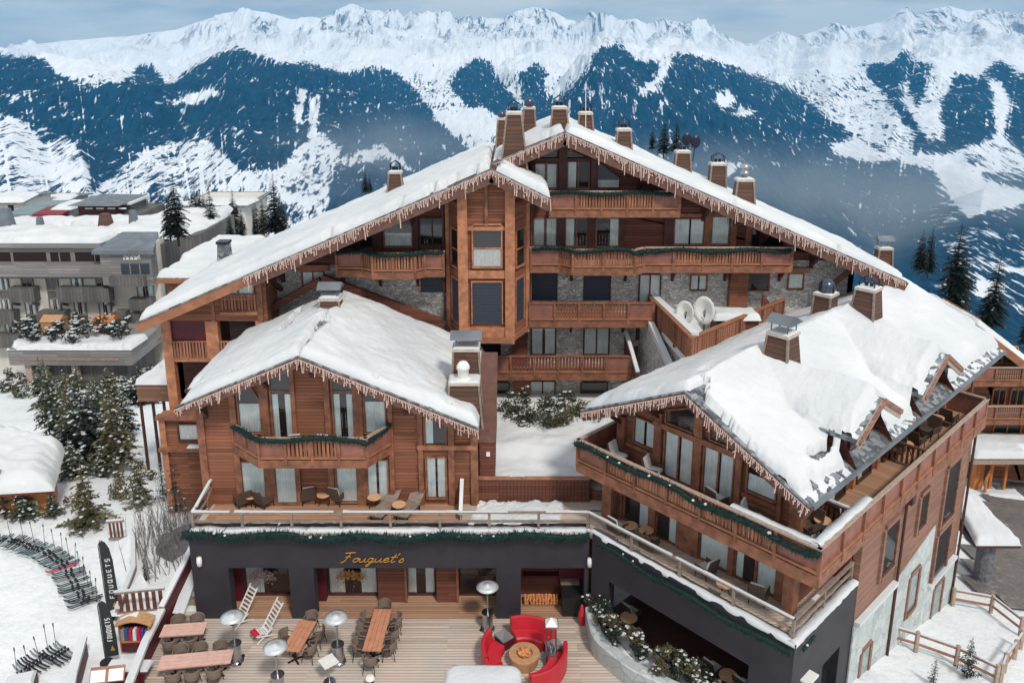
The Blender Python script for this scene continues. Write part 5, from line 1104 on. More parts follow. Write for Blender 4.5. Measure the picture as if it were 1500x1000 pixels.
# ================================================================ FURNITURE
def gat(px, py, it=60):       # where the sight line meets the ground
    r = ray(px, py); lo, hi = 5., 400.
    f = lambda t_: H + r[2] * t_ - float(ground_h(r[0] * t_, r[1] * t_))
    t0 = 5.
    while t0 < 400 and f(t0) > 0: t0 += 1.
    lo, hi = t0 - 1, t0
    for _ in range(25):
        m = (lo + hi) / 2
        if f(m) > 0: lo = m
        else: hi = m
    return (r[0] * hi, r[1] * hi, float(ground_h(r[0] * hi, r[1] * hi)))
HIDE = []
def chair_proto(mat='wicker', cush=None, name='chair'):
    t_ = Thing(name, 'x', 'chair', (0, 0, 0))
    s = MB(); s.lathe([(0, .40), (.26, .40), (.28, .43), (.26, .46), (0, .46)], n=14); t_.part('seat', s, mat)
    b = MB(); b.lathe([(.27, .44), (.31, .60), (.32, .84), (.29, .84), (.28, .60), (.25, .44)], n=16, a0=15, a1=165, sx=.98, sy=.95)
    b.tube([(.30, .08, .84)] + [(.31 * math.cos(R(q)), .30 * math.sin(R(q)), .85 - .1 * abs(q - 90) / 75) for q in range(15, 166, 15)] + [(-.30, .08, .84 - .1)], .022, 6)
    t_.part('backrest', b, mat if mat != 'wicker' else 'wicker_light')
    for i in (-1, 1):
        t_.part('armrest', MB().tube([(i * .29, .1, .70), (i * .3, -.18, .64), (i * .24, -.24, .45)], .02, 6), mat if mat != 'wicker' else 'wicker_light')
        for j in (-1, 1): t_.part('leg', MB().tube([(i * .2, j * .2, .42), (i * .25, j * .25, 0)], [.018, .013], 6), 'black')
    if cush: t_.part('cushion', MB().frustum(0, -.02, .46, .54, .22, .22, .2, .2), cush)
    return t_
def armchair_proto(cush=True):
    t_ = Thing('armchair', 'x', 'armchair', (0, 0, 0))
    t_.part('seat', MB().frustum(0, 0, .28, .36, .3, .3, .3, .3), 'wicker')
    t_.part('backrest', MB().prism([(-.3, .26, .34), (.3, .26, .34), (.28, .40, .92), (-.28, .40, .92)], (0, 0, 0), (0, .05, 0)), 'wicker')
    for i in (-1, 1): t_.part('armrest', MB().box(i * .3, -.28, .34, i * .35, .3, .6), 'wicker')
    for i in (-1, 1):
        for j in (-1, 1): t_.part('leg', MB().tube([(i * .26, j * .26, .3), (i * .28, j * .28, 0)], .02, 6), 'black')
    if cush: t_.part('cushion', MB().frustum(0, -.02, .36, .46, .27, .27, .25, .25), 'cushion'); t_.part('back_cushion', MB().prism([(-.25, .16, .42), (.25, .16, .42), (.24, .31, .95), (-.24, .31, .95)], (0, 0, 0), (0, .08, 0)), 'cushion')
    return t_
def roundtable_proto():
    t_ = Thing('side_table', 'x', 'table', (0, 0, 0)); s = MB(); s.lathe([(0, .50), (.30, .50), (.31, .52), (.30, .54), (0, .54)], n=20); t_.part('table_top', s, 'round_top')
    for q in (90, 210, 330): t_.part('leg', MB().tube([(.08 * math.cos(R(q)), .08 * math.sin(R(q)), .5), (.26 * math.cos(R(q)), .26 * math.sin(R(q)), 0)], .018, 6), 'black')
    return t_
protos = {'chair': chair_proto(), 'arm': armchair_proto(True), 'armdark': armchair_proto(False), 'rt': roundtable_proto()}
first = {k: True for k in protos}
def put(kind, loc, rot=0, label='', group=None, cat=None, scale=None):
    if first[kind]:
        first[kind] = False; o = protos[kind].o; o.location = loc; o.rotation_euler = (0, 0, R(rot)); o['label'] = label; o['group'] = group or 'x'
        if scale: o.scale = (scale,) * 3
    else: o = clone(protos[kind].o, loc, R(rot), label, scale, group)
    if group is None and 'group' in o: del o['group']
    return o
# ---- dining tables on the deck
def dining(px, py, L_, W_2, rot, lab, mat, name='dining_table'):
    x, y, _ = atz(px, py, .74); t_ = Thing('dining_table', lab, 'table', (x, y, 0), R(rot), 'dining tables on the deck')
    tp_ = MB(); n = 4
    for k in range(n): tp_.box(-L_ / 2, -W_2 + 2 * W_2 * k / n + .006, .70, L_ / 2, -W_2 + 2 * W_2 * (k + 1) / n - .006, .75)
    tp_.box(-L_ / 2 + .1, -W_2 + .03, .66, L_ / 2 - .1, W_2 - .03, .70); t_.part('table_top', tp_, mat)
    for s in ((-1, 1) if L_ > 1.6 else (0,)):
        f = MB(); f.tube([(s * L_ * .3, 0, .68), (s * L_ * .3, 0, .06)], .045, 8)
        for q in (45, 135, 225, 315): f.beam((s * L_ * .3, 0, .05), (s * L_ * .3 + .32 * math.cos(R(q)), .32 * math.sin(R(q)), .025), .07, .04)
        t_.part('pedestal', f, 'black')
    return x, y
G1 = 'wicker chairs round the dining tables'
def ring(x, y, L_, W_2, rot, ends, sides, lab):
    c_, s_ = math.cos(R(rot)), math.sin(R(rot)); P_ = lambda a, b: (x + a * c_ - b * s_, y + a * s_ + b * c_, 0)
    for k, (sd_, nm) in enumerate(((1, sides[0]), (-1, sides[1]))):
        n = sides[2][k]
        for i in range(n):
            a = (i - (n - 1) / 2) * .78; jx, jr = random.uniform(-.05, .05), random.uniform(-9, 9)
            od = ['middle'] if n == 1 else ['nearest', 'farthest'] if n == 2 else ['nearest', 'middle', 'farthest']
            if n > 3: od = [f'place {q + 1} of {n}' for q in range(n)]
            if abs(rot) < 45: od = {1: ['only'], 2: ['left', 'right'], 3: ['left', 'middle', 'right']}[n]
            put('chair', P_(a + jx, sd_ * (W_2 + .22)), rot + (0 if sd_ > 0 else 180) + jr, f'wicker chair, {od[i]} one on the {nm} side of {lab}', G1)
    for e_, nm in ((1, ends[0]), (-1, ends[1])):
        if nm: put('chair', P_(e_ * (L_ / 2 + .28), 0), rot + (-90 if e_ > 0 else 90) + random.uniform(-8, 8), f'wicker chair at the {nm} end of {lab}', G1)
x, y = dining(269, 921, 1.75, .36, 6, 'pale pink topped table, smaller of the two by the left deck rail', 'table_pink'); ring(x, y, 1.75, .36, 6, (None, None), ('far', 'near', (2, 2)), 'the small pale table by the rail')
x, y = dining(287, 965, 2.75, .38, 8, 'long pale pink topped table at the lower left corner of the deck', 'table_pink'); ring(x, y, 2.75, .38, 8, (None, None), ('far', 'near', (3, 3)), 'the long pale table by the rail')
x, y = dining(439, 930, 1.75, .38, 81, 'short reddish table between two mushroom heaters', 'table_top'); ring(x, y, 1.75, .38, 81, ('far', None), ('left', 'right', (1, 2)), 'the short reddish table')
x, y = dining(553, 921, 2.45, .38, 88, 'long reddish table in the middle of the deck', 'table_top'); ring(x, y, 2.45, .38, 88, ('far', 'near'), ('left', 'right', (3, 3)), 'the long reddish table')
# ---- heaters
def heater():
    t_ = Thing('patio_heater', 'x', 'heater', (0, 0, 0))
    b = MB(); b.lathe([(0, 0), (.30, 0), (.30, .05), (.24, .07), (.22, .09), (.22, .80), (.26, .82), (.26, .86), (0, .88)], n=20); t_.part('gas_housing', b, 'steel', smooth=False)
    t_.part('pole', MB().tube([(0, 0, .86), (0, 0, 1.95)], .035, 10), 'steel'); t_.part('burner', MB().lathe([(.05, 1.72), (.11, 1.76), (.11, 2.02), (.05, 2.05)], n=14), 'dark_steel')
    t_.part('reflector', MB().lathe([(.46, 2.08), (.47, 2.09), (.30, 2.15), (.12, 2.19), (.10, 2.22), (0, 2.22), (.0, 2.19), (.30, 2.13), (.46, 2.08)], n=28), 'reflector', smooth=True)
    w_ = MB()
    for s in (-1, 1): w_.tube([(.2, s * .22 - .03, .07), (.2, s * .22 + .03, .07)], .07, 10)
    t_.part('wheels', w_, 'black'); return t_
hp = heater(); G2 = 'mushroom patio heaters'
hl = ['steel mushroom heater beside the white deck chairs', 'steel mushroom heater nearest the camera, left of the short table', 'steel mushroom heater between the two reddish tables', 'steel mushroom heater in front of the dark pillar by the red sofas']
for k, (px, py) in enumerate(((340, 901), (403, 945), (492, 902), (714, 857))):
    x, y, _ = atz(px, py, 2.15)
    if k == 0: hp.o.location = (x, y, 0); hp.o['label'] = hl[0]; hp.o['group'] = G2
    else: clone(hp.o, (x, y, 0), k * .9, hl[k], None, G2)
x, y, _ = atz(807, 962, .3); t_ = Thing('pyramid_heater', 'slim flame heater with a white pyramid cap beside the red sofa', 'heater', (x, y, 0))
t_.part('base', MB().frustum(0, 0, 0, .55, .24, .24, .2, .2), 'steel'); t_.part('glass_tube', MB().lathe([(.06, .55), (.06, 1.85)], n=12), 'glass')
for i in (-1, 1):
    for j in (-1, 1): t_.part('leg', MB().beam((i * .19, j * .19, .55), (i * .19, j * .19, 1.85), .035, .035, (0, 1, 0)), 'steel')
t_.part('cap', MB().frustum(0, 0, 1.85, 1.9, .27, .27, .27, .27), 'steel'); t_.part('pyramid', MB().frustum(0, 0, 1.9, 2.15, .24, .24, .01, .01), 'lamp_white')
# ---- white deck chairs
def deckchair(x, y, rot, lab, red=False):
    t_ = Thing('deck_chair', lab, 'deck chair', (x, y, 0), R(rot), 'tall white deck chairs'); 
    b = MB()
    for k in range(8): f = k / 7; b.beam((-.27, .1 + .75 * f, .35 + 1.15 * f), (.27, .1 + .75 * f, .35 + 1.15 * f), .07, .02, (0, -.8, .5))
    fr_ = MB()
    for s in (-1, 1): fr_.beam((s * .29, -.05, .2), (s * .29, .95, 1.6), .05, .05); fr_.beam((s * .32, .55, 0), (s * .32, -.55, .42), .05, .05); fr_.beam((s * .3, -.55, 0), (s * .3, .3, .5), .05, .05)
    t_.part('frame', fr_, 'white_paint'); t_.part('backrest', b, 'white_paint')
    s_ = MB()
    for k in range(6): s_.beam((-.27, -.5 + k * .11, .42 - k * .02), (.27, -.5 + k * .11, .42 - k * .02), .07, .02)
    t_.part('seat', s_, 'white_paint')
    t_.o.scale = (.85, .85, .85)
    if red: t_.part('cushion', MB().frustum(0, -.5, .42, .52, .26, .14, .24, .12), 'cloth_red')
x, y, _ = atz(352, 908, .1); deckchair(x, y, -38, 'white slatted deck chair standing closer to the restaurant wall'); x, y, _ = atz(388, 928, .1); deckchair(x, y, -48, 'white slatted deck chair with a red cushion near the short table', True)
x, y, _ = atz(481, 968, .95); t_ = Thing('standing_table', 'small white topped standing table in front of the middle heater', 'table', (x, y, 0), R(40)); t_.part('table_top', MB().box(-.3, -.3, .92, .3, .3, .97), 'white_paint'); t_.part('pole', MB().tube([(0, 0, 0), (0, 0, .92)], .03, 8), 'steel'); t_.part('foot', MB().lathe([(.24, 0), (.24, .03), (0, .05)], n=16), 'steel')
x, y, _ = atz(542, 992, .45); t_ = Thing('lantern', 'small round white topped lantern on the deck edge', 'lantern', (x, y, 0)); t_.part('body', MB().lathe([(0, 0), (.13, 0), (.15, .3), (.1, .4)], n=12), 'dark_steel'); t_.part('cap', MB().lathe([(.18, .4), (.16, .47), (0, .5)], n=12), 'lamp_white')
# ---- round red sofas and fire table
cx_, cy_, _ = atz(768, 957, .5)
def arc_sofa(a0, a1, lab, r0=.95, r1=1.72, hb=.95):
    t_ = Thing('curved_sofa', lab, 'sofa', (cx_, cy_, 0), 0, 'curved red sofas round the fire table'); 
    t_.part('seat', MB().lathe([(r0, .08), (r0, .40), (r0 + .05, .46), (r1 - .22, .46), (r1 - .2, .08), (r0, .08)], n=20, a0=a0, a1=a1), 'red_leather', smooth=False)
    t_.part('backrest', MB().lathe([(r1 - .22, .06), (r1 - .2, .46), (r1 - .14, hb), (r1 - .05, hb + .03), (r1 + .02, hb), (r1 + .0, .06), (r1 - .22, .06)], n=22, a0=a0 - 1, a1=a1 + 1), 'red_leather', smooth=False)
    for q in (a0 - 1, a1 + 1):
        c_, s_ = math.cos(R(q)), math.sin(R(q)); t_.part('end_panel', MB().prism([(r_ * c_, r_ * s_, z_) for r_, z_ in ((r0, .06), (r0, .44), (r1 - .2, .5), (r1 - .1, hb), (r1 + .01, hb), (r1 + .01, .06))], (0, 0, 0), (-s_ * .02, c_ * .02, 0)), 'red_leather')
    return t_
arc_sofa(42, 108, 'curved red sofa behind the round fire table'); arc_sofa(148, 205, 'curved red sofa left of the fire table, partly under the white parasol'); arc_sofa(-80, 5, 'curved red sofa at the lower right of the fire table')
for q, lab in ((128, 'grey cube seat between the left and the rear red sofas'), (24, 'grey cube seat between the rear and the right red sofas')):
    x, y = cx_ + 1.35 * math.cos(R(q)), cy_ + 1.35 * math.sin(R(q)); t_ = Thing('cube_table', lab, 'side table', (x, y, 0), R(q)); t_.part('body', MB().frustum(0, 0, 0, .44, .3, .26, .3, .26), 'dark_red'); t_.part('table_top', MB().frustum(0, 0, .44, .5, .32, .28, .31, .27), 'grey_boards')
t_ = Thing('fire_table', 'round tan fire table with logs in its middle', 'fire table', (cx_, cy_, 0)); t_.part('drum', MB().lathe([(0, 0), (.5, 0), (.55, .1), (.62, .48), (.62, .54), (.34, .55), (.32, .46), (0, .46)], n=28), 'copper_tan')
lg = MB(); rs = random.Random(3)
for k in range(9): q = rs.uniform(0, 6.28); lg.tube([(-.25 * math.cos(q), -.25 * math.sin(q), .50 + k * .01), (.25 * math.cos(q + .4), .25 * math.sin(q + .4), .56 + k * .01)], .045, 7)
t_.part('logs', lg, 'ember')
x, y = cx_ + .55, cy_ - .1; 
# big white parasol top loaded with snow
c4 = [atz(656, 960, 2.6), atz(761, 966, 2.6)]; xa, xb, yb_ = c4[0][0], c4[1][0], (c4[0][1] + c4[1][1]) / 2; ctr = ((xa + xb) / 2, yb_ - 1.6)
t_ = Thing('parasol', 'wide square parasol buried under a smooth slab of white snow', 'parasol', (ctr[0], ctr[1], 0), R(-1.5)); hw = (xb - xa) / 2
def rsq(h, r, z, n=8):
    o = []
    for i, (sx, sy) in enumerate(((1, 1), (-1, 1), (-1, -1), (1, -1))):
        for k in range(n + 1): a = R(i * 90 + 90 * k / n); o.append(((h - r) * sx + r * math.cos(a), (h - r) * sy + r * math.sin(a), z))
    return o
def rings(rs_):
    m = MB(); vs = sum(rs_, []); n = len(rs_[0]); return m.add(vs, [(i * n + k, i * n + (k + 1) % n, (i + 1) * n + (k + 1) % n, (i + 1) * n + k) for i in range(len(rs_) - 1) for k in range(n)] + [tuple(range((len(rs_) - 1) * n, len(rs_) * n))])
t_.part('canopy', rings([rsq(hw - .02, .3, 2.2), rsq(hw, .32, 2.22), rsq(hw, .32, 2.38), rsq(hw * .5, .2, 2.5)]), 'white_paint', smooth=False)
t_.part('snow', rings([rsq(hw + .01, .33, 2.36), rsq(hw + .04, .36, 2.45), rsq(hw + .0, .4, 2.56), rsq(hw - .12, .4, 2.62), rsq(hw - .6, .4, 2.66), rsq(hw * .3, .2, 2.7)]), 'snow', smooth=True)
t_.part('pole', MB().tube([(0, 0, 0), (0, 0, 2.4)], .05, 10), 'steel')
# firewood
x0, x1 = atY(766, 880, 31.3)[0], atY(818, 880, 31.3)[0]; rs = random.Random(5)
for k in range(24):
    x = x0 + .08 + (x1 - x0 - .16) * ((k * 7) % 12) / 11; z = .1 + .14 * (k // 12); m = MB(); r_ = rs.uniform(.05, .075); m.tube([(0, -.2, 0), (rs.uniform(-.03, .03), .2, .02)], r_, 7)
    solo('log', m, 'ember', f'split pale log stacked in the restaurant alcove', 'log', 'firewood logs in the alcove', (x, 31.0, z + .02), rs.uniform(-.2, .2))
bx_ = solo('storage_box', MB().box(atY(824, 890, 30.2)[0], 30.1, 0, atY(855, 890, 30.2)[0], 31.0, .95), 'black', 'black cupboard standing at the right end of the restaurant front', 'cupboard'); 
solo('cupboard_top', MB().box(atY(821, 870, 31)[0], 30.95, .96, 3.0, 31.4, 1.03), 'grey_wood', 'grey ledge above the black cupboard', 'shelf')
m = MB(); x, y, _ = atz(852, 905, .3); m.lathe([(.12, 0), (.16, .5), (.05, .95), (0, 1.0)], n=12); solo('wrapped_parasol', m, 'red_leather', 'small red cover standing beside the stone planter', 'cover', loc=(x, y, 0))
# ---- terrace and balcony seats
def at_l(px, py, z): return atz(px, py, z)
Z1, Z2 = 4.22, 7.08
seats = [('armdark', 357, 741, Z1, 215, 'dark armchair with a pale seat left of the first round table on the sun deck'), ('armdark', 388, 742, Z1, 150, 'dark armchair right of the first round table on the sun deck'),
 ('arm', 452, 735, Z1, 200, 'dark armchair with pale cushion under the chalet balcony, left of the pair'), ('arm', 495, 736, Z1, 160, 'dark armchair with pale cushion under the chalet balcony, right of the pair'),
 ('arm', 904, 783, Z1, 130, 'armchair beside the first round table under the wing balcony'), ('armdark', 950, 806, Z1, 140, 'dark armchair in shade under the wing balcony'), ('arm', 1033, 845, Z1, 215, 'armchair with pale back by the second round table under the wing balcony'), ('arm', 1110, 880, Z1, 150, 'armchair with white back near the corner of the lower wing terrace'),
 ('arm', 906, 680, Z2, 50, 'white cushioned armchair at the left end of the garlanded balcony'), ('arm', 957, 702, Z2, 60, 'white cushioned armchair second from the left on the garlanded balcony'), ('arm', 1050, 745, Z2, 120, 'white cushioned armchair leaning by the curtained door of the garlanded balcony'), ('arm', 1100, 770, Z2, 60, 'white cushioned armchair low behind the garlanded rail'),
 ('armdark', 1185, 782, Z2, -60, 'snow dusted armchair left of the corner table'), ('arm', 1224, 765, Z2, 130, 'white cushioned armchair behind the corner table'),
 ('armdark', 1308, 670, Z2, -60, 'dark armchair by the nearer table of the long balcony'), ('armdark', 1340, 655, Z2, 130, 'dark armchair behind the nearer table of the long balcony'), ('armdark', 1360, 640, Z2, -60, 'dark armchair by the farther table of the long balcony'), ('armdark', 1388, 622, Z2, 130, 'dark armchair behind the farther table of the long balcony'),
 ('arm', 434, 660, 7.12, 190, 'white armchair top showing at the left of the rounded balcony'), ('arm', 479, 660, 7.12, 170, 'white armchair top showing at the right of the rounded balcony')]
for k, px, py, z, rot, lab in seats:
    x, y, _ = at_l(px, py, z)
    if z == 7.12: y = 31.65
    put(k, (x, y, z), rot, lab, 'armchairs on the terraces and balconies')
tabs = [(369, 741, Z1, 'between the first two dark armchairs on the sun deck'), (475, 739, Z1, 'between the cushioned armchairs under the chalet balcony'), (549, 743, Z1, 'left of the two sun loungers'), (585, 754, Z1, 'between the two sun loungers'),
 (923, 785, Z1, 'at the left end under the wing balcony'), (946, 792, Z1, 'second under the wing balcony'), (1060, 872, Z1, 'third under the wing balcony'), (1203, 780, Z2, 'on the snowy corner of the wing balcony'), (1325, 665, Z2, 'nearer one on the long balcony'), (1371, 626, Z2, 'farther one on the long balcony')]
for px, py, z, lab in tabs: x, y, _ = at_l(px, py, z); put('rt', (x, y, z), 0, f'small round wooden table {lab}', 'small round tables')
def lounger(px, py, rot, lab):
    x, y, _ = atz(px, py, Z1); t_ = Thing('sun_lounger', lab, 'sun lounger', (x, y, Z1), R(rot), 'grey sun loungers on the sun deck')
    t_.part('seat', MB().box(-.32, -1.0, .28, .32, .25, .34), 'grey_wood'); t_.part('backrest', MB().prism([(-.32, .25, .3), (.32, .25, .3), (.32, .95, .8), (-.32, .95, .8)], (0, 0, 0), (0, -.03, .05)), 'grey_wood')
    for i in (-1, 1):
        for yy in (-.85, .2): t_.part('leg', MB().beam((i * .28, yy, 0), (i * .28, yy, .28), .05, .05, (0, 1, 0)), 'black')
    t_.part('prop', MB().beam((0, .9, .05), (0, .8, .65), .4, .03), 'black')
lounger(567, 748, -22, 'grey sun lounger with raised back, left one of two'); lounger(603, 748, -22, 'grey sun lounger with raised back, right one of two')
# tables seen inside the angled restaurant opening
for k, (px, py, lab) in enumerate(((921, 905, 'round table inside the dark planter opening, left one'), (1067, 990, 'round table inside the dark planter opening, right one'))): x, y, _ = atz(px, py, .6); put('rt', (x, y, .02), 0, lab, 'small round tables', scale=1.2)
for px, py, lab in ((925, 893, 'grey armchair inside the dark planter opening, left one'), (1045, 975, 'grey armchair inside the dark planter opening, middle one'), (1090, 1000, 'grey armchair inside the dark planter opening, right one')): x, y, _ = atz(px, py, .5); put('arm', (x, y, .02), 130, lab, 'armchairs on the terraces and balconies')
# ================================================================ TREES AND PLANTS
def conifer(h, r, seed, dens=1.0, snow=.35, mat='needles', bare=.12, droop=.35, name='pine_tree', up=.1):
    """crown of whorled branches carrying needle tufts; returns (trunk, crown, snow) meshes"""
    rs = random.Random(seed); tk = MB(); lean = rs.uniform(-.02, .02) * h
    tk.tube([(0, 0, -.3), (lean * .3, 0, h * .4), (lean, 0, h)], [h * .018 + .03, h * .011 + .015, .008], 6); cr = MB(); sn = MB()
    nw = int(max(7, h * 2.3 * dens ** .5))
    for i in range(nw):
        f = (i + rs.uniform(-.3, .3)) / nw; f = max(0, min(.985, f)); z = h * (bare + (1 - bare) * f); R_ = r * (1 - f) ** .8 * rs.uniform(.72, 1.12) + .05
        nb = rs.choice((5, 6, 7)) if f < .8 else 4; a0 = rs.uniform(0, 6.28)
        for b in range(nb):
            a = a0 + b * 6.283 / nb + rs.uniform(-.35, .35); L_ = R_ * rs.uniform(.55, 1.15); dx, dy = math.cos(a), math.sin(a); n = max(3, int(L_ * 8 * dens))
            for k in range(n):
                t_ = (k + .6) / n; zz = z + up * L_ * t_ - droop * L_ * t_ * t_; cx0, cy0 = dx * L_ * t_, dy * L_ * t_; wd = (.10 + .20 * L_ * (1 - t_ * .55)) * rs.uniform(.6, 1.2)
                for s in (-1, 1):
                    px_, py_ = -dy * s, dx * s; fw = rs.uniform(.25, .8) * wd; dz = rs.uniform(-.55, .05) * wd
                    q = Vector((cx0, cy0, zz)); tip = q + Vector((px_ * wd + dx * fw, py_ * wd + dy * fw, dz)); w2 = Vector((dx, dy, .15)) * wd * .34
                    cr.add([q - w2 * .6, q + w2, tip + w2 * .4, tip - w2 * .5], [(0, 1, 2, 3)])
                if rs.random() < snow:
                    s_ = wd * rs.uniform(.45, .95); q = Vector((cx0 + rs.uniform(-.3, .3) * wd, cy0 + rs.uniform(-.3, .3) * wd, zz + .02))
                    sn.add([q + Vector((math.cos(g_) * s_ * rs.uniform(.6, 1), math.sin(g_) * s_ * rs.uniform(.6, 1), -.12 * s_)) for g_ in (0, 1.25, 2.5, 3.8, 5.0)] + [q + Vector((0, 0, .30 * s_))], [(0, 1, 5), (1, 2, 5), (2, 3, 5), (3, 4, 5), (4, 0, 5)])
    cr.tube([(lean, 0, h * .93), (lean, 0, h * 1.03)], [.05, .005], 4); return tk, cr, sn
class Tree:
    def __init__(s, name, cat, **k):
        tk, cr, sn = conifer(**k); s.name, s.cat = name, cat; s.m = [tk.mesh('trunk', 'trunk'), cr.mesh('crown', k.get('mat', 'needles')), sn.mesh('snow', 'snow', True) if sn.v else None]; s.h = k['h']
    def put(s, loc, h, label, group, rot=None, wide=1):
        o = link(bpy.data.objects.new(s.name, None)); o.location = loc; k = h / s.h; o.scale = (k * wide, k * wide, k); o.rotation_euler = (0, 0, random.uniform(0, 6.28) if rot is None else rot); tag(o, label, s.cat, group)
        a = link(bpy.data.objects.new('trunk', s.m[0])); a.parent = o; b = link(bpy.data.objects.new('crown', s.m[1])); b.parent = o
        if s.m[2]: c_ = link(bpy.data.objects.new('snow', s.m[2])); c_.parent = b
        return o
T_young = [Tree('fir_tree', 'fir tree', h=3.2, r=1.15, seed=100 + k, dens=1.7, snow=.17, mat=('needles', 'needles_warm')[k % 2]) for k in range(3)]
T_big = [Tree('fir_tree', 'fir tree', h=6, r=1.9, seed=200 + k, dens=1.5, snow=.17, mat=('needles_dark', 'needles', 'needles_warm')[k]) for k in range(3)]
T_dark = [Tree('spruce_tree', 'spruce tree', h=10, r=2.1, seed=300 + k, dens=2.0, snow=.02, mat='needles_dark', droop=.5) for k in range(3)]
T_thin = [Tree('larch_tree', 'larch tree', h=5, r=1.1, seed=400 + k, dens=.65, snow=.12, mat='needles_dark', up=.25, droop=.15) for k in range(2)]
def plant(kind, px, py, hpx, label, group=None, Y=None, wide=1, i=[0]):
    i[0] += 1
    if Y is None: p = gat(px, py)
    else: p = atY(px, py, Y)
    d0 = (p[1] * cp_ - (p[2] - H) * sp_); h = hpx * d0 / F * 1.05
    return kind[i[0] % len(kind)].put(p, h, label, group, wide=wide)
GF = 'snowy firs left of the hotel'
for px, py, hp_, lab in ((130, 772, 98, 'full young fir with warm needles standing alone in the middle of the left slope'), (79, 757, 46, 'small fir beside the right wall of the orange hut'), (36, 758, 55, 'short fir in front of the orange hut'), (206, 738, 66, 'young golden fir next to a brown bush above the bare stems'), (151, 697, 50, 'small fir between the hut roof and the big clump'), (108, 700, 62, 'snow laden fir just right of the hut roof')): plant(T_young, px, py, hp_, lab, GF)
for px, py, hp_, lab in ((84, 655, 128, 'broad snowy fir at the left edge of the big clump'), (112, 672, 112, 'leaning snowy fir at the front left of the big clump'), (130, 682, 150, 'tall dark snowy fir in the middle of the big clump'), (152, 660, 118, 'dark fir behind the middle of the big clump'), (172, 688, 128, 'thin sided snowy fir at the right front of the big clump'), (186, 640, 80, 'snowy fir at the right rear of the big clump'), (140, 615, 70, 'snowy fir at the very back of the big clump'), (100, 612, 70, 'snowy fir behind the left edge of the clump'), (160, 600, 60, 'fir between the clump and the grey hotel terrace')): plant(T_big, px, py, hp_, lab, GF, None, .92)
rs = random.Random(31)
for k in range(6):
    px, py = rs.uniform(66, 208), rs.uniform(585, 690)
    if px < 105 and py > 640: py -= 60
    plant(T_big, px, py, rs.uniform(60, 100), 'snow speckled fir inside the dense clump between the orange hut and the hotel', 'firs of the dense clump left of the hotel', None, 1.15)
for px, py, hp_, lab in ((8, 758, 88, 'thin larch sapling in front of the orange hut door'), (262, 747, 92, 'dark thin larch right of the bare stems'), (240, 733, 62, 'small dark larch behind the bare stems'), (284, 735, 60, 'thin larch close to the chalet corner'), (215, 850, 36, 'tiny dark sapling beside the sloping rail')): plant(T_thin, px, py, hp_, lab, 'bare dark larches')
for px, py, hp_, Y, lab in ((262, 358, 98, 76, 'gaunt spruce in front of the grey hotel roof end'), (250, 352, 70, 78, 'spruce half hidden behind the gaunt one'), (303, 345, 62, 92, 'spruce left of the white building beyond the hotel'), (292, 342, 50, 96, 'smaller spruce beside the white building'), (312, 350, 72, 88, 'dark spruce in front of the white building'), (338, 355, 42, 85, 'low spruce above the snowy lower roofs'), (356, 352, 45, 84, 'low spruce next to the hotel roof slope'), (387, 345, 52, 84, 'spruce left of the tall pair behind the roof'), (404, 348, 88, 82, 'tallest dark spruce behind the left roof slope'), (413, 345, 62, 86, 'spruce touching the tallest one behind the left slope'), (536, 285, 34, 80, 'spruce tip peeping over the roof left of a chimney'), (542, 283, 26, 84, 'second spruce tip over the left roof'),
    (955, 222, 34, 90, 'spruce tip behind the right roof slope, left one'), (972, 230, 56, 88, 'spruce tip behind the right roof slope, tall one'), (990, 226, 50, 92, 'spruce tip behind the right roof slope, right one'), (1184, 352, 12, 80, 'tiny spruce tip over the right eave'),
    (1346, 400, 62, 70, 'dark spruce left of the pair beyond the wing roof'), (1358, 405, 70, 72, 'dark spruce right of the pair beyond the wing roof'), (1392, 462, 132, 68, 'tallest dark spruce beyond the wing roof'), (1406, 455, 70, 75, 'short spruce leaning out behind the tallest one'), (1449, 485, 108, 74, 'lone conical spruce above the neighbour roof'), (1500, 510, 60, 74, 'spruce cut by the right picture edge')): plant(T_dark, px, py, hp_, lab, 'dark spruces behind the buildings', Y, 1.1 if hp_ > 80 else 1)
for px, py, hp_, lab in ((1416, 992, 66, 'small snowy sapling in the fenced bank, right one'), (1366, 1004, 44, 'small snowy sapling in the fenced bank, left one')): plant(T_thin, px, py, hp_, lab, 'saplings on the fenced bank')
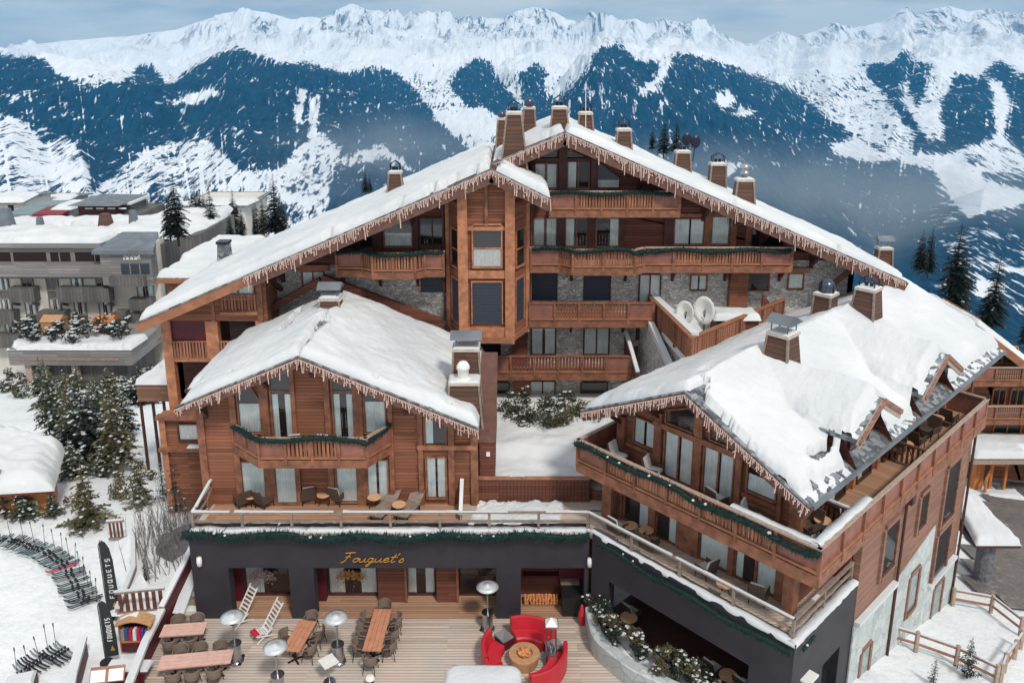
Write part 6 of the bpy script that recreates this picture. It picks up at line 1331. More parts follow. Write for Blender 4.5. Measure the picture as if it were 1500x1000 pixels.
def shrub(name, loc, r, h, seed, label, group, mat='shrub_leaf', snow=.3, leaf=.09, n=420, cat='shrub'):
    rs = random.Random(seed); lf = MB(); sn = MB(); st_ = MB()
    for k in range(9): a = rs.uniform(0, 6.28); st_.tube([(0, 0, 0), (math.cos(a) * r * .5, math.sin(a) * r * .5, h * rs.uniform(.5, .9))], [.02, .008], 4)
    cl = [(rs.uniform(-.6, .6) * r, rs.uniform(-.6, .6) * r, h * rs.uniform(.3, .85), rs.uniform(.25, .5) * r) for _ in range(9)]
    for k in range(n):
        c_ = rs.choice(cl); v_ = Vector((rs.gauss(0, 1), rs.gauss(0, 1), rs.gauss(0, .8))).normalized() * c_[3] * rs.uniform(.5, 1.1); q = Vector(c_[:3]) + v_
        if q.z < .03: continue
        a, b = Vector((rs.gauss(0, 1), rs.gauss(0, 1), rs.gauss(0, 1))).normalized() * leaf, Vector((rs.gauss(0, 1), rs.gauss(0, 1), rs.gauss(0, 1))).normalized() * leaf * .5
        lf.add([q - a, q + b, q + a, q - b], [(0, 1, 2, 3)])
        if v_.z > .04 and rs.random() < snow * .4:
            s_ = leaf * rs.uniform(.8, 1.7); sn.add([q + Vector((math.cos(g_) * s_, math.sin(g_) * s_, 0)) for g_ in (0, 1.2, 2.5, 3.7, 5)] + [q + Vector((0, 0, s_ * .28))], [(0, 1, 5), (1, 2, 5), (2, 3, 5), (3, 4, 5), (4, 0, 5)])
    t_ = Thing(name, label, cat, loc, 0, group); t_.part('stem', st_, 'trunk'); f = t_.part('foliage', lf, mat)
    if sn.v: t_.part('snow', sn, 'snow', f, smooth=True)
    return t_
# bare stems: leafless saplings
rs = random.Random(44)
for k in range(13):
    px, py = rs.uniform(208, 288), rs.uniform(768, 846); p = gat(px, py); m = MB()
    for j in range(13):
        x, y = rs.gauss(0, .45), rs.gauss(0, .5); h = rs.uniform(.8, 2.7); lx, ly = rs.uniform(-.55, .55), rs.uniform(-.4, .4)
        m.tube([(x, y, -.2), (x + lx * .5, y + ly * .5, h * .5), (x + lx, y + ly, h)], [.019, .012, .004], 4, False)
        for _ in range(3): f = rs.uniform(.4, .9); a = rs.uniform(0, 6.28); b = Vector((x + lx * f, y + ly * f, h * f)); m.tube([b, b + Vector((math.cos(a) * .16, math.sin(a) * .16, .35))], [.009, .004], 3, False)
    solo('bare_shrub', m, 'twig', 'leafless grey shrub of upright stems in the thicket left of the chalet', 'shrub', 'leafless shrubs in the thicket', p)
p = gat(178, 728); shrub('bush', p, 1.0, .8, 5, 'low dry brown bush beside the golden young fir', None, 'needles_warm', .05, .1, 500, 'bush')
# courtyard shrubs
for k, (px, py, r, h) in enumerate(((745, 615, .7, 1.1), (765, 622, .8, 1.0), (785, 628, .9, 1.1), (806, 632, .8, 1.0), (822, 626, .7, 1.1), (840, 618, .6, 1.2), (858, 622, .7, 1.0), (875, 618, .6, 1.0), (800, 612, .7, 1.4), (830, 605, .6, 1.4), (760, 605, .7, 1.3))):
    p = atz(px, py, 5.6); shrub('courtyard_shrub', p, r * 1.15, h, 60 + k, 'evergreen shrub among the snow dusted row at the back of the courtyard', 'shrubs at the back of the snowy courtyard', 'needles_warm' if k in (4, 5) else 'shrub_leaf', .06, .08, 620)
# restaurant planter
pl = [(3.15, 29.6), (3.25, 27.7), (4.5, 26.1), (5.7, 25.25), (7.6, 24.0)]
P_ = Thing('stone_planter', 'pale curved stone planter wall along the angled restaurant front', 'planter', (4, 27, 0), off=(4, 27, 0)); m = MB()
fine = []
for a, b in zip(pl[:-1], pl[1:]):
    for k in range(6): fine.append((a[0] + (b[0] - a[0]) * k / 6, a[1] + (b[1] - a[1]) * k / 6))
fine.append(pl[-1])
for _ in range(3): fine = [fine[0]] + [tuple((fine[i - 1][j] + 2 * fine[i][j] + fine[i + 1][j]) / 4 for j in (0, 1)) for i in range(1, len(fine) - 1)] + [fine[-1]]
out_ = []
for i, p in enumerate(fine):
    a, b = fine[max(0, i - 1)], fine[min(len(fine) - 1, i + 1)]; l_ = math.hypot(b[0] - a[0], b[1] - a[1]); nx_, ny_ = -(b[1] - a[1]) / l_, (b[0] - a[0]) / l_; out_.append((p[0] + nx_ * .42, p[1] + ny_ * .42))
vs = []; 
for p, q in zip(fine, out_): vs += [(p[0], p[1], -.1), (p[0] - .02, p[1], .85), (p[0] * .9 + q[0] * .1, p[1] * .9 + q[1] * .1, .9), (q[0], q[1], .9), (q[0], q[1], -.1)]
m.add(vs, [(i * 5 + j, (i + 1) * 5 + j, (i + 1) * 5 + j + 1, i * 5 + j + 1) for i in range(len(fine) - 1) for j in range(4)]); P_.part('wall', m, 'wing_stone')
so_ = MB(); so_.poly_z(out_ + [rw(-1.5, -.35)[:2], rw(-9.3, -.35)[:2]], .1, .62); P_.part('snow', so_, 'ground_snow')
rs = random.Random(8)
for k in range(24):
    i = k * (len(out_) - 2) / 24; a = out_[int(i)]; f = rs.uniform(.1, .75); b = rw(-9.0 + i / len(out_) * 8.5, -.45); x, y = a[0] * (1 - f) + b[0] * f, a[1] * (1 - f) + b[1] * f
    shrub('planter_shrub', (x, y, .6), rs.uniform(.34, .56), rs.uniform(.7, 1.4), 90 + k, 'snow dusted shrub growing in the stone planter before the dark opening', 'shrubs in the stone planter', ('shrub_leaf', 'needles_warm', 'needles_dark')[k % 3], .13, .06, 700)
# ================================================================ COURTYARD BETWEEN THE CHALETS
cy0 = Thing('raised_snow_bed', 'raised courtyard bed of deep snow behind a brown plank wall', 'raised bed', (1, 34, 4.2), off=(1, 34, 4.2))
m = MB(); slats(m, (-1.53, 32.4), (3.45, 32.4), 4.2, 5.35, .16, .15, .06); cy0.part('plank_wall', m, 'siding_red'); cy0.part('cap_rail', MB().box(-1.55, 32.3, 5.35, 3.5, 32.5, 5.43), 'rail_wood')
cy0.part('return_wall', MB().box(3.4, 32.4, 4.2, 3.5, 34.4, 5.35), 'siding_red')
vs = []; nxx, nyy = 40, 40
for j in range(nyy + 1):
    for i in range(nxx + 1):
        x = -1.5 + 7.2 * i / nxx; y = 32.42 + 5.2 * j / nyy; z = 5.35 + .5 * (j / nyy) ** 1.3 + .12 * fbm(x * .6, y * .6, 2) + .28 * max(0, 1 - abs(j / nyy - .28) * 9) * (.4 + .6 * i / nxx) * 0 + .38 * max(0, min(1, (j / nyy - .26 - .06 * math.sin(i * .16)) * 9)) - .15 * max(0, min(1, (j / nyy - .5) * 4)) + .06 * fbm(x * 2, y * 2, 5)
        vs.append((x, y, z))
cy0.part('snow', MB().add(vs, [(j * (nxx + 1) + i, j * (nxx + 1) + i + 1, (j + 1) * (nxx + 1) + i + 1, (j + 1) * (nxx + 1) + i) for j in range(nyy) for i in range(nxx)]), 'snow', smooth=True)
struct('ground', MB().box(-3.4, 36.5, 3.6, 8, 42.2, 5.2), 'ground_snow').name = 'courtyard_ground'
ts = snow_sheet((-2.0, 30.35, 4.22), (2.0, 30.4, 4.22), (2.4, 32.35, 4.22), (-1.5, 32.35, 4.22), .15, 60, 40, .3, .06, 71, wob=.6, sc=.9); rest.part('snow', ts, 'snow', label='thin sheet of snow lying on the terrace boards', smooth=True)
ts = snow_sheet((-12.9, 30.25, 4.215), (-2.6, 30.25, 4.215), (-2.6, 30.6, 4.215), (-12.9, 30.75, 4.215), .07, 120, 10, .15, .04, 72, wob=.5, sc=.9); rest.part('snow', ts, 'snow', smooth=True)
x, y, _ = atz(878, 712, 4.5); t_ = Thing('wooden_tub', 'round brown wooden planter tub beside the corner of the garlanded balcony', 'planter', (x, y, 4.2)); t_.part('tub', MB().lathe([(0, 0), (.72, 0), (.78, .5), (.70, .52), (.68, .42), (0, .42)], n=24), 'siding'); t_.part('snow', MB().lathe([(.69, .44), (.4, .52), (0, .54)], n=16), 'snow', smooth=True)
# ================================================================ LEFT YARD
rk = MB(); rs = random.Random(2)
def rock(loc, sx, sy, sz, lab, seed):
    m = MB(); n = 14; vs = []
    for j in range(9):
        for i in range(n): a, b = 6.283 * i / n, math.pi * (j / 8 - .5); d_ = 1 + .6 * fbm(math.cos(a) * math.cos(b) * 1.8, math.sin(a) * math.cos(b) * 1.8, math.sin(b) + seed); vs.append((sx * d_ * math.cos(a) * math.cos(b), sy * d_ * math.sin(a) * math.cos(b), sz * d_ * math.sin(b)))
    m.add(vs, [(j * n + i, j * n + (i + 1) % n, (j + 1) * n + (i + 1) % n, (j + 1) * n + i) for j in range(8) for i in range(n)]); return solo('boulder', m, 'rock', lab, 'boulder', loc=loc)
p = gat(262, 798); rock((p[0] - .1, p[1] + .2, p[2] + .05), 1.0, 1.2, .6, 'large grey boulder beside the left corner of the restaurant', 3)
def post_rail_wall(name, lab, cat, pts, z0, h, mat='siding_red', cap=.16, snow=.1, th_=.14):
    t_ = Thing(name, lab, cat, (pts[0][0], pts[0][1], z0), off=(pts[0][0], pts[0][1], z0))
    for p, q in zip(pts[:-1], pts[1:]):
        pz, qz = (p[2] if len(p) > 2 else z0), (q[2] if len(q) > 2 else z0)
        t_.part('panel', MB().prism([(p[0], p[1], pz - .4), (q[0], q[1], qz - .4), (q[0], q[1], qz + h), (p[0], p[1], pz + h)], (0, 0, 0), (th_ * .7, th_ * .5, 0)), mat)
        r_ = t_.part('cap_rail', MB().beam((p[0], p[1], pz + h + .03), (q[0], q[1], qz + h + .03), cap, .06), 'rail_wood')
        if snow: t_.part('snow', MB().beam((p[0], p[1], pz + h + .06 + snow / 2), (q[0], q[1], qz + h + .06 + snow / 2), cap * 1.15, snow), 'snow', r_)
    return t_
post_rail_wall('deck_parapet', 'snow capped low parapet along the left edge of the dining deck', 'parapet', [(-14.9, 29.4, -.1), (-14.75, 27.5, -.1), (-14.2, 24.2, -.1)], 0, .85, 'dark_red', .26, .16)
post_rail_wall('stair_parapet', 'sloping brown parapet rising beside the outdoor stair', 'parapet', [(-14.95, 29.5, -.1), (-14.55, 31.3, .9), (-13.95, 34.2, 2.6)], 0, .95, 'dark_red', .2, .1)
sp = Thing('outdoor_stair', 'snowy outdoor stair climbing along the left end of the restaurant', 'stair', (-14.2, 30, 0), off=(-14.2, 30, 0))
for k in range(12): sp.part('step', MB().box(-14.7 + k * .05, 29.7 + k * .36, -.2, -13.72, 30.2 + k * .36, .12 + k * .2), 'white_paint' if k % 2 else 'grey_wood')
sp.part('snow', MB().beam((-14.45, 29.9, .3), (-14.1, 33.6, 2.5), .5, .12), 'snow')
def slat_gate(name, lab, a, b, h, n=6):
    t_ = Thing(name, lab, 'gate', (a[0], a[1], a[2]), off=a); m = MB(); T = FS(a[:2], b[:2]); L_ = math.hypot(b[0] - a[0], b[1] - a[1]); z = a[2]
    for k in range(n): fbox(m, T, L_ * (k + .2) / n, -.02, z + .1, L_ * (k + .75) / n, .02, z + h)
    t_.part('slats', m, 'siding_red'); f = MB(); fbox(f, T, -.05, -.04, z + h, L_ + .05, .04, z + h + .1); fbox(f, T, -.05, -.04, z + .1, L_ + .05, .04, z + .2); t_.part('frame', f, 'grey_wood')
    s_ = MB(); fbox(s_, T, -.05, -.05, z + h + .1, L_ + .05, .05, z + h + .17); t_.part('snow', s_, 'snow')
slat_gate('slatted_gate', 'small slatted brown gate far up the snowy ramp', (atz(161, 790, 0)[0], atz(161, 790, 0)[1], -.1), (atz(183, 788, 0)[0], atz(183, 788, 0)[1], -.1), 1.05, 4)
slat_gate('slatted_gate', 'wider slatted brown gate behind the shelf of blankets', (-16.95, 29.75, .3), (-15.05, 30.05, .3), 1.1, 7)
post_rail_wall('ramp_wall', 'narrow snow capped wall along the right of the snowy ramp', 'low wall', [(-19.0, 35.6, -.2), (-17.6, 32.6, -.2), (-16.95, 29.7, -.1)], 0, .75, 'grey_wood', .18, .12)
post_rail_wall('ramp_wall', 'low snow capped wall by the flags at the deck entrance', 'low wall', [(-17.5, 27.9, -.1), (-16.9, 26.0, -.1), (-16.2, 24.2, -.1)], 0, .7, 'dark_red', .3, .16)
solo('snow_ramp', MB().add([(-17.3, 29.6, .42), (-15.0, 29.6, .42), (-17.2, 32.5, .5), (-19.0, 35.6, .5), (-19.9, 35.4, .1), (-18.3, 32, .1)], [(0, 1, 2), (0, 2, 3, 4, 5)]), 'ground_snow', 'trodden snow ramp leading up from the deck entrance', 'ramp', kind='structure')
# shelf with blankets
sx_, sy_ = -15.45, 28.2; sh = Thing('shelf_stand', 'open wooden stand under a snowy curved tan roof, full of coloured blankets', 'stand', (sx_, sy_, 0), R(4)); sh.o.scale = (.74, .74, .74)
for s in (-.82, .78): sh.part('side_panel', MB().box(s, -.28, 0, s + .06, .3, 1.7), 'orange_wood')
sh.part('back_panel', MB().box(-.8, .26, .6, .8, .3, 1.7), 'interior'); sh.part('shelf', MB().box(-.8, -.3, .62, .8, .28, .7), 'orange_wood')
ar = MB(); vs = []
for k in range(11): a = k / 10; x = -1.0 + 2.0 * a; z = 1.68 + .32 * math.sin(math.pi * a); vs += [(x, -.42, z), (x, .38, z + .05), (x, .38, z + .12), (x, -.42, z + .07)]
ar.add(vs, [(k * 4 + j, (k + 1) * 4 + j, (k + 1) * 4 + (j + 1) % 4, k * 4 + (j + 1) % 4) for k in range(10) for j in range(4)]); cr_ = sh.part('roof', ar, 'copper_tan')
sh.part('snow', snow_sheet((-.9, -.1, 1.8), (.2, -.1, 2.0), (.2, .3, 2.08), (-.9, .3, 1.88), .12, 20, 10, .15, .03, 5), 'snow', cr_, smooth=True); sh.part('lower_panel', MB().box(-.75, -.26, 0, .75, -.2, .6), 'dark_red')
for k, c_ in enumerate(('cloth_grey', 'cloth_blue', 'cloth_red', 'cloth_white', 'cloth_red', 'cloth_violet', 'cloth_blue')):
    m = MB(); m.frustum(0, 0, 0, .62, .1, .2, .07, .15); nm_ = c_.split('_')[1]; solo('folded_blanket', m, c_, f'{nm_} blanket standing in the open wooden stand, number {k + 1} from the left'.replace('number 1 from the left', 'at its left end').replace('number 7 from the left', 'at its right end').replace(f'number {k + 1} from the left', ('', 'second from the left', 'third from the left', 'in the middle', 'third from the right', 'second from the right', '')[k]), 'blanket', 'blankets in the wooden stand', (sx_ + (-.66 + k * .22) * .74, sy_ - .05, .53), 0).scale = (.74, .74, .78)
bn = Thing('bench', 'low dark boxy bench with snow in front of the blanket stand', 'bench', (-15.0, 26.5, 0)); bn.part('front_panel', MB().box(-.75, -.32, 0, .7, -.26, .5), 'dark_red'); bn.part('seat', MB().box(-.85, -.36, .5, .8, .3, .58), 'dark_red'); bn.part('snow', MB().frustum(0, .05, .58, .68, .84, .3, .78, .24), 'snow')
# feather flags
def flag(px0, py0, px1, py1, Y, word, lab):
    t_ = None; top = atY(px0, py0, Y); bot = atY(px1, py1, Y); h = top[2] - max(0, bot[2]) ; b = (bot[0] - .35, Y, 0)
    t_ = Thing('feather_flag', lab, 'flag', b, R(10), 'feather flags at the deck entrance'); hh = top[2]
    prof = [(0, .25), (.5, .3), (.5, 1.2), (.46, hh - 1.0), (.38, hh - .4), (.25, hh - .1), (.12, hh), (0, hh - .15)]
    m = MB(); m.prism([(x, .0, z) for x, z in prof], (0, 0, 0), (0, .02, 0)); f = t_.part('cloth', m, 'flag_black'); t_.part('pole', MB().tube([(-.02, 0, 0), (-.03, 0, hh - .2), (.08, 0, hh + .03)], .02, 6), 'black'); t_.part('foot', MB().lathe([(.25, 0), (.25, .06), (0, .08)], n=10), 'black')
    lt = MB(); z = 1.0; n = len(word); st = (hh - 1.75) / n; sz = min(.17, st * .7)
    for k, c_ in enumerate(word):      # letters turned sideways, reading up the flag
        for (xa, za), (xb, zb) in GLY.get(c_, []):
            lt.beam((.34 - .17 * za, -.012, z + k * st + sz * xa), (.34 - .17 * zb, -.012, z + k * st + sz * xb), .03, .012, (0, 1, 0))
    t_.part('lettering', lt, 'flag_text', f); t_.part('emblem', MB().lathe([(0, 0), (.1, 0)], n=12).prism([(.22, -.012, .55), (.4, -.012, .55), (.31, -.012, .8)], (0, 0, 0), (0, -.004, 0)), 'gold', f)
GLY = {'F': [((0, 0), (0, 1)), ((0, 1), (.7, 1)), ((0, .5), (.5, .5))], 'O': [((0, 0), (0, 1)), ((0, 1), (.7, 1)), ((.7, 1), (.7, 0)), ((.7, 0), (0, 0))], 'U': [((0, 1), (0, 0)), ((0, 0), (.7, 0)), ((.7, 0), (.7, 1))], 'Q': [((0, 0), (0, 1)), ((0, 1), (.7, 1)), ((.7, 1), (.7, 0)), ((.7, 0), (0, 0)), ((.4, .3), (.8, -.1))],
 'E': [((0, 0), (0, 1)), ((0, 1), (.7, 1)), ((0, .5), (.5, .5)), ((0, 0), (.7, 0))], 'T': [((.35, 0), (.35, 1)), ((0, 1), (.7, 1))], 'S': [((.7, 1), (0, 1)), ((0, 1), (0, .5)), ((0, .5), (.7, .5)), ((.7, .5), (.7, 0)), ((.7, 0), (0, 0))], 'A': [((0, 0), (.35, 1)), ((.35, 1), (.7, 0)), ((.15, .4), (.55, .4))], 'M': [((0, 0), (0, 1)), ((0, 1), (.35, .5)), ((.35, .5), (.7, 1)), ((.7, 1), (.7, 0))], 'N': [((0, 0), (0, 1)), ((0, 1), (.7, 0)), ((.7, 0), (.7, 1))]}
flag(163, 792, 168, 880, 30.0, 'FOUQUETS', 'tall dark feather flag farther from the deck with pale upright lettering'); flag(162, 880, 168, 965, 27.4, 'FOUQUETS', 'tall dark feather flag nearer the deck with pale upright lettering')
x, y, _ = atz(158, 988, 1.1); mb_ = Thing('menu_board', 'double pale menu case on a stand by the deck entrance', 'menu board', (x, y, 0), R(8)); mb_.part('stand', MB().tube([(0, 0, 0), (0, 0, 1.0)], .04, 8), 'black'); cs = mb_.part('case', MB().prism([(-.62, -.2, .95), (.62, -.2, .95), (.62, .1, 1.35), (-.62, .1, 1.35)], (0, 0, 0), (0, .06, .02)), 'rail_wood')
for s in (-1, 1): mb_.part('page', MB().prism([(s * .32 - .26, -.18, .985), (s * .32 + .26, -.18, .985), (s * .32 + .26, .06, 1.31), (s * .32 - .26, .06, 1.31)], (0, 0, 0), (0, -.03, .012)), 'curtain', cs)
# skis
def ski_proto(mat):
    t_ = Thing('ski_pair', 'x', 'skis', (0, 0, 0))
    for s in (-1, 1):
        m = MB(); pts = [(s * .075, -.85 + 1.7 * k / 8, .03 + (.10 if k == 8 else .03 if k == 0 else 0)) for k in range(9)]
        for a, b in zip(pts[:-1], pts[1:]): m.beam(a, b, .07, .022)
        o = t_.part('ski', m, mat); b = MB(); b.box(s * .075 - .04, -.22, .04, s * .075 + .04, -.1, .13); b.box(s * .075 - .035, .06, .04, s * .075 + .035, .16, .12); t_.part('binding', b, 'ski_black', o)
    return t_
SP = {m: ski_proto(m) for m in ('ski_teal', 'ski_black', 'ski_grey', 'ski_red')}; used = set()
def put_ski(loc, rz, mat, lab, grp, tilt=0):
    if mat in used: o = clone(SP[mat].o, loc, 0, lab, None, grp)
    else: used.add(mat); o = SP[mat].o; o.location = loc; o['label'] = lab; o['group'] = grp
    o.rotation_euler = (tilt, 0, rz); o.scale = (.9, .82, 1)
def pole(loc, lab, grp, rs):
    m = MB(); lx, ly = rs.uniform(-.1, .1), rs.uniform(-.1, .1); m.tube([(0, 0, 0), (lx, ly, 1.15)], .012, 5); m.tube([(lx * .95, ly * .95, 1.05), (lx * 1.08, ly * 1.08, 1.2)], .025, 6); m.lathe([(.05, .08), (.0, .1)], n=8); return solo('ski_pole', m, 'ski_black', lab, 'ski pole', grp, loc)
arc = [(-12, 792), (20, 796), (48, 803), (70, 812), (88, 826), (100, 843), (109, 858), (117, 872), (124, 886)]
ap_ = [atz(px, py, 0)[:2] for px, py in arc]; cum = [0]
for a, b in zip(ap_[:-1], ap_[1:]): cum.append(cum[-1] + math.hypot(b[0] - a[0], b[1] - a[1]))
rs = random.Random(12); n = 27
rack = MB()
for k in range(n):
    s_ = cum[-1] * k / (n - 1); i = max(j for j in range(len(cum)) if cum[j] <= s_ + 1e-9); i = min(i, len(ap_) - 2); f = (s_ - cum[i]) / (cum[i + 1] - cum[i]); a, b = ap_[i], ap_[i + 1]; x, y = a[0] + (b[0] - a[0]) * f, a[1] + (b[1] - a[1]) * f
    tx, ty = b[0] - a[0], b[1] - a[1]; l_ = math.hypot(tx, ty); rz = math.atan2(ty, tx) - math.pi / 2 - math.pi / 2 * 0
    rz = math.atan2(-tx, ty) + rs.uniform(-.12, .12) + math.pi / 2 * 0; rz = math.atan2(ty, tx) + math.pi + rs.uniform(-.1, .1)
    c_ = rs.choice(('ski_teal', 'ski_black', 'ski_teal', 'ski_grey', 'ski_red' if 14 < k < 17 else 'ski_black'))
    put_ski((x + rs.uniform(-.12, .12), y + rs.uniform(-.1, .1), .02), rz, c_, {'ski_teal': 'pair of dark teal skis', 'ski_black': 'pair of black skis', 'ski_grey': 'pair of grey skis', 'ski_red': 'pair of red skis'}[c_] + ' lying in the long curved row on the snow', 'skis in the curved row', R(7))
    if k % 2 == 0: pole((x + .5 * math.cos(rz + 1.57) * -1, y + .5 * math.sin(rz + 1.57) * -1, -.1), 'ski pole stuck in the snow along the curved row of skis', 'ski poles along the curved row', rs)
for k, (px, py) in enumerate(((36, 985), (43, 978), (54, 972), (63, 963), (76, 966), (86, 959), (95, 953))):
    x, y, _ = atz(px, py, 0); put_ski((x, y, .02), R(62) + rs.uniform(-.08, .08), 'ski_black' if k % 3 else 'ski_grey', f'pair of skis in the short row at the lower left', 'skis in the short row')
for px, py in ((25, 985), (42, 978), (58, 965), (70, 950), (82, 946)): x, y, _ = atz(px, py, 0); pole((x, y, -.05), 'ski pole standing beside the short row of skis', 'ski poles by the short row', rs)
x, y, _ = atz(30, 1000, .3); rkx = Thing('ski_rack', 'low reddish wooden ski rack with snow at the bottom left corner', 'rack', (x, y, -.1), R(20)); rkx.part('frame', MB().box(-.5, -.4, 0, .5, .4, .5), 'siding_red'); rkx.part('snow', MB().frustum(0, 0, .5, .62, .5, .4, .42, .3), 'snow')
# ================================================================ FENCED BANK ON THE RIGHT
def fence(lab, pts, h=1.0):
    P3 = [gat(*p) for p in pts]; t_ = Thing('rail_fence', lab, 'fence', P3[0], off=P3[0])
    for p in P3: t_.part('post', MB().box(p[0] - .07, p[1] - .07, p[2] - .3, p[0] + .07, p[1] + .07, p[2] + h), 'trim_snowy')
    for p, q in zip(P3[:-1], P3[1:]):
        for f in (.38, .85): r_ = t_.part('rail', MB().beam((p[0], p[1], p[2] + h * f), (q[0], q[1], q[2] + h * f), .06, .11), 'rail_wood')
        t_.part('snow', MB().beam((p[0], p[1], p[2] + h * .85 + .075), (q[0], q[1], q[2] + h * .85 + .075), .07, .04), 'snow', r_)
fence('wooden rail fence crossing the snowy bank nearest the camera', [(1288, 937), (1341, 953), (1400, 974), (1458, 1003)]); fence('wooden rail fence along the road above the snowy bank', [(1395, 886), (1451, 896), (1494, 930)]); fence('short wooden fence going down the right edge of the bank', [(1494, 950), (1485, 965), (1470, 985), (1464, 1003)])
m = MB(); T = WTs(-.1); m2 = Thing('stair_fence', 'reddish plank rail of the stair down beside the dark doorway', 'fence', rw(.5, 2, -1.5)); 
a = rw(.35, .9, -.6); b = rw(.35, 3.2, .5); q = MB(); q.prism([(0, 0, -.6), (b[0] - a[0], b[1] - a[1], b[2] - a[2] - .6), (b[0] - a[0], b[1] - a[1], b[2] - a[2] + .6), (0, 0, .6)], (0, 0, 0), (.06, 0, 0)); m2.o.location = a; m2.part('panel', q, 'siding_red'); m2.part('snow', MB().beam((0, 0, .65), (b[0] - a[0], b[1] - a[1], b[2] - a[2] + .65), .1, .08), 'snow')

for k, (px, py) in enumerate(((62, 700), (98, 690), (176, 705), (205, 690), (190, 660), (60, 735), (112, 742), (222, 705))): shrub('bush', gat(px, py), .6, .9, 700 + k, 'small brownish snow dusted bush between the young firs of the left slope', 'brownish bushes between the firs', 'needles_warm', .3, .08, 260, 'bush')
# ================================================================ ROAD AND BUILDINGS ON THE RIGHT
def patch(name, poly, mat, lift=.03, n=44, h0=None):
    xs = [p[0] for p in poly]; ys = [p[1] for p in poly]; X, Y = np.meshgrid(np.linspace(min(xs), max(xs), n), np.linspace(min(ys), max(ys), n)); ins = np.zeros(X.shape, bool)
    for (xa, ya), (xb, yb) in zip(poly, poly[1:] + poly[:1]):
        if ya != yb: ins ^= ((Y < ya) != (Y < yb)) & (X < (xb - xa) * (Y - ya) / (yb - ya) + xa)
    Z = ground_h(X, Y) + lift; m = MB(); vs = [(float(a), float(b), float(c_)) for a, b, c_ in zip(X.ravel(), Y.ravel(), Z.ravel())]; fs = []
    for j in range(n - 1):
        for i in range(n - 1):
            if ins[j, i] and ins[j + 1, i] and ins[j, i + 1] and ins[j + 1, i + 1]: fs.append((j * n + i, j * n + i + 1, (j + 1) * n + i + 1, (j + 1) * n + i))
    m.add(vs, fs); return struct(name, m, mat)
patch('road', [gat(*p)[:2] for p in ((1398, 862), (1500, 905), (1900, 930), (1900, 700), (1470, 702), (1415, 735), (1400, 800))], 'asphalt', .16)
patch('path', [gat(*p)[:2] for p in ((1440, 664), (1900, 690), (1900, 740), (1500, 712), (1430, 706))], 'sand_road', .20)
YN = 52.0; nb = Thing('neighbour_chalet', 'neighbouring wooden chalet with two balconies at the right picture edge', 'building', (31, YN, -5), off=(31, YN, -5)); TN = FY(YN)
xa, xb = atY(1424, 560, YN)[0], atY(1424, 560, YN)[0] + 12
z_ = lambda y: atY(1460, y, YN)[2]
_A = atY(1432, 476, YN - 1.2); _B = atY(1505, 545, YN - 1.2); _B = (_B[0] + 3, 0, _B[2] - 1.6); nb.part('wall', fpoly(MB(), TN, [(xa, -8), (_B[0] - .6, -8), (_B[0] - .6, _B[2] - .2), (_A[0], _A[2] - .45), (xa, _A[2] - .45 - .47 * (_A[0] - xa))], -5, 0), 'siding')
A, B = atY(1432, 476, YN - 1.2), atY(1505, 545, YN - 1.2); B = (B[0] + 3, B[1], B[2] - 1.6); C_, D_ = (B[0], YN + 5.5, B[2]), (A[0], YN + 5.5, A[2])
A2 = (A[0] - 3.0, A[1], A[2] - 1.4)
s_ = slab4(A, B, C_, D_, .3); rn = nb.part('roof', s_, 'slate'); nb.part('snow', snow_sheet(A, B, C_, D_, .45, 60, 50, .3, .12, 61, holes=[(.75, .1, .1, .06), (.5, .4, .03, .03)]), 'snow', rn, smooth=True); nb.part('fascia_board', MB().beam((A[0], A[1] - .05, A[2] - .3), (B[0], B[1] - .05, B[2] - .3), .1, .5), 'fascia_wood', rn)
s_ = slab4(A2, A, D_, (A2[0], D_[1], A2[2]), .3); rn2 = nb.part('roof', s_, 'slate'); nb.part('snow', snow_sheet(A2, A, D_, (A2[0], D_[1], A2[2]), .4, 20, 30, .3, .1, 62), 'snow', rn2, smooth=True)
for y0, y1 in ((535, 562), (592, 618)):
    f0 = atY(1418, y1, YN - 1.3)[2]; xl = atY(1417, y1, YN - 1.3)[0]; balcony(nb, [(xl, YN - .1), (xl, YN - 1.3), (xl + 9, YN - 1.3), (xl + 9, YN)], f0 + .15, style='psp', back=[], smat='wing_siding', posts_every=1.8)
for p0, y0, p1, y1 in ((1452, 568, 1473, 592), (1478, 568, 1500, 592), (1452, 618, 1495, 648), (1445, 508, 1490, 530)):
    a = atY(p0, y1, YN); b = atY(p1, y0, YN); window(nb, TN, a[0], a[2], b[0], b[2], 2, None, frame='orange_wood')
ca = Thing('entrance_canopy', 'flat snow covered canopy ledge below the neighbouring chalet', 'canopy', (33, YN - 3, -5), off=(33, YN - 3, -5)); a = atY(1425, 668, YN - 3); ca.part('slab', MB().box(a[0], YN - 3.2, a[2] - .5, a[0] + 9, YN, a[2]), 'trim_snowy'); ca.part('snow', snow_sheet((a[0], YN - 3.3, a[2]), (a[0] + 9, YN - 3.3, a[2]), (a[0] + 9, YN - .1, a[2]), (a[0], YN - .1, a[2]), .4, 50, 20, .3, .12, 66, holes=[(.5, .2, .1, .15)]), 'snow', smooth=True); ca.part('pier', MB().box(a[0] + 1, YN - 2, -9, a[0] + 1.6, YN - 1.4, a[2] - .4), 'orange_wood')
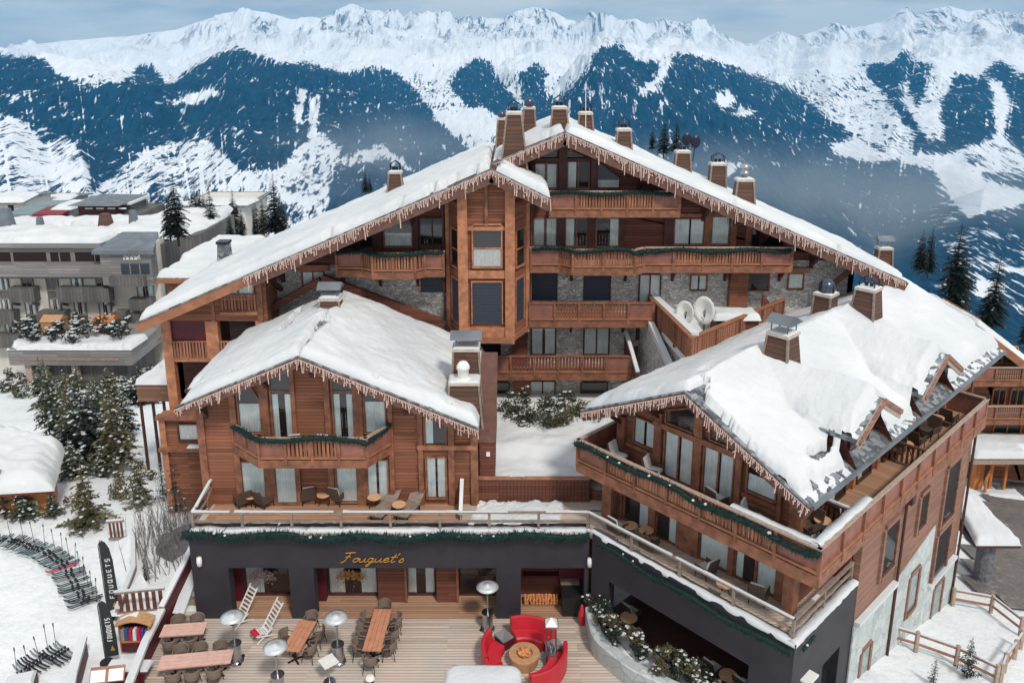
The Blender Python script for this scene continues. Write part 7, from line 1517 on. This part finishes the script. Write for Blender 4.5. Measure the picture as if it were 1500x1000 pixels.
# kiosk canopy on a round stone pillar
b = gat(1437, 852); kt = 3.6; K = Thing('stone_pillar_canopy', 'round dark stone pillar carrying a small snow covered roof by the road', 'canopy', b)
dd = b[1] * cp_ - (b[2] - H) * sp_; top = atY(1440, 788, b[1])[2] - b[2]
pm = MB(); pm.lathe([(.62, 0), (.58, .1), (.45, .3), (.43, top)], n=18); K.part('pillar', pm, 'rock'); q = 1.15
K.part('roof', MB().box(-q, -.9, top, q, 2.6, top + .22), 'beam_dark'); K.part('snow', snow_sheet((-q - .05, -.95, top + .22), (q + .05, -.95, top + .22), (.55, 2.7, top + .9), (-.75, 2.7, top + .9), .3, 24, 24, .2, .05, 67), 'snow', smooth=True)
p = gat(1458, 722); pf = Thing('timber_frame', 'small orange timber climbing frame with snow on its base by the sandy path', 'play frame', p)
for x in (-.5, .5): pf.part('post', MB().box(x - .08, -.08, 0, x + .08, .08, 2.1), 'orange_wood')
pf.part('crossbar', MB().box(-.6, -.09, 2.1, .6, .09, 2.25), 'orange_wood'); pf.part('brace', MB().tube([(-.5, 0, 1.9), (-.9, -.2, 1.2), (-1.0, -.4, .3)], .1, 7), 'orange_wood'); pf.part('snow', snow_sheet((-1.3, -1.2, 0), (1.5, -1.2, 0), (1.5, .3, 0), (-1.3, .3, 0), .4, 20, 14, .4, .1, 68), 'snow', smooth=True)
# ================================================================ LEFT: ORANGE HUT, ANNEX, LOWER ROOFS
hb_ = Thing('hut', 'low orange hut under a thick dome of snow at the left edge', 'hut', (-28, 41, -1.5), off=(-28, 41, -1.5))
a = gat(86, 745); c_ = gat(0, 815 - 60); xr, yf = a[0], a[1] - .3; zt = 1.4
hb_.part('wall', MB().poly_z([(xr, yf), (xr - 1.6, yf + 3), (xr - 10.5, yf + 7), (xr - 11, yf - 1.2)], -2.5, zt), 'orange_wood'); hb_.part('base_wall', MB().poly_z([(xr + .05, yf - .05), (xr + .04, yf + .5), (xr - 11, yf - .6), (xr - 11, yf - 1.3)], -2.5, -.1), 'cream_wall')
hb_.part('door_panel', MB().poly_z([(xr - 1.9, yf - .26), (xr - 1.9, yf), (xr - .8, yf + .1), (xr - .8, yf - .14)], -1.5, .6), 'cream_wall')
ro_ = hb_.part('roof', MB().poly_z([(xr + .5, yf - .7), (xr - 1.3, yf + 3.5), (xr - 10.5, yf + 7.8), (xr - 11.5, yf - 2.2)], zt, zt + .2), 'siding_red'); hb_.part('snow', snow_sheet((xr - 12, yf - 2.3, zt + .2), (xr + .6, yf - .8, zt + .2), (xr - 1.2, yf + 3.6, zt + .2), (xr - 10.5, yf + 8.0, zt + .2), 1.0, 60, 50, 1.3, .25, 69, wob=.1), 'snow', ro_, smooth=True)
an = Thing('annex', 'small flat roofed boarded annex with snow behind the hotel corner', 'annex', (-22, 46, -3), off=(-22, 46, -3)); YA_ = 45.5
a, b = atY(199, 562, YA_), atY(246, 588, YA_); an.part('fascia_box', MB().box(a[0], YA_, b[2], b[0] + 1, YA_ + 4, a[2]), 'wing_siding'); an.part('snow', snow_sheet((a[0] - .1, YA_ - .1, a[2]), (b[0] + 1, YA_ - .1, a[2]), (b[0] + 1, YA_ + 4.2, a[2] + .3), (a[0] + .8, YA_ + 4.2, a[2] + .3), .3, 30, 24, .2, .06, 70, holes=[(.45, .5, .3, .06)]), 'snow', smooth=True)
for px in (204, 222, 238): x = atY(px, 600, YA_)[0]; an.part('post', MB().box(x - .07, YA_ + .2, -6, x + .07, YA_ + .34, b[2]), 'beam_dark')
an.part('back_wall', MB().box(a[0] + .5, YA_ + 3, -6, b[0] + 1, YA_ + 3.2, b[2]), 'cream_wall')
def snow_house(nm, lab, px0, px1, y_e, y_t, Y, dep, wall_mat='siding', y_b=None, h=3, fasc='fascia_wood', thick=.5, cat='building', roofm='slate', side=0):
    a = atY(px0, y_e, Y); b = atY(px1, y_e, Y); t_ = Thing(nm, lab, cat, ((a[0] + b[0]) / 2, Y, a[2] - h), off=((a[0] + b[0]) / 2, Y, a[2] - h))
    zt = atY((px0 + px1) / 2, y_t, Y + dep)[2]; t_.part('wall', MB().box(a[0] + .4, Y + .5, a[2] - h, b[0] - .4, Y + dep, a[2] - .1), wall_mat)
    A, B, C2, D2 = (a[0], Y, a[2]), (b[0], Y, a[2]), (b[0] + side, Y + dep, zt), (a[0] + side, Y + dep, zt); r_ = t_.part('roof', slab4(A, B, C2, D2, .25), roofm)
    t_.part('fascia_board', MB().beam((A[0], Y - .03, A[2] - .2), (B[0], Y - .03, A[2] - .2), .08, .3), fasc, r_)
    if thick: t_.part('snow', snow_sheet(A, B, C2, D2, thick, 40, 30, .35, .12, int(px0) + 3, wob=.3), 'snow', r_, smooth=True)
    return t_
snow_house('lower_roof_building', 'lower hotel wing with a stepped snowy roof left of the main gable', 229, 300, 407, 372, 49, 6, 'siding', h=9, side=.6, thick=.5)
snow_house('lower_roof_building', 'higher stepped snowy roof just behind the left end of the main roof', 262, 345, 382, 352, 52, 6, 'siding', h=9, side=.5, thick=.5)
c0_ = Thing('roof_chimney', 'grey slate chimney between the lower snowy roofs and the main slope', 'chimney', atY(331, 385, 47), off=atY(331, 385, 47)); a = atY(331, 392, 47); zt = atY(331, 356, 47)[2]; c0_.part('stack', MB().frustum(a[0], 47, a[2] - 1, zt, .45, .45, .3, .3), 'slate'); c0_.part('cap', MB().frustum(a[0], 47, zt, zt + .15, .36, .36, .36, .36), 'dark_steel')
# ================================================================ GREY NEIGHBOUR HOTEL
YG = 80.0; gh = Thing('grey_hotel', 'long grey and cream hotel with projecting plank balconies at the left', 'building', (-55, YG, -14), off=(-55, YG, -14)); TG = FY(YG)
gx = lambda px, py=450: atY(px, py, YG)[0]; gz_ = lambda py, px=100: atY(px, py, YG)[2]
gh.part('wall', MB().box(gx(-60), YG, -16, gx(236, 430), YG + 12, gz_(354)), 'cream_wall')
gh.part('attic_wall', fbox(MB(), TG, gx(-60), 0, gz_(384), gx(165), .5, gz_(356)), 'grey_boards'); gh.part('attic_wall', fbox(MB(), TG, gx(166), 0, gz_(412), gx(238), 1.4, gz_(360)), 'grey_boards')
o = MB()
for a, b in ((-20, 20), (24, 72), (78, 90), (92, 107), (114, 142), (143, 160)): gh.part('window', fbox(MB(), TG, gx(a, 375), .5, gz_(381), gx(b, 375), .52, gz_(368)), 'interior')
for a, b in ((187, 199), (201, 213), (215, 228)): gh.part('window', fbox(MB(), TG, gx(a, 390), 1.4, gz_(396), gx(b, 390), 1.43, gz_(381)), 'shutter')
bl = lambda p0, p1, y0, y1, d_=1.1, m='grey_dark_boards': gh.part('balcony', fbox(MB(), TG, gx(p0), 0, gz_(y1), gx(p1), d_, gz_(y0)), m)
bl(-60, 166, 383, 401, 1.3, 'grey_boards'); bl(180, 229, 397, 411, 2.2); bl(-60, 166, 401, 404, 1.0, 'grey_dark_boards')
for p0, p1, y0, y1 in ((25, 62, 418, 438), (95, 170, 418, 438), (-10, 28, 452, 470), (63, 102, 452, 469), (173, 190, 452, 470), (197, 230, 434, 450), (203, 232, 468, 488), (-20, 30, 486, 504)): 
    bl(p0, p1, y0, y1); 
    for p in (p0 + 4, p1 - 4): gh.part('bracket', MB().beam((gx(p), YG, gz_(y1 + 8)), (gx(p), YG - 1.4, gz_(y1)), .25, .25), 'grey_dark_boards')
rs = random.Random(9)
cols = [(4, 18), (38, 54), (74, 90), (110, 126), (146, 163)]
for ci, (p0, p1) in enumerate(cols):
    gh.part('shutter_column', fbox(MB(), TG, gx(p0 - 1), 0, gz_(500), gx(p1 + 1), .06, gz_(402)), 'grey_dark_boards')
    for y0, y1 in ((405, 424), (438, 460), (470, 492)):
        off = 0
        window(gh, lambda a, o, z: (a, YG - .06 - o, z), gx(p0 + 1), gz_(y1), gx(p1 - 1), gz_(y0), 2, 'both' if rs.random() < .7 else None, frame='grey_wood', fw=.12, sill=False)
for y0, y1 in ((418, 436), (452, 466)): window(gh, TG, gx(203, 430), gz_(y1), gx(225, 430), gz_(y0), 2, 'both', frame='grey_wood', fw=.12)
ZB = atY(100, 322, YG + 11)[2]; A, B = (gx(-70), YG - 1.0, gz_(353)), (gx(166), YG - 1.0, gz_(353)); rg = gh.part('roof', slab4(A, B, (B[0] + 2, YG + 11, ZB), (A[0], YG + 11, ZB), .5), 'grey_boards')
gh.part('snow', snow_sheet(A, B, (B[0] + 2, YG + 11, ZB), (A[0], YG + 11, ZB),   .6, 90, 40, .6, .3, 81, wob=.8, holes=[(.5, .62, .06, .1), (.72, .62, .1, .12)]), 'snow', rg, smooth=True)
A, B = (gx(158), YG - 1.8, gz_(361)), (gx(245), YG - 1.8, gz_(361)); r3 = gh.part('roof', slab4(A, B, (B[0] - 1, YG + 2, A[2] + 1.1), (A[0] + 1.5, YG + 2, A[2] + 1.1), .4), 'grey_roof'); 
A, B = (gx(166), YG + 2, A[2] + 1.0), (gx(300), YG + 2, A[2] - .2); gh.part('snow', snow_sheet(A, B, (gx(290), YG + 13, B[2] + 1.6), (gx(180), YG + 13, B[2] + 1.0), .7, 40, 30, .6, .3, 82), 'snow', r3, smooth=True)
gh.part('side_gable', MB().prism([(gx(236), YG + 1, -10), (gx(300), YG + 1, -10), (gx(300), YG + 1, gz_(345)), (gx(236), YG + 1, gz_(362))], (0, 0, 0), (0, 10, 0)), 'grey_dark_boards')
sg = MB(); x = gx(191, 370); zc_ = gz_(375, 200); w1 = (gx(215, 370) - x) / 4; hh = gz_(368, 200) - zc_
for k, c_ in enumerate('AMAN'):
    for (xa_, za_), (xb_, zb_) in GLY[c_]: sg.beam((x + k * w1 + xa_ * w1, YG - 1.46, zc_ + za_ * hh), (x + k * w1 + xb_ * w1, YG - 1.46, zc_ + zb_ * hh), .16, .06, (0, 1, 0))
gh.part('sign', sg, 'lamp_white', label='pale capital letters on the grey attic wall')
for px, yb, yt, w_, m in ((12, 335, 305, 20, 'grey_roof'), (60, 335, 318, 12, 'grey_roof'), (156, 334, 313, 22, 'chimney_boards'), (197, 334, 308, 14, 'grey_roof')):
    a = atY(px, yb, YG + 5); t_ = atY(px, yt, YG + 5)[2]; s_ = YG / F * .55; gh.part('chimney', MB().frustum(a[0], YG + 5, a[2] - 1, t_, w_ * s_, w_ * s_, w_ * s_ * .5, w_ * s_ * .5), m)
# terrace block in front
YT2 = 72; tb = Thing('hotel_terrace', 'grey boarded terrace block with snowy planters in front of the grey hotel', 'terrace', (-50, YT2, -12), off=(-50, YT2, -12)); x0, x1 = atY(12, 520, YT2)[0], atY(192, 520, YT2)[0]; z0, z1 = atY(100, 535, YT2)[2], atY(100, 512, YT2)[2]
tb.part('front_wall', MB().box(x0, YT2, z0, x1, YT2 + 7.5, z1), 'grey_boards'); tb.part('base_wall', MB().box(x0 + 1, YT2 + 1, -18, x1 - 1, YT2 + 7, z0), 'grey_dark_boards')
tb.part('snow', snow_sheet((x0 - .1, YT2 - .1, z1), (x1 + .1, YT2 - .1, z1), (x1 + .3, YT2 + 3.2, z1), (x0, YT2 + 3.2, z1), .5, 90, 24, .3, .25, 83, wob=1.1), 'snow', smooth=True); tb.part('front_board', MB().box(x0 + 1, YT2 - .08, z0 + .5, x1 - 1.2, YT2 - .01, z0 + .75), 'grey_wood')
for k, p in enumerate((40, 62, 108)): x = atY(p, 550, YT2)[0]; tb.part('pier', MB().box(x - .3, YT2 + .3, -18, x + .3, YT2 + .8, z0), 'trim_snowy')
for px, c_, lab in ((88, 'copper_tan', 'tan wooden cabin box on the grey hotel terrace'), (163, 'orange_wood', 'orange wooden cabin box on the grey hotel terrace')):
    x, _, _ = atY(px, 500, YT2 + 5); m = MB(); m.box(-.9, -.8, 0, .9, .8, 1.2); m.add([(-1, -.9, 1.2), (1, -.9, 1.2), (1, .9, 1.2), (-1, .9, 1.2), (-1, 0, 1.7), (1, 0, 1.7)], [(0, 1, 5, 4), (2, 3, 4, 5), (0, 4, 3), (1, 2, 5)]); solo('cabin_box', m, c_, lab, 'cabin', loc=(x, YT2 + 4.5, z1 + .3))
rs = random.Random(21)
lm_ = ['left', 'middle', 'right']
for k in range(16):
    px = 20 + k * 11 + rs.uniform(-3, 3); x = atY(px, 505, YT2 + 2)[0]; shrub('terrace_shrub', (x, YT2 + rs.uniform(1, 5), z1 + .3), rs.uniform(.7, 1.1), rs.uniform(1.0, 2.4), 300 + k, 'dark snow speckled shrub on the grey hotel terrace', 'shrubs on the grey hotel terrace', 'needles_dark', .4, .16, 240)
for k in range(26):
    px, py = rs.uniform(125, 228), rs.uniform(520, 590); 
    if py > 570 and px < 160: continue
    p = gat(px, py); shrub('slope_bush', p, rs.uniform(.9, 1.5), rs.uniform(1.2, 2.2), 400 + k, 'dark snow speckled bush on the slope beside the grey hotel', 'bushes beside the grey hotel', ('needles_dark', 'shrub_leaf')[k % 2], .35, .17, 300)
for k in range(14):
    px, py = rs.uniform(5, 110), rs.uniform(560, 592); p = gat(px, py); shrub('slope_bush', p, rs.uniform(.8, 1.3), rs.uniform(.9, 1.8), 440 + k, 'low warm toned bush below the grey hotel terrace', 'bushes below the grey hotel terrace', ('needles_warm', 'shrub_leaf')[k % 2], .3, .15, 240)
# ================================================================ VILLAGE BEYOND
def gable_house(lab, px0, px1, y_w, y_e, y_r, Y, wm2, rm2, snow=True, dep=10):
    a, b = atY(px0, y_w, Y), atY(px1, y_w, Y); ze, zr_ = atY(px0, y_e, Y)[2], atY((px0 + px1) / 2, y_r, Y + dep / 2)[2]; xm = (a[0] + b[0]) / 2; t_ = Thing('village_house', lab, 'house', (xm, Y, a[2] - 8), off=(xm, Y, a[2] - 8))
    t_.part('wall', MB().box(a[0], Y, a[2] - 10, b[0], Y + dep, ze), wm2); r_ = MB(); ov = .8
    for s in (0, 1):
        A, B = ((a[0] - ov, Y - ov, ze), (b[0] + ov, Y - ov, ze)) if not s else ((b[0] + ov, Y + dep + ov, ze), (a[0] - ov, Y + dep + ov, ze)); x = slab4(A, B, (B[0], Y + dep / 2, zr_), (A[0], Y + dep / 2, zr_), .3); r_.add(x.v, x.f)
    ro_ = t_.part('roof', r_, rm2)
    if snow: t_.part('snow', snow_sheet((a[0] - ov, Y - ov, ze), (b[0] + ov, Y - ov, ze), (b[0] + ov, Y + dep / 2, zr_), (a[0] - ov, Y + dep / 2, zr_), .6, 20, 12, .6, .2, int(px0) + 5), 'snow', ro_, smooth=True)
    n = max(1, int((b[0] - a[0]) / 3))
    for k in range(n): x = a[0] + (b[0] - a[0]) * (k + .5) / n; t_.part('window', MB().box(x - .5, Y - .08, ze - 1.9, x + .5, Y - .01, ze - .6), 'interior')
    return t_
gable_house('green roofed long house in the village behind the grey hotel', 20, 84, 322, 312, 302, 120, 'cream_wall', 'green_roof', False)
gable_house('dark red roofed house in the village behind the grey hotel', 62, 88, 324, 312, 303, 110, 'dark_red', 'red_roof', False, 6)
gable_house('snow roofed house at the left edge of the village', -30, 32, 305, 296, 284, 150, 'cream_wall', 'slate')
gable_house('second snow roofed house of the village, right of the edge one', 36, 92, 300, 296, 286, 160, 'grey_boards', 'slate')
gable_house('pale square tower house right of the red roofed one', 88, 103, 324, 306, 298, 112, 'cream_wall', 'slate')
gable_house('wide white house with a flat snowy roof beyond the spruces', 272, 360, 322, 300, 293, 150, 'cream_wall', 'slate', True, 14)
bp = Thing('pavilion', 'dark pavilion with a grey hipped roof and a row of pale windows beyond the hotel', 'pavilion', atY(148, 330, 105), off=atY(148, 330, 105)); a, b = atY(101, 330, 105), atY(196, 330, 105); z1 = atY(148, 318, 105)[2]; bp.part('deck_wall', MB().box(a[0], 105, a[2] - 3, b[0], 115, z1), 'grey_dark_boards')
a, b = atY(116, 318, 106), atY(168, 300, 106); bp.part('wall', MB().box(a[0], 106, z1, b[0], 113, b[2]), 'beam_dark')
for k in range(4): x = a[0] + 1 + k * 1.5; bp.part('window', MB().box(x, 105.9, z1 + .9, x + 1, 105.99, b[2] - .4), 'curtain')
ap2 = atY(151, 284, 109.5)
bp.part('roof', MB().add([(a[0] - 1, 105, b[2]), (b[0] + 1, 105, b[2]), (b[0] + 1, 114, b[2]), (a[0] - 1, 114, b[2]), (ap2[0], 109.5, ap2[2])], [(0, 1, 4), (1, 2, 4), (2, 3, 4), (3, 0, 4), (3, 2, 1, 0)]), 'grey_roof')
a, b = atY(170, 318, 108), atY(190, 294, 108); bp.part('side_wing', MB().box(a[0], 108, z1, b[0], 113, b[2] - .5), 'grey_dark_boards'); bp.part('snow', MB().box(a[0] - .3, 107.5, b[2] - .5, b[0] + .3, 113.5, b[2] - .2), 'snow')
rs = random.Random(77)
for k in range(16):
    px = rs.uniform(200, 380); Y = rs.uniform(110, 170); a = atY(px, rs.uniform(328, 345), Y); T_dark[k % 3].put((a[0], Y, a[2] - 3), rs.uniform(6, 10), 'distant dark spruce standing between the hotel and the valley', 'distant spruces left of the hotel roof')
